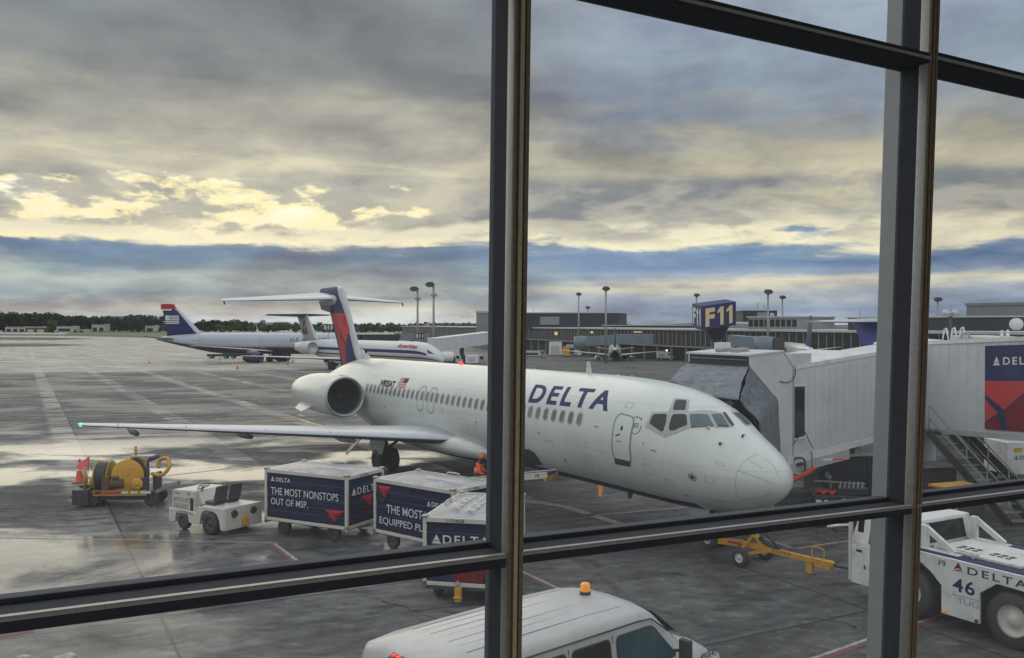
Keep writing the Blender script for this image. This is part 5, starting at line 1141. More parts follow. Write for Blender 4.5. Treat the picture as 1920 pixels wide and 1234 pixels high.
# tunnel with ribs
def tz(s): return 4.87+(s-1.82)*.098, 2.03+(s-1.82)*.105
def trap(s0,s1,a,b,r0,r1,m,name,par=jb,bev=0):
    mb=MB(); z00,z01=tz(s0),tz(s1); h0=z00[0]-z00[1]; h1=z01[0]-z01[1]
    slab(mb,[(s0,z00[1]+a*h0),(s1,z01[1]+a*h1),(s1,z01[1]+b*h1),(s0,z00[1]+b*h0)],r0,r1); return mb.build(name,m,par,bevel=bev)
tun=trap(1.90,5.85,0,1,-.004,W_-.02,'bridge','tunnel'); trap(5.85,9.5,.03,.97,.22,W_-.22,'bridge','inner_tunnel')
trap(1.90,5.92,.985,1.03,-.03,W_+.03,'white','roof_edge',tun); trap(1.62,5.9,-.075,.0,-.02,.10,'white','lower_beam',tun); trap(1.62,4.5,-.19,-.076,-.05,.06,'grey','cable_tray',tun)
s0=2.55; k=0
while s0<5.7:
    trap(s0,s0+.20,.02,.94,-.018,.03,'bridge','wall_rib',tun); s0+=.34
s0=6.0
while s0<9.3: trap(s0,s0+.18,.05,.95,.205,.23,'bridge','wall_rib',tun); s0+=.36
mb=MB(); slab(mb,[(1.93,2.62),(2.40,2.67),(2.40,4.28),(1.93,4.28)],-.012,.03); dr=mb.build('service_door','hole',jb); mb=MB(); slab(mb,[(1.97,3.45),(2.36,3.45),(2.36,4.2),(1.97,4.2)],-.016,-.0125); mb.build('door_glass','glassd',dr)
mb=MB(); slab(mb,[(1.90,2.55),(2.44,2.60),(2.44,2.66),(1.90,2.61)],-.05,.03); slab(mb,[(1.90,4.29),(2.44,4.29),(2.44,4.33),(1.90,4.33)],-.03,.03); mb.build('door_frame','white',dr)
mb=MB(); slab(mb,[(1.85,4.97),(2.72,5.02),(2.72,5.36),(1.85,5.36)],.0,.55); mb.build('roof_cabinet','bridge',jb,bevel=.02)
mb=MB(); mb.tube([J(*p) for p in [(1.95,-.02,4.95),(1.93,-.05,4.7),(1.80,-.06,4.5),(1.55,-.06,4.42),(1.25,-.03,4.48)]],.016,6); mb.build('hanging_cable','dark',jb)
for s_,r_ in ((.25,1.5),(.30,.85)):
    mb=MB(); mb.add([J(s_+a,r_+b,5.385+c) for a,b,c in ((0,0,0),(.5,0,0.02),(.5,.35,.02),(0,.35,0),(0,0,.13),(.5,0,.15),(.5,.35,.15),(0,.35,.13))],[(0,3,2,1),(4,5,6,7),(0,1,5,4),(1,2,6,5),(2,3,7,6),(3,0,4,7)]); mb.build('roof_lamp','alum',jb,bevel=.02)
mb=MB(); mb.add([J(a,b,c) for a,b,c in ((.7,2.0,5.36),(1.1,2.0,5.38),(1.1,2.4,5.38),(.7,2.4,5.36),(.7,2.0,5.68),(1.1,2.0,5.68),(1.1,2.4,5.68),(.7,2.4,5.68))],[(0,3,2,1),(4,5,6,7),(0,1,5,4),(1,2,6,5),(2,3,7,6),(3,0,4,7)]); mb.build('roof_box','bridge',jb,bevel=.02)
# canopy cloth: upper bellows and side drape
def apl(px,py,l):                      # pixel on the lengthwise plane of the airliner at lateral offset l
    O=AI@CAM; r=AI.to_3x3()@ray(px,py); q=O+r*((l-O.y)/r.y); return AM@q
def cloth(name,ca,cb,m,nu=26,nv=18,amp=.05,bulge=.15,seed=1,par=jb,crum=0.):
    random.seed(seed); ph=[random.random()*6 for _ in range(6)]; ca=bezier(ca,max(2,nu//(len(ca)-1))); cb=bezier(cb,max(2,nu//(len(cb)-1))); n=min(len(ca),len(cb)); 
    ra=[ca[int(i*(len(ca)-1)/(n-1))] for i in range(n)]; rb=[cb[int(i*(len(cb)-1)/(n-1))] for i in range(n)]; mb=MB(); vs=[]
    for i in range(n):
        for j in range(nv+1):
            v=j/nv; p=ra[i]*(1-v)+rb[i]*v; u=i/(n-1)
            nrm=Vector((-.5,-.7,.5)).normalized(); w=math.sin(v*PI)
            fold=amp*(math.sin(u*17+ph[0]+v*3)+.6*math.sin(u*31+v*9+ph[1])+.7*math.sin(v*13+u*6+ph[2]))*min(1,w*2+.15)
            cr=crum*(abs(math.sin(u*9+v*14+ph[3]))*1.3+abs(math.sin(u*21-v*8+ph[4]))-1.2)
            p=p+nrm*(fold+bulge*w+cr*min(1,w*1.5)); vs.append(p-jo)
    mb.add(vs,[(i*(nv+1)+j,(i+1)*(nv+1)+j,(i+1)*(nv+1)+j+1,i*(nv+1)+j+1) for i in range(n-1) for j in range(nv)],0,True)
    o=mb.build(name,m,par,fix=False); sm_=o.modifiers.new('Solidify','SOLIDIFY'); sm_.thickness=.03; return o
c1=[Q(-.02,r,4.95) for r in (2.85,2.1,1.4,.7,.05)]
c2=[apl(1256,716,-.70),apl(1274,722,-.80),apl(1298,733,-.95),apl(1332,744,-1.10),apl(1385,751,-1.30)]
cloth('canopy_top','' or c1,c2,'canvas',nu=48,nv=30,amp=.016,bulge=.10,seed=3,crum=.015)
e1=[Q(-.02,.03,4.95),Q(.45,.03,4.50),Q(.85,.03,4.15),Q(1.18,.03,3.88),Q(1.23,.03,3.3),Q(1.29,.03,2.6),Q(1.34,.03,1.95)]
e2=[apl(1387,751,-1.35),apl(1399,768,-1.55),apl(1421,789,-1.7),apl(1425,812,-1.8),apl(1430,838,-1.9),apl(1438,856,-2.0),apl(1458,880,-2.1)]
cloth('canopy_side',e1,e2,'canvasm',nu=60,nv=44,amp=.045,bulge=.03,seed=5,crum=.028)
e3=[Q(.95,.1,4.05),Q(1.15,.1,3.6),Q(1.2,.1,3.0),Q(1.28,.1,2.2)]; e4=[apl(1404,775,-2.3),apl(1420,800,-2.3),apl(1432,830,-2.3),apl(1446,868,-2.3)]
cloth('canopy_flap',e3,e4,'canvasd',nu=36,nv=20,amp=.05,bulge=.10,seed=9,crum=.05)
mb=MB(); mb.add([p-jo for p in (apl(1362,752,-1.9),apl(1376,754,-1.9),apl(1368,768,-1.9),apl(1363,766,-1.9))],[(0,1,2,3)]); mb.build('canopy_tag','letter',jb,fix=False)
# dark sheet added on the far inner side so the cab reads dark inside
mb=MB(); mb.add([J(1.25,2.7,4.9),J(-.05,2.7,4.9),J(-.05,2.7,2.0),J(1.25,2.7,2.0)],[(0,1,2,3)]); mb.build('far_dark_curtain','canvasd',jb,fix=False)
# drive column and wheels
mb=MB()
for r in (.35,2.5): mb.add([J(s,r+y,z) for z in (.75,2.3) for s,y in ((5.1,-.12),(5.4,-.12),(5.4,.12),(5.1,.12))],[(0,1,2,3),(4,5,6,7),(0,1,5,4),(1,2,6,5),(2,3,7,6),(3,0,4,7)])
mb.add([J(s,r,z) for z in (.62,.86) for s,r in ((4.9,.2),(5.6,.2),(5.6,2.7),(4.9,2.7))],[(0,1,2,3),(4,5,6,7),(0,1,5,4),(1,2,6,5),(2,3,7,6),(3,0,4,7)])
mb.build('drive_column','alum',jb)
for r in (.9,2.0):
    p=J(5.25,r,.50); w_=wheel((0,0,0),.50,.35,jb,hub='dark'); w_.location=p; w_.rotation_euler=(0,0,math.atan2(bt.y,bt.x)+rad(90))
# second section toward the terminal
D2=Vector((1.0,-4.1,0)).normalized(); N2=Vector((D2.y,-D2.x,0)); N2=Vector((.97,.237,0)); O2=Vector((14.9,32.95,0))
def J2(s,r,z): return O2+D2*s+N2*r+Vector((0,0,z))-jo
def slab2(pts,r0,r1,m,name,par=jb,bev=0):
    mb=MB(); n=len(pts); mb.add([J2(s,r0,z) for s,z in pts]+[J2(s,r1,z) for s,z in pts],[tuple(range(n)),tuple(range(2*n-1,n-1,-1))]+[(i,(i+1)%n,n+(i+1)%n,n+i) for i in range(n)]); return mb.build(name,m,par,bevel=bev)
tp=lambda s:5.58+.050*s; bo=lambda s:2.55+.055*s
fx=slab2([(0,bo(0)),(11,bo(11)),(11,tp(11)),(0,tp(0))],.010,2.6,'bridge','fixed_tunnel')
slab2([(-.1,tp(-.1)-.03),(11.1,tp(11.1)-.03),(11.1,tp(11.1)+.10),(-.1,tp(-.1)+.10)],-.04,2.65,'white','roof_edge',fx); slab2([(-.1,bo(-.1)-.16),(11.1,bo(11.1)-.16),(11.1,bo(11.1)+.02),(-.1,bo(-.1)+.02)],-.04,2.65,'grey','floor_beam',fx)
for k in range(24): s=.15+k*.46; slab2([(s,bo(s)+.03),(s+.20,bo(s+.2)+.03),(s+.20,tp(s+.2)-.04),(s,tp(s)-.04)],-.002,.03,'bridge','wall_rib',fx)
# advertising banner on the section
b0=3.02; b1=6.6
bn=slab2([(b0,bo(b0)+.13),(b1,bo(b1)+.13),(b1,tp(b1)-.15),(b0,tp(b0)-.15)],-.035,-.012,'navyl','banner')
def bpoly(pts,m,o_=-.037):    # fractions along banner (u: 0..1 of 3.3 m) and height
    mb=MB(); P=[]
    for u,v in pts: s=b0+u*(b1-b0); z0=bo(s)+.13; z1=tp(s)-.15; P.append(J2(s,o_,z0+(z1-z0)*v))
    mb.add(P,[tuple(range(len(P)))]); return mb.build('banner_print',m,bn,fix=False)
bpoly([(0,.58),(0,.42),(.235,.24),(.60,.58)],'redl'); bpoly([(0,.36),(.165,.20),(0,.08)],'redl'); bpoly([(0,.0),(0,.065),(.16,.165),(.205,0)],'redd',-.038); bpoly([(.24,.225),(.62,.575),(.95,.575),(.48,.0),(.27,.0)],'redd',-.038); bpoly([(.62,.58),(1,.58),(1,.3)],'redl')
def btxt(txt,u0,u1,v0,v1,m='letter'):
    s0,s1=b0+u0*(b1-b0),b0+u1*(b1-b0); z=lambda s,v:(bo(s)+.13)+(tp(s)-.15-bo(s)-.13)*v
    a=J2(s0,-.039,z(s0,v0)); b_=J2(s1,-.039,z(s1,v0)); c=J2(s0,-.039,z(s0,v1)); return a,b_-a,c-a
a,r_,u_=btxt('',.22,.66,.77,.86); letter('DELTA',a,r_,u_,'letter',bn,.02,0,1.3); a,r_,u_=btxt('',.10,.185,.765,.87); flat(WIDGET,a,r_,u_,'letter',bn)
# rotunda behind the mullion and its post
rc_=J2(-1.6,1.3,0); mb=MB(); mb.lathe([(2.2,.001),(2.2,1.75),(5.4,1.75),(5.5,1.85),(5.6,1.8),(5.75,.001)],rc_,'z',32); mb.lathe([(0,.45),(2.2,.35)],rc_,'z',20); mb.lathe([(0,.001),(.0,.9),(.25,.9),(.25,.001)],rc_,'z',20); mb.build('rotunda','bridge',jb)
# small fittings on the section roof
mb=MB()
for k in range(3):
    s=.35+k*.42; mb.tube([J2(s,.5,tp(s)+.05),J2(s+.08,.5,tp(s)+.50),J2(s+.20,.5,tp(s)+.55),J2(s+.32,.5,tp(s)+.10)],.028,6)
mb.build('roof_conduit','white',jb)
mb=MB()
for s in (3.05,3.3): mb.lathe([(0,.001),(0,.07),(.12,.06),(.2,.03),(.26,.05),(.3,.001)],J2(s,.6,tp(s)+.08),'z',10)
mb.build('roof_vents','white',jb)
mb=MB(); c=J2(1.55,.45,tp(1.5)+.20); mb.lathe([(-.03,.10),(-.03,.17),(.03,.17),(.03,.10),(-.03,.10)],c,'y',16); mb.build('cable_reel','alum',jb)
mb=MB(); slab_pts=[(.5,tp(.5)+.09),(2.3,tp(2.3)+.09),(2.3,tp(2.3)+.16),(.5,tp(.5)+.30)]; n=4; mb.add([J2(s,.7,z) for s,z in slab_pts]+[J2(s,2.2,z) for s,z in slab_pts],[(0,1,2,3),(7,6,5,4),(0,1,5,4),(1,2,6,5),(2,3,7,6),(3,0,4,7)]); mb.build('air_handler','bridge',jb,bevel=.02)
# service stair under the section
stt=thing('service_stair','dark steel service stair with pale handrails descending from the bridge to the apron','stair',(15.,31.,0)); so_=Vector((15.,31.,0))
T0=at(1742,812,2.5); T1=at(1895,985,.05); dd=(T1-T0); T0=T0-so_; T1=T1-so_; wd=Vector((dd.y,-dd.x,0)).normalized()*-1
if wd.x<0: wd=-wd
wd*=.85
for k,nm in ((0,'a'),(1,'b')): mb=MB(); mb.bar(T0+wd*k,T1+wd*k,.06,.26); mb.build('stringer','dark',stt)
n=12
for i in range(n):
    f=(i+.5)/n; p=T0+(T1-T0)*f; mb=MB(); dh=Vector((dd.x,dd.y,0)).normalized()*.12; mb.add([p-dh,p+dh,p+dh+wd,p-dh+wd]+[q-Vector((0,0,.03)) for q in (p-dh,p+dh,p+dh+wd,p-dh+wd)],[(0,1,2,3),(7,6,5,4),(0,1,5,4),(1,2,6,5),(2,3,7,6),(3,0,4,7)]); mb.build('tread','alum',stt)
for k in (0,1):
    mb=MB(); 
    for h in (.5,.95): mb.cyl(T0+wd*k+Vector((0,0,h)),T1+wd*k+Vector((0,0,h)),.022,n=8)
    for i in range(5): p=T0+(T1-T0)*(i/4)*.98+wd*k; mb.cyl(p,p+Vector((0,0,.95)),.02,n=6)
    mb.build('handrail','pole',stt)
mb=MB(); p=T0-Vector((dd.x,dd.y,0)).normalized()*.6; mb.bar(p+wd*.5,T0+wd*.5,.95,.08); mb.build('landing','dark',stt)
mb=MB(); q0=T0+wd*1.5; q1=T1+wd*1.9
pts=bezier([q0+Vector((0,0,.1)),q0+(q1-q0)*.3+Vector((0,0,.12)),q0+(q1-q0)*.6+Vector((0,0,.10)),q0+(q1-q0)*.86+Vector((0,0,.1)),q0+(q1-q0)*.92+Vector((0,0,-.5))],12); tb_=thing('cable_carrier','black ribbed cable carrier sagging beside the steel service stair','cable carrier',tuple(so_)); mb.tube(pts,.07,8); 
for i in range(0,len(pts)-1):
    a,b_=pts[i],pts[i+1]; d_=(b_-a).normalized(); mb.cyl(a,a+d_*.05,.16,.16,12)
mb.build('ribbed_chain','black',tb_)
# ------------------------------------------------------------------ ground equipment under and beside the bridge
t=thing('equipment_stand','black steel stand with tall hoops and hanging cables in front of the airliner nose','equipment stand',(0,0,0)); p=gp(1500,972); t.location=(p.x,p.y,0); q=lambda x,y,z:(x,y,z)
mb=MB(); mb.box(-.75,.85,-.35,.35,.15,.95); mb.build('cabinet','dark',t,bevel=.02); mb=MB(); mb.box(.18,.40,-.362,-.352,.25,.80); mb.build('panel','alum',t)
for x0,x1,h in ((-.72,-.52,1.95),(-.30,.06,1.95)):
    mb=MB(); mb.tube(bezier([(x0-.12,-.2,.95),(x0,-.2,h-.4),(x0+.05,-.2,h),(x1,-.2,h),(x1+.04,-.2,h-.35),(x1+.02,-.2,.95)],6),.032,8); mb.build('hoop','black',t)
mb=MB(); mb.bar((-.85,-.2,1.68),(.05,-.2,1.80),.05,.09); mb.tube(bezier([(.0,-.2,3.05),(-.1,-.2,2.7),(-.35,-.2,2.35)],5),.015,6); mb.tube(bezier([(.0,-.2,3.05),(.15,-.2,2.7),(.35,-.2,2.3)],5),.015,6); mb.tube(bezier([(-1.05,-.3,1.3),(-.85,-.25,1.45),(-.62,-.2,1.95)],5),.014,6); mb.tube(bezier([(.3,-.2,2.2),(.35,-.2,1.6),(.55,-.2,1.3)],5),.014,6); mb.build('cables','black',t)
mb=MB(); mb.cyl((-.45,.1,.95),(-.45,.1,1.75),.10,n=16); mb.build('standpipe','yellowd',t)
mb=MB(); mb.tube(bezier([(-.95,-.3,1.05),(-.55,-.35,1.22),(-.2,-.35,1.38),(.15,-.35,1.55),(.35,-.35,1.70)],6),.085,10); o=mb.build('air_hose','orange',t)
t=thing('ground_power_cart','dark blue ground cart with red cloth and loose gear on top below the bridge','ground cart',(0,0,0),rad(-12)); p=gp(1568,985); t.location=(p.x,p.y,0)
mb=MB(); mb.box(-.72,.95,-.45,.55,.30,1.0); mb.box(.1,.9,-.3,.5,1.0,1.22); mb.build('body','crate',t,bevel=.03)
mb=MB(); vs=[]; 
for i in range(9):
    for j in range(6): vs.append((-.62+.62*i/8,-.38+.5*j/5,1.06+.06*math.sin(i*1.9+j*1.3)))
mb.add(vs,[(i*6+j,(i+1)*6+j,(i+1)*6+j+1,i*6+j+1) for i in range(8) for j in range(5)],0,True); mb.build('red_cloth','red',t,fix=False)
mb=MB()
for k in range(6): x=.05+k*.13; mb.bar((x,-.4,1.25),(x+.15,.45,1.30),.03,.03)
mb.bar((-.6,.45,1.3),(.9,.3,1.28),.04,.04); mb.build('rack','alum',t)
mb=MB(); mb.box(.10,.24,-.462,-.452,.62,.92); mb.build('label_plate','letter',t); mb=MB(); mb.box(-.66,-.50,-.46,-.452,.78,.86); mb.box(-.42,-.30,-.46,-.452,.80,.86); mb.build('reflector','letter',t)
for x in (-.5,.7):
    for y in (-.4,.5): wheel((x,y,.22),.22,.14,t,hub='dark')
p=at(1609,925,.95); t=thing('steel_drum','squat grey capped drum beside the dark blue ground cart','drum',(p.x,p.y,0)); mb=MB(); mb.lathe([(0,.001),(0,.22),(1.0,.22),(1.06,.19),(1.08,.001)],(0,0,0),'z',20); mb.build('drum_shell','alum',t)
t=thing('container','tall dark blue container standing under the end of the jet bridge','container',(0,0,0),rad(8)); p=gp(1612,955); t.location=(p.x+.3,p.y+.9,0)
mb=MB(); mb.box(-1.6,1.35,-.7,.9,.25,1.78); mb.build('box','crate',t,bevel=.02); mb=MB(); mb.box(-1.75,1.4,-.78,1.0,1.782,1.88); mb.build('lid','alum',t,bevel=.01); mb=MB()
for k in range(7): mb.box(-.1+k*.2,-.02+k*.2,-.715,-.702,.35,1.7)
mb.build('side_ribs','bluecart',t); mb=MB(); mb.box(-1.5,1.2,-.5,.7,.05,.248); mb.build('skid','dark',t)
t=thing('signal_paddle','red and white striped marker lying on the container lid','marker',tuple(at(1563,862,1.95))); mb=MB(); mb.bar((-.35,0,0),(-.05,0,.01),.12,.05,0); mb.build('white_half','white',t); mb=MB(); mb.bar((-.045,0,.01),(.30,0,.02),.12,.05); mb.build('red_half','orange',t)
p=gp(1762,948); t=thing('louvred_unit','dark navy louvred unit between the window post and the service stair','ground unit',(p.x,p.y+.6,0),rad(10)); mb=MB(); mb.box(-1.15,.62,-.5,.6,.15,1.30); mb.build('housing','crate',t,bevel=.02)
mb=MB()
for k in range(10): mb.box(-1.0,.45,-.515,-.502,.30+k*.09,.34+k*.09)
mb.build('louvres','dark',t); mb=MB(); mb.box(-1.2,.66,-.55,.65,1.302,1.36); mb.build('top_edge','alum',t); mb=MB(); mb.box(-1.0,.5,-.4,.5,.02,.148); mb.build('skid','dark',t)
p=gp(1905,905); t=thing('air_start_unit','white ground unit with round intake at the right edge behind the stair','ground unit',(p.x+.4,p.y+.5,0),rad(5)); mb=MB(); mb.box(-1.0,1.6,-.7,.8,.35,1.65); b_=mb.build('housing','white',t,bevel=.04); mb=MB(); mb.lathe([(1.652,.62),(1.95,.50),(1.97,.42),(1.70,.40),(1.70,.001)],(-.25,0,0),'z',28); mb.build('intake_cowl','white',t)
mb=MB(); mb.box(-.70,-.35,-.712,-.703,1.25,1.42); mb.build('sticker','yellow',t); letter('DELTA',(-.45,-.706,.95),(1.0,0,0),(0,0,.16),'letterd',b_,.015,0,1.25); flat(WIDGET,(-.68,-.706,.95),(.17,0,0),(0,0,.17),'letterd',b_)
for x in (-.7,1.2):
    for y in (-.6,.7): wheel((x,y,.28),.28,.16,t,hub='dark')
p=gp(1790,1005); t=thing('yellow_topped_bin','dark waste unit with a yellow rim and yellow post behind the pushback tug','waste unit',(p.x+.6,p.y+1.0,0),rad(20)); mb=MB(); mb.box(-.6,.6,-.45,.45,.2,1.25); mb.build('tub','dark',t,bevel=.03); mb=MB(); mb.box(-.68,.68,-.52,.52,1.252,1.34); mb.cyl((-.62,-.5,.1),(-.62,-.5,1.25),.04); mb.build('rim','yellow',t,bevel=.015)
for x in (-.4,.4): wheel((x,-.4,.16),.16,.1,t,hub='dark'); wheel((x,.4,.16),.16,.1,t,hub='dark')
# blue rounded thing cut by the left edge: a parked blue cone-nosed cart cover
p=gp(-44,1016); t=thing('blue_tank','dark blue rounded tank just entering at the left edge of the apron','tank',(p.x,p.y+.1,0)); mb=MB(); mb.lathe([(.2,.001),(.22,.42),(.6,.50),(1.1,.46),(1.35,.25),(1.4,.001)],(0,0,0),'z',28); mb.build('shell','navyl',t); mb=MB(); mb.box(-.35,.35,-.35,.35,.05,.198); mb.build('base','dark',t)
# ------------------------------------------------------------------ F11 gate sign
def wpt(px,py,Y): return atY(px,py,Y)
c=wpt(1316.5,620,58.); a=wpt(1380,609.5,60.6); b_=wpt(1298,614.,59.6)
t=thing('gate_sign','tilted navy box sign reading F11 in cream letters above the jet bridge roof','gate sign',(c.x,c.y,c.z)); o=c
hh=wpt(1316.5,574,58.)-c; up=Vector((0.0,0,hh.z)); R1=a-c; R2=b_-c
tilt=.0
mb=MB(); vs=[Vector((0,0,0)),R1,R1+R2,R2]; vs+=[v+up for v in vs]; mb.add(vs,[(0,3,2,1),(4,5,6,7),(0,1,5,4),(1,2,6,5),(2,3,7,6),(3,0,4,7)]); sg=mb.build('box','signblue',t,bevel=.02)
n1=R1.cross(up).normalized()*.012; n2=-R2.cross(up).normalized()*.012
if n1.y>0: n1=-n1
if n2.y>0: n2=-n2
letter('F',R1*.09+up*.12+n1,R1*.27,up*.76,'signletter',sg,.045); ONE=[(.42,0),(.78,0),(.78,1),(.50,1),(.14,.80),(.14,.64),(.42,.74)]
for q_ in (.40,.67): flat([ONE],R1*q_+up*.12+n1,R1*.28,up*.76,'signletter',sg,'lettering')
letter('F',R2*.90+up*.16+n2,-R2*.26,up*.70,'letter',sg,.04)
for q_ in (.62,.36): flat([ONE],R2*q_+up*.16+n2,-R2*.28,up*.70,'letter',sg,'lettering')
mb=MB(); mb.box(-.02,.02,-.02,.02,-.02,hh.z+.02); mb.build('corner_trim','navyl',sg)
q=R1*.55+R2*.5; mb=MB(); mb.add([q+Vector((x*k,y*.5*k,z)) for z,k in ((-.9,.45),(.0,1.0)) for x,y in ((-.8,-.8),(.8,-.8),(.8,.8),(-.8,.8))],[(0,3,2,1),(4,5,6,7),(0,1,5,4),(1,2,6,5),(2,3,7,6),(3,0,4,7)]); mb.cyl(q+Vector((0,0,-.9)),q+Vector((0,0,-c.z+gz(c.x,c.y))),.28); mb.build('mast','facade',t)
# ------------------------------------------------------------------ other aircraft
def jet(label,nose,tailp,L,dia,zc,span,ttail,mats,fin,eng,group='parked airliners beyond the gate',wx=.40,sweep=.45,dih=.09,htip=None,finm='navy',win=True,stripe=None,scale_w=1.):
    nose=Vector((nose[0],nose[1],0));tailp=Vector((tailp[0],tailp[1],0)); d=(tailp-nose); d.z=0; d.normalize(); ang=math.atan2(d.y,d.x)
    t=thing('parked_airliner',label,'airliner',(nose.x,nose.y,gz(nose.x,nose.y)),ang,group)
    r=dia/2; f=Fus(zt=[(0,zc-.25*dia),(L*.01,zc+.02*dia),(L*.045,zc+.24*dia),(L*.075,zc+.42*dia),(L*.13,zc+r*1.05),(L*.72,zc+r*1.05),(L*.9,zc+.42*dia),(L,zc+.28*dia)],
        zb=[(0,zc-.25*dia),(L*.01,zc-.38*dia),(L*.05,zc-.5*dia),(L*.1,zc-r*1.05),(L*.66,zc-r*1.05),(L*.85,zc-.20*dia),(L,zc+.15*dia)],
        w=[(0,0),(L*.01,r*.4),(L*.05,r*.82),(L*.1,r*.98),(L*.14,r),(L*.72,r),(L*.88,r*.6),(L,r*.12)],zc=[(0,zc-.25*dia),(L*.1,zc),(L*.75,zc),(L,zc+.22*dia)],L=L)
    st_=[.001,.02*L/10,.05*L/10,.1*L/10,.2*L/10]+[L*k for k in (.03,.045,.06,.075,.1,.14,.25,.4,.55,.66,.72,.78,.84,.9,.95,1.)]
    fb=f.mesh(st_,48,mats[1]).build('fuselage',mats[0],t)
    wl=L*wx
    for sg in (1,-1):
        mb=MB(); c0=span*.20; wing(mb,[(wl-c0*.25,0,zc-r*.78,c0*1.25,.11),(wl+sweep*r,sg*r*.95,zc-r*.75,c0,.11),(wl+sweep*span*.19,sg*span*.19,zc-r*.75+dih*span*.15,c0*.62,.10),(wl+sweep*span*.49,sg*span*.49,zc-r*.75+dih*span*.44,c0*.26,.09)],split=wsplit); w_=mb.build('wing',['grey','slat','underwing'],t)
        if eng[0]=='wing':
            c=(wl+sweep*span*.17-2.1,sg*span*.17,zc-r*1.35); mb=MB(); er=eng[1]; mb.lathe([(.06,er*.86),(0,er*.93),(.2,er),(1.2,er*1.04),(2.4,er*.9),(3.1,er*.62),(3.6,er*.5)],c,'x',24); mb.lathe([(.06,er*.86),(.5,er*.84),(.55,.001)],c,'x',24); mb.lathe([(3.6,er*.5),(3.4,.001)],c,'x',24); mb.build('engine_nacelle',eng[2],t)
            mb=MB(); mb.box(c[0]+.8,c[0]+3.0,c[1]-.12,c[1]+.12,c[2]+er*.8,zc-r*.55); mb.build('engine_pylon','grey',t)
        else:
            er=eng[1]; c=(L*.73,sg*(r+er*1.05),zc+.12*dia); mb=MB(); mb.lathe([(.06,er*.86),(0,er*.93),(.2,er),(1.2,er*1.04),(3.2,er*.98),(4.6,er*.72),(5.4,er*.6)],c,'x',24); mb.lathe([(.06,er*.86),(.5,er*.84),(.55,.001)],c,'x',24); mb.lathe([(5.4,er*.6),(5.1,.001)],c,'x',24); mb.build('engine_nacelle',eng[2],t)
            mb=MB(); mb.box(c[0]+1.2,c[0]+3.6,min(sg*r*.6,sg*(r+.4)),max(sg*r*.6,sg*(r+.4)),c[2]-.08,c[2]+.08); mb.build('engine_pylon','grey',t)
    x0,z0,c0,x1,z1,c1=fin; mb=MB(); wing(mb,[(x0-1.2,0,z0-.5,c0+1.2,.09),(x0,0,z0+.4,c0,.10),(x1,0,z1,c1,.09),(x1+.25,0,z1+.05,c1*.8,.04)],vertical=True,split=lambda i,n:1 if i<=2 or i>=n-2 else 0); fn=mb.build('tail_fin',[finm,'slat'],t)
    hs=span*.36; 
    for sg in (1,-1):
        mb=MB()
        if ttail: wing(mb,[(x1-.1,0,z1-.02,c1*1.05,.11),(x1+hs*.22,sg*hs*.50,z1-.04,c1*.46,.10)],split=(lambda i,n:2) if ttail==2 else wsplit,inc=-.10 if ttail==2 else .05)
        else: wing(mb,[(L*.89,sg*r*.2,zc+.2*dia,L*.085,.09),(L*.89+hs*.27,sg*hs*.5,zc+.2*dia+hs*.5*(dih+.02),L*.035,.08)],split=wsplit)
        mb.build('stabiliser',['underwing' if ttail==2 else 'grey','slat','underwing'],t)
    hb=zc-r
    for sg in (1,-1):
        gx=wl+span*.10; gy=sg*span*.095; wr=min(.62,hb*.45+.25); mb=MB(); mb.cyl((gx,gy,wr),(gx,gy,hb+.4),.14); g=mb.build('main_gear','dark',t)
        for dy in (-.3,.3): wheel((gx,gy+dy,wr),wr,.3,g,hub='dark')
    mb=MB(); mb.cyl((L*.11,0,.4),(L*.12,0,hb+.3),.1); g=mb.build('nose_gear','dark',t); wheel((L*.11,0,.4),.4,.3,g,hub='dark')
    return t,f,fb,fn
def side_text(f,par,txt,x0,x1,z0,z1,m,s=1,bold=.02,sh=0.):   # starboard lettering: reads toward the nose
    vs,fs=text2d(txt,bold,sh); r_=f.sec((x0+x1)/2); h=r_[0]-r_[3]; hb=r_[3]-r_[1]
    def an(z): dz=z-r_[3]; return math.acos(max(-1,min(1,dz/(h if dz>0 else hb))))
    return f.decal([(x0+(x1-x0)*u,an(z0+(z1-z0)*v)) for u,v in vs],fs,'airline_name',m,par,.02,.2,3)
def far_windows(f,par,x0,x1,n,ang,w,h,m='glassd'):
    vs=[];fs=[]
    for k in range(n):
        x=x0+(x1-x0)*k/(n-1); b=len(vs); vs+=[(x-w/2,ang-h),(x+w/2,ang-h),(x+w/2,ang+h),(x-w/2,ang+h)]; fs.append((b,b+1,b+2,b+3))
    return f.decal(vs,fs,'cabin_window_row',m,par,.015,.5,9)
M['silver']=mat('polished_aluminium_skin',(.50,.52,.55),.4,metal=.25,var=.06,scale=.3)
M['mdfin']=mat('grey_painted_fin',(.26,.28,.30),.5,var=.1,scale=.5,spec=.3)
M['uswhite']=mat('pale_blue_white_skin',(.38,.42,.48),.35,var=.05,scale=.6)
M['usdark']=mat('dark_blue_belly',(.025,.032,.06),.4)
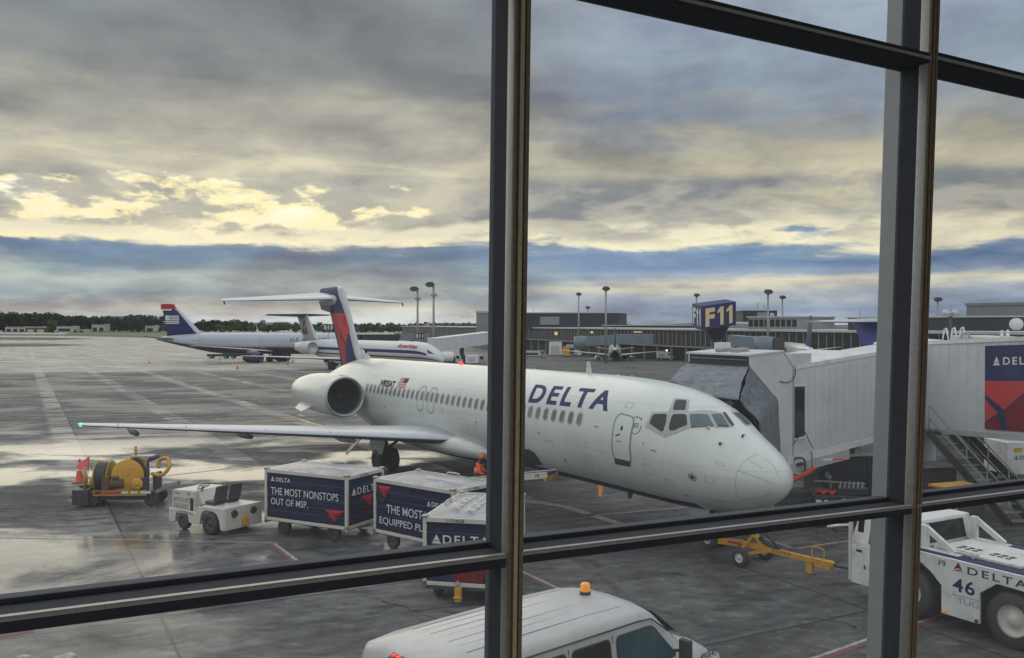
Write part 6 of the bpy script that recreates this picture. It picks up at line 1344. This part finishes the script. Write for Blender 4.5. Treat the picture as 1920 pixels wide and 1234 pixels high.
# blue-tailed airliner on the left
tl=Vector((-72.5,186.)); ns=Vector((-29.,176.5)); 
t,f,fb,fn=jet('long airliner with dark blue tail tipped in red, parked across the far apron',ns,tl,44.5,3.95,3.85,34,0,(['uswhite','usdark'],lambda a,x:1 if min(a,360-a)>112 and x>6 else 0),(34.6,5.7,7.6,40.6,11.75,2.9),('wing',1.15,'usdark'),wx=.40,finm='navy')
an=rad(106)
f.decal([(7,rad(104)),(38,rad(104)),(38,rad(106.5)),(7,rad(106.5))],[(0,1,2,3)],'cheat_line','red',fb,.02,.3,4); f.decal([(6,rad(107)),(38.5,rad(107)),(38.5,rad(109)),(6,rad(109))],[(0,1,2,3)],'cheat_line','letter',fb,.02,.3,4)
far_windows(f,fb,9,36,46,rad(74),.25,.06,'seam'); side_text(f,fb,'U S  AIRWAYS',14.2,6.6,4.35,5.0,'letterd')
for x in (33.5,20.2):
    f.decal(*ring2d(rrect(x,rad(86),.95,.95,(.1,.05)),rrect(x,rad(86),.80,.88,(.08,.04))),'door_outline','seam',fb,.02,.3,4)
def fin_quad(fn,pts,y,m,name='tail_livery'):
    for s in (1,-1):
        mb=MB(); mb.add([(x,s*y,z) for x,z in pts],[tuple(range(len(pts)))]); mb.build(name,m,fn,fix=False)
fin_quad(fn,[(40.0,10.75),(43.5,10.75),(43.55,11.72),(40.55,11.72)],.165,'red'); fin_quad(fn,[(39.85,10.45),(43.45,10.45),(43.5,10.74),(40.0,10.74)],.17,'letter')
for k in range(5): fin_quad(fn,[(39.3+.0,7.75+k*.36),(42.4,7.75+k*.36),(42.4,7.97+k*.36),(39.3,7.97+k*.36)],.31,'letter')
fin_quad(fn,[(41.6,8.5),(42.4,8.5),(42.4,9.45),(41.6,9.45)],.315,'letter')
# silver T-tail jet
t,f,fb,fn=jet('silver airliner with red and blue stripes and white T-tail behind the big airliner',(-9.6,126.),(-39.0,161.5),45.,3.4,2.9,32.8,2,(['silver','navy','redd'],lambda a,x:1 if 70<min(a,360-a)<84 and x>1.5 and x<40 else (2 if 98<min(a,360-a)<108 and x<38 else 0)),(36.6,4.6,5.2,40.2,8.9,4.0),('tail',1.05,'silver'),wx=.50,sweep=.42,dih=.05,finm='mdfin')
side_text(f,fb,'American',9.4,4.4,3.75,4.35,'red',bold=.03); f.decal([(.9,rad(48)),(1.9,rad(40)),(2.5,rad(42)),(1.8,rad(64))],[(0,1,2,3)],'cockpit_glass','glassd',fb,.02,.2,2)
vs,fs=text2d('AA',.03)
for s in (1,-1):
    mb=MB(); mb.add([(41.9-u*2.3+(v-.5)*.3,s*.30,5.4+v*1.6) for u,v in vs],fs); mb.build('tail_letters','redd',fn,fix=False)
    mb=MB(); mb.add([(x,s*.315,z) for x,z in ((40.9,6.9),(40.5,7.7),(40.75,7.75),(41.0,7.3),(41.3,7.8),(41.5,7.7),(41.1,6.9))],[tuple(range(7))]); mb.build('tail_emblem','navy',fn,fix=False)
# rear view twin jet at the terminal
wm=(['skin','navy'],lambda a,x:1 if min(a,360-a)>140 and x>4 else 0)
t,f,fb,fn=jet('small white twin jet seen from behind, wings spread before the dark terminal',(27.7,246.),(24.4,216.),29.9,3.1,2.75,26,0,wm,(23.6,4.2,5.2,26.8,9.6,2.4),('wing',.78,'grey'),wx=.36,dih=.11)
for y,m in ((12.9,'lampw'),(-12.9,'redlens')): mb=MB(); mb.lathe([(0,.001),(.05,.16),(.2,.2),(.3,.001)],(17.,y,2.9),'x',8); mb.build('navigation_light',m,t)
t,f,fb,fn=jet('pale twin jet with thin dark fin, half hidden by the jet bridge roof',(55.5,187.),(52.4,161.),29.9,3.1,3.3,26,0,wm,(23.6,4.2,5.2,26.8,9.9,2.4),('wing',.78,'grey'),wx=.36,dih=.11)
t,f,fb,fn=jet('regional jet whose bright blue T-tail rises behind the jet bridge roof',(32.5,31.5),(20.3,52.4),25.5,2.7,1.9,21,1,(['uswhite','navy'],lambda a,x:0),(19.8,3.0,3.6,22.4,6.45,2.7),('tail',.6,'grey'),wx=.45,finm='tailblue')
vs=[];
for k in range(9):
    a=rad(20+k*16); mb=MB(); mb.add([(21.9+.55*math.cos(a)*k/8+.1,.27,3.2+.9*math.sin(a)*.9),(22.1+.55*math.cos(a),.27,3.3+.9*math.sin(a)),(22.4+.5*math.cos(a),.27,3.0+.9*math.sin(a))],[(0,1,2)]); mb.build('tail_livery','cream',fn,fix=False)
# ------------------------------------------------------------------ terminal and far buildings
def fy(px): return 115.7/(.328+(px-960)/1708)
def fpt(Y): return Vector((34.7-.328*(Y-247),Y,0))
conc=thing('terminal_concourse','long dark two storey concourse with pale roof edge across the far apron','terminal building',tuple(fpt(247)))
co=fpt(247); dC=(fpt(130)-fpt(540)).normalized(); nC=Vector((dC.y,-dC.x,0)); nC=nC if nC.x<0 else -nC   # facade normal toward camera-left
Yend=118
def CP(s,o,z): return fpt(Yend)-dC*s+nC*o+Vector((0,0,z))-co
LEN=(fpt(560)-fpt(Yend)).length
def cbox(s0,s1,o0,o1,z0,z1,m,name,par=conc):
    mb=MB(); vs=[CP(s,o,z) for z in (z0,z1) for s,o in ((s0,o0),(s1,o0),(s1,o1),(s0,o1))]; mb.add(vs,[(0,3,2,1),(4,5,6,7),(0,1,5,4),(1,2,6,5),(2,3,7,6),(3,0,4,7)]); return mb.build(name,m,par)
cbox(0,LEN,-22,-.3,.9,4.75,'facade','upper_wall'); cbox(0,LEN,-20,-2.2,-6,.9,'facade','lower_wall'); cbox(-.5,LEN+.5,-22.5,.5,4.76,5.15,'mullg','roof_edge'); cbox(0,LEN,-2.2,.25,.55,.89,'facadeg','floor_band')
wmb=None; n=98; step=(LEN-6)/n
for k in range(n):
    s=3+k*step; 
    if wmb is None:
        mb=MB(); 
        for x0,x1,o0,o1,z0,z1,mi in ((.12,step-.12,-.28,-.18,1.25,4.3,0),(0,.10,-.29,-.10,1.0,4.7,1),(step*.5-.05,step*.5+.05,-.29,-.14,1.0,4.7,1)):
            vs=[-dC*s_+nC*o+Vector((0,0,z)) for z in (z0,z1) for s_,o in ((x0,o0),(x1,o0),(x1,o1),(x0,o1))]; mb.add(vs,[(0,3,2,1),(4,5,6,7),(0,1,5,4),(1,2,6,5),(2,3,7,6),(3,0,4,7)],mi)
        wmb=mb.build('window',['winw','mullg'],conc); wmb.location=CP(s,0,0)
    else: c=wmb.copy(); C.objects.link(c); c.parent=conc; c.location=CP(s,0,0)
cmb=None
for k in range(60):
    s=4+k*(LEN-8)/60
    if cmb is None: mb=MB(); mb.box(-.25,.25,-.25,.25,-5.5,.5); cmb=mb.build('column','facadeg',conc); cmb.location=CP(s,-.2,0)
    else: c=cmb.copy(); C.objects.link(c); c.parent=conc; c.location=CP(s,-.2,0)
def sY(Y): return (fpt(Y)-fpt(Yend)).length
for px,w,z0,z1 in ((1043,2.6,2.6,3.7),(1110,2,3.5,4.1),(1196,5,4.0,4.3)):
    s=sY(fy(px)); cbox(s-w/2,s+w/2,.03,.10,z0,z1,'warm','lit_window')
def block(name,label,px0,px1,D,ytop,zb,depth,m,cap='mullg',D1=None,wins=0,cat='building'):
    a=atY(px0,608,D); b_=atY(px1,608,D1 or D); zt=CH+(608-ytop)/1708*(D+(D1 or D))/2
    t=thing(name,label,cat,((a.x+b_.x)/2,(a.y+b_.y)/2,zb)); c=Vector(t.location); r=Vector((b_.x-a.x,b_.y-a.y,0)); nn=Vector((-r.y,r.x,0)).normalized()*depth
    mb=MB(); P=[Vector((a.x,a.y,0)),Vector((b_.x,b_.y,0)),Vector((b_.x,b_.y,0))+nn,Vector((a.x,a.y,0))+nn]; o=Vector((c.x,c.y,0))
    mb.add([p-o+Vector((0,0,z)) for z in (0,zt-zb) for p in P],[(0,3,2,1),(4,5,6,7),(0,1,5,4),(1,2,6,5),(2,3,7,6),(3,0,4,7)]); w=mb.build('wall',m,t)
    e=r.normalized()*.3; f_=nn.normalized()*.3; th=max(.25,(zt-zb)*.06); P2=[P[0]-e-f_,P[1]+e-f_,P[2]+e+f_,P[3]-e+f_]
    mb=MB(); mb.add([p-o+Vector((0,0,z)) for z in (zt-zb+.004,zt-zb+th) for p in P2],[(0,3,2,1),(4,5,6,7),(0,1,5,4),(1,2,6,5),(2,3,7,6),(3,0,4,7)]); mb.build('roof_edge',cap,t)
    for k in range(wins):
        q0=P[0]+r*((k+.12)/wins)-o; q1=P[0]+r*((k+.88)/wins)-o; h0=(zt-zb)*.25; h1=(zt-zb)*.82; n_=-nn.normalized()*.05
        mb=MB(); mb.add([q0+n_+Vector((0,0,h0)),q1+n_+Vector((0,0,h0)),q1+n_+Vector((0,0,h1)),q0+n_+Vector((0,0,h1))],[(0,1,2,3)]); mb.build('window','winw',w,fix=False)
    return t,o,P,zt-zb,w
t,o,P,h,w=block('rooftop_block','long dark flat block with a faded grey panel above the concourse',984,1160,330,587.5,4.5,25,'facade',D1=322)
r=P[1]-P[0]; q=P[0]-o+r*.165; mb=MB(); nn=Vector((-.05,-.35,0)); mb.add([q+nn+Vector((0,0,h*.28)),q+r*.21+nn+Vector((0,0,h*.28)),q+r*.21+nn+Vector((0,0,h*.78)),q+nn+Vector((0,0,h*.78))],[(0,1,2,3)]); mb.build('faded_panel','facadeg',w,fix=False)
mb=MB(); mb.lathe([(0,.001),(0,.9),(.1,.9),(.1,.001)],(q.x+16.5,q.y-.5,h*.66),'y',16); mb.build('round_badge','mullg',w)
mb=MB(); e=P[1]-o; mb.bar(e+Vector((.3,0,h*.7)),e+Vector((5.5,1,-.2)),.5,.25); mb.bar(e+Vector((.3,0,h*.7+1.1)),e+Vector((5.5,1,.9)),.15,.12); mb.build('outside_stair','dark',t)
block('control_floor','glazed upper floor with pale frames right of the F11 sign',1403,1495,205,595.5,5.05,16,'facadeg',D1=196,wins=9)
t,o,P,h,w=block('rooftop_cabin','small dark cabin with dish, on top of the glazed upper floor',1393,1457,208,583,6.8,9,'facade')
mb=MB(); r=P[1]-P[0]; q=P[0]-o+r*.84; mb.lathe([(0,.001),(-.05,.5),(-.12,.55),(0,.001)],(q.x,q.y-.3,h*.6),'y',14); mb.build('dish','letter',w); q=P[0]-o+r*.55; mb=MB(); mb.box(q.x-1.1,q.x+1.1,q.y-.12,q.y-.02,h*.4,h*.85); mb.build('sign_panel','facadeg',w)
block('rooftop_block','dark windowless roof block behind the bright blue T-tail and right window post',1590,1895,176,596,4.9,18,'facade',D1=150)
block('hangar','big pale grey hangar rising at the far right edge',1812,2050,300,572,-2,40,'facadeg',cap='facadeg',D1=270)
block('stair_tower','grey tower block at the left post above the concourse roof',893,935,372,587,-4,12,'facadeg',cap='mullg')
block('flat_annex','low dark flat roofed annex right of the long rooftop block',1130,1255,320,611.2,4.9,20,'facade',D1=300)
# roof dish, antennas, flag
p=atY(1905,624,143); t=thing('satellite_dish','large white satellite dish on the roof at the far right','satellite dish',tuple(p)); mb=MB(); rings=[]
for rr in (.02,.4,.8,1.0): rings.append([(rr*math.cos(k*PI/12),-.9+.35*rr*rr,1.35+rr*math.sin(k*PI/12)*.95) for k in range(24)])
mb.loft(rings,caps=False); d_=mb.build('reflector','white',t); d_.rotation_euler=(0,0,rad(-25)); mb=MB(); mb.cyl((0,0,0),(0,-.3,1.3),.06); mb.cyl((-.5,.4,0),(0,-.2,1.2),.04); mb.build('mount','dark',t)
p=atY(795,612,395); t=thing('flag','american flag flying above the concourse roof','flag',tuple(p)); mb=MB(); mb.cyl((0,0,-2),(0,0,2.0),.06); mb.build('pole','pole',t)
for k in range(7): 
    mb=MB(); z=1.9-k*.22; mb.add([(.05 if k>3 else 1.1,0,z),(2.5,-.1+.1*math.sin(k),z-.1),(2.5,-.1,z-.32),(.05 if k>3 else 1.1,0,z-.22)],[(0,1,2,3)]); mb.build('stripe','red' if k%2==0 else 'letter',t,fix=False)
mb=MB(); mb.add([(.05,0,1.95),(1.1,0,1.93),(1.1,0,1.05),(.05,0,1.05)],[(0,1,2,3)]); mb.build('canton','navy',t,fix=False)
for px,y0,y1,D,l in ((1000,588,574,329,'thin twin antenna on the long dark rooftop block'),(1152,589,573,322,'lattice antenna near the stair end of the dark rooftop block'),(1421,583,565,208,'tall whip antenna on the small rooftop cabin'),(1433,583,572,208,'short whip antenna on the small rooftop cabin'),(807,613,592,400,'thin mast beside the american flag'),(833,613,597,400,'thin mast on the roof right of the lamp poles'),(1784,597,572,160,'angled camera pole above the dark roof block at right'),(1612,595,582,176,'hooped ladder top on the dark roof block')):
    p=atY(px,y0,D); h_=(y0-y1)/1708*D; t=thing('antenna',l,'antenna',tuple(p)); mb=MB(); mb.cyl((0,0,-.3),(0,0,h_),.09,.05,6); mb.build('mast','pole',t); mb=MB(); mb.bar((-.5,0,h_*.8),(.5,0,h_*.8),.06,.06); mb.bar((-.3,0,h_*.6),(.3,0,h_*.6),.06,.06); mb.build('crossbar','pole',t)
# small gate signs on the far concourse
for txt,px,y,D,m in (('E13',615,614,150,'facade'),('E11',786,630,175,'facade'),('E5',1648,627,120,'facade')):
    p=atY(px,y,D); t=thing('gate_sign','small dark gate sign reading '+txt,'gate sign',(p.x,p.y,p.z)); mb=MB(); mb.box(-.85,.95,0,.1,-.55,.55); mb.build('panel',m,t); letter(txt,(-.65,-.01,-.35),(1.4,0,0),(0,0,.7),'letter',t,.03); mb=MB(); mb.cyl((0,.2,-.55),(0,.2,-(p.z-gz(p.x,p.y))),.08,n=6); mb.build('post','pole',t)
# light poles
def lamp(px,ytop,D,l,double=False):
    p=atY(px,ytop,D); g_=gz(p.x,p.y); H_=p.z-g_; t=thing('apron_light',l,'light pole',(p.x,p.y,g_),0,'apron floodlight poles')
    mb=MB(); mb.cyl((0,0,0),(0,0,H_),.30,.20,10); mb.build('pole','pole',t)
    def head(z,dx,s,m,rot=0):
        mb=MB(); pl=[(-.95*s,0),(-.5*s,.50*s),(.5*s,.50*s),(.95*s,0),(.45*s,-.42*s),(-.45*s,-.42*s)]; mb.add([(dx+x,-.5,z+y) for x,y in pl]+[(dx+x*.8,.5,z+y+.1) for x,y in pl],[tuple(range(6)),(11,10,9,8,7,6)]+[(i,(i+1)%6,6+(i+1)%6,6+i) for i in range(6)]); mb.build('lamp_head',m,t)
    if double: head(H_+.3,-.7,1.15,'lampdark'); head(H_-1.9,.1,.8,'pole')
    else: head(H_,0,1.05,'lampdark')
    return t
lamp(783,545,200,'tall light pole left of its twin above the silver airliner',True); lamp(813,537,190,'tall light pole with dark angled head above the silver airliner',True)
lamp(1085,552,280,'light pole rising behind the long dark rooftop block'); lamp(1136,542,205,'tallest light pole in front of the dark rooftop block')
lamp(1306,554,270,'light pole directly above the F11 sign'); lamp(1440,548,185,'light pole in front of the glazed upper floor'); lamp(1467,558,250,'light pole behind the right end of the glazed floor'); lamp(1758,562,210,'light pole just right of the right window post')
lamp(1102,577,330,'smallest light pole on the dark rooftop block')
p=J2(.15,1.0,0)+jo; t=thing('globe_lamp','dark post lamp with clear globes beside the right window post','lamp',(p.x,p.y,tp(.15)+.10)); mb=MB(); mb.cyl((0,0,0),(0,0,.9),.05); mb.build('post','dark',t)
for a in (-.16,.16): mb=MB(); mb.lathe([(-.15,.001),(-.11,.10),(0,.15),(.11,.10),(.15,.001)],(a,0,1.0),'z',14); mb.build('globe','chrome',t)
# far jet bridges
def far_bridge(label,pts,h,m,drum=None,D=200):
    A=[atY(*p) for p in pts]; t=thing('far_jet_bridge',label,'jet bridge',(A[0].x,A[0].y,gz(A[0].x,A[0].y)),0,'jet bridges at the far concourse'); o=Vector(t.location)
    for a,b_ in zip(A,A[1:]):
        mb=MB(); mb.bar(a-o-Vector((0,0,h/2)),b_-o-Vector((0,0,h/2)),2.6,h); tn=mb.build('tunnel',m,t,bevel=.05)
        n=10; mb=MB()
        for k in range(n): p=a+(b_-a)*(k+.5)/n-o; mb.bar(p+Vector((-.06,0,-h*.5)),p+Vector((.06,0,-h*.5)),2.66,h*.9)
        mb.build('wall_rib',m,tn)
    mid=(A[0]+A[-1])/2-o; mb=MB(); mb.box(mid.x-.4,mid.x+.4,mid.y-.4,mid.y+.4,0,mid.z-h); mb.box(mid.x-1.2,mid.x+1.2,mid.y-.5,mid.y+.5,0,.9); mb.build('support','dark',t)
    if drum:
        p=A[0]-o; mb=MB(); mb.lathe([(-h*1.25,.001),(-h*1.25,1.9),(.15,1.9),(.3,.001)],(p.x,p.y,p.z),'z',20); mb.build('rotunda',m,t); mb=MB(); mb.box(p.x+1.6,p.x+3.6,p.y-1.5,p.y+1.5,p.z-h*1.1,p.z-.1); mb.build('cab','dark',t)
    return t
far_bridge('blue grey jet bridge with drum end behind the small twin jet',[(1090,632,228),(1165,627,226),(1225,627,224)],2.4,'bridgeblue',1)
far_bridge('blue grey jet bridge right of the F11 sign mast',[(1432,633,176),(1372,628,182)],2.3,'bridgeblue',1)
far_bridge('long white sloping jet bridge ending at the silver airliner nose',[(812,634,172),(915,622,190)],2.5,'bridge')
far_bridge('dark teal jet bridge behind the red and navy tail',[(672,627,178),(740,627,185)],1.9,'facade'); far_bridge('low grey jet bridge above the silver airliner roof',[(745,624,190),(800,627,195)],1.5,'bridgeblue')
# trucks and carts by the far gates
def truck(label,px,y,L,h,m='white',cabm='white',tank=False,rz=0,small=False):
    p=gp(px,y); t=thing('service_truck',label,'service vehicle',p,rz,'service vehicles at the far gates')
    mb=MB(); mb.prism([(L/2-1.4,.55),(L/2-.1,.55),(L/2,1.1),(L/2-.35,1.3),(L/2-.6,2.05),(L/2-1.4,2.05)],-.95,.95,'xz'); cb_=mb.build('cab',cabm,t,bevel=.04); mb=MB(); mb.box(L/2-1.25,L/2-.70,-.96,.96,1.35,1.9); mb.build('cab_window','glassd',cb_)
    mb=MB(); mb.box(-L/2,L/2-1.2,-.85,.85,.45,.62); mb.build('chassis','dark',t)
    mb=MB()
    if tank: mb.lathe([(-L/2,.001),(-L/2+.05,.7),(-L/2+.25,.95),(L/2-1.9,.95),(L/2-1.75,.7),(L/2-1.7,.001)],(0,0,1.6),'x',20); mb.build('tank',m,t)
    else: mb.box(-L/2,L/2-1.5,-1.0,1.0,.63,h); b_=mb.build('box_body',m,t,bevel=.03); mb=MB(); mb.box(-L/2+.5,L/2-2.2,-1.01,-1.002,.9,h*.75); mb.build('side_panel','mullg' if m=='white' else 'dark',b_)
    for x in (-L/2+.8,L/2-.85):
        for s in (-.8,.8): wheel((x,s,.38),.38,.25,t,hub='grey')
truck('white tank truck with rounded tank beside the silver airliner nose',836,686,6.5,2.4,'white','grey',True); truck('small blue service vehicle right of the tank truck',866,686,3.6,1.6,'navy','navyl'); truck('pale truck with ladder nearest the left window post',893,687,4.0,2.1,'white','alum')
truck('small blue tug under the silver airliner tail',622,684,2.6,1.4,'signblue','navy'); truck('white pickup beside the foot of the red tail',640,687,3.6,1.3,'white','white')
truck('white catering truck left of the small twin jet',1046,669,5.2,4.4); truck('white box truck behind the left wing of the small twin jet',1076,669,4.5,3.6,'farwhite'); truck('row of pale equipment right of the post, long and low',1003,672,6.,2.,'farwhite','alum')
truck('white high-lift truck by the F11 mast foot',1266,668,6.,4.2); truck('pale low truck with dark windows right of the twin jet wing',1225,668,5.,2.6,'farwhite'); truck('white trailer partly behind the canopy housing',1247,676,4.,2.2); truck('long pale truck left of the white terminal doors',1205,671,6.,1.8,'alum','white'); truck('small white van below the far blue grey bridge',1400,665,4.,2.4)
truck('silver luggage train vehicle under the blue tailed airliner',411,672,5.,1.,'dark','dark'); truck('dark service vehicle under the belly of the blue tailed airliner',452,672,5.,1.2,'dark','dark')
p=gp(1062,670); t=thing('yellow_bollard_sign','yellow upright sign board by the far catering truck','sign board',p); mb=MB(); mb.box(-.9,.9,-.08,.08,.4,3.2); mb.build('board','yellow',t); mb=MB(); mb.box(-.6,.6,-.3,.3,0,.4); mb.build('foot','dark',t)
# airfield buildings on the left horizon
def shed(label,px0,px1,yb,yt,m,doors=0,D=980):
    a=atY(px0,yb,D); b_=atY(px1,yb,D); zt=CH+(608-yt)/1708*D; z0=min(a.z,gz(a.x,a.y)+1); t=thing('airfield_building',label,'building',((a.x+b_.x)/2,a.y,z0),0,'buildings along the far side of the airfield'); w=(b_.x-a.x)/2; h=zt-z0
    mb=MB(); mb.box(-w,w,0,14,0,h); w_=mb.build('wall',m,t); mb=MB(); mb.prism([(-w-.5,h+.01),(w+.5,h+.01),(w*.85,h+h*.16),(-w*.85,h+h*.16)],-.5,14.5,'xz'); mb.build('roof','mullg' if m!='farwhite' else 'facadeg',t)
    for k in range(doors): x=-w+(k+.5)*2*w/doors; mb=MB(); mb.box(x-w*.32/doors*2,x+w*.32/doors*2,-.15,-.02,0,h*.62); mb.build('door','facade' if m=='farwhite' else 'farwhite',w_)
shed('dark brown fire station with two white doors on the left horizon',48,85,624,614.5,'rust',2); shed('long white low shed left of the dark fire station',10,47,622,614,'farwhite',3,990); shed('pale grey hangar right of the fire station',103,138,621,613,'farwhite',1); shed('low white building ahead of the grass bank',136,158,623,618.5,'farwhite',2,960); shed('distant white storage shed beside the far trees',272,290,617,612,'farwhite',1,1000); shed('small white house before the tree line',172,196,614,610,'farwhite',2,1020)
shed('pale flat roofed warehouse showing above the trees',190,262,604,596.5,'farwhite',3,1420); shed('brown multi storey hotel standing over the tree line',514,540,614,605.5,'rust',5,1400)
p=atY(493,612,1700); t=thing('water_tower','tiny grey water tower on the horizon left of the hotel','water tower',tuple(p)); mb=MB(); mb.lathe([(6,.001),(6,3),(8,5),(11,5),(13,.001)],(0,0,0),'z',16); mb.build('tank','facadeg',t); mb=MB(); mb.cyl((0,0,-6),(0,0,6),1.0); mb.build('column','facadeg',t)
# ------------------------------------------------------------------ trees on the horizon
M['leafd']=mat('dark_tree_foliage',(.028,.042,.022),.85,var=.5,scale=.25); M['leafm']=mat('mid_tree_foliage',(.060,.100,.036),.85,var=.5,scale=.25); M['bark']=mat('tree_bark',(.06,.05,.04),.9)
def tree_proto(seed,m,H=18.,R=7.):
    rng=random.Random(seed); t=bpy.data.objects.new('tree',None); C.objects.link(t)
    mb=MB(); mb.cyl((0,0,-.5),(0,0,H*.5),.45,.22,8)
    for k in range(6): a=rng.random()*6.28; mb.cyl((0,0,H*(.22+.05*k)),(R*.6*math.cos(a),R*.6*math.sin(a),H*(.42+.07*k)),.18,.06,5)
    mb.build('trunk','bark',t)
    mb=MB(); lob=[(rng.gauss(0,R*.42),rng.gauss(0,R*.42),H*(.18+.62*rng.random()),R*(.36+.26*rng.random())) for _ in range(15)]
    for i in range(1000):
        lx,ly,lz,lr=rng.choice(lob); d=Vector((rng.gauss(0,1),rng.gauss(0,1),rng.gauss(0,.8))).normalized()*lr*(rng.random()**.33); c=Vector((lx,ly,lz))+d
        if c.z<.3: continue
        n=Vector((rng.gauss(0,1),rng.gauss(0,1),rng.gauss(0,1))).normalized(); u=n.orthogonal().normalized(); v=n.cross(u); s=.55+.6*rng.random(); mb.add([c+u*s,c+v*s,c-u*s,c-v*s],[(0,1,2,3)],0)
    mb.build('crown',m,t,fix=False); return t
protos=[tree_proto(k,('leafd','leafm','leafd','leafm','leafd')[k]) for k in range(5)]
used=set(); rng=random.Random(11)
def put_tree(px,ytop,D,label,k,grp):
    p=atY(px,608,D); g_=gz(p.x,p.y); H_=(CH+(608-ytop)/1708*D)-g_
    if k in used: o=copy_tree(protos[k])
    else: o=protos[k]; used.add(k)
    o.location=(p.x,p.y,g_); s=H_/17.; o.scale=(s*(.9+.3*rng.random()),s,s); o.rotation_euler=(0,0,rng.random()*6.28); tag(o,label,'tree',grp)
x=-40
while x<300:
    yt=587+ (6*((x-0)/300)) + rng.uniform(-2.5,3.5) + (4 if 120<x<235 else 0); put_tree(x,yt,1050+rng.uniform(-40,60),'dark leafy tree in the tall tree line behind the low airfield buildings',rng.choice((0,2,4)),'tall trees behind the airfield buildings'); x+=rng.uniform(6,11)
put_tree(258,590.5,1000,'rounded dark tree standing tallest just left of the blue tail',4,'tall trees behind the airfield buildings'); put_tree(98,600,940,'single mid green tree in front of the long white shed',1,'tall trees behind the airfield buildings')
for (a,b,y,D) in ((290,480,603,1150),(380,910,607.5,1300),(300,920,610,1000)):
    x=a
    while x<b:
        put_tree(x,y+rng.uniform(-3,2.5),D+rng.uniform(-50,50),'green leafy tree in the distant belt behind the parked airliners',rng.choice((1,3,0,1)),'trees of the distant belt'); x+=rng.uniform(6,12)
for k in range(8): put_tree(385+k*7,600+rng.uniform(-2,2)+abs(k-3),1080,'darker leafy tree in the clump right of the blue tail',rng.choice((0,2)),'dark clump right of the blue tail')
for k in range(5):
    if k not in used: used.add(k); bpy.data.objects.remove(protos[k])
M['hill']=mat('hazy_far_woods',(.10,.13,.14),.95,var=.2,scale=.002)
mb=MB(); n=60; vs=[]
for i in range(n+1):
    x=-2600+i*5200/n; h=7+3.5*math.sin(i*.7)+2.5*math.sin(i*1.9)
    vs+= [(x,2900,-12),(x,3000,h),(x,3400,-12)]
mb.add(vs,[(i*3+j,(i+1)*3+j,(i+1)*3+j+1,i*3+j+1) for i in range(n) for j in range(2)],0,True); o=mb.build('hills','hill',fix=False); o['kind']='structure'
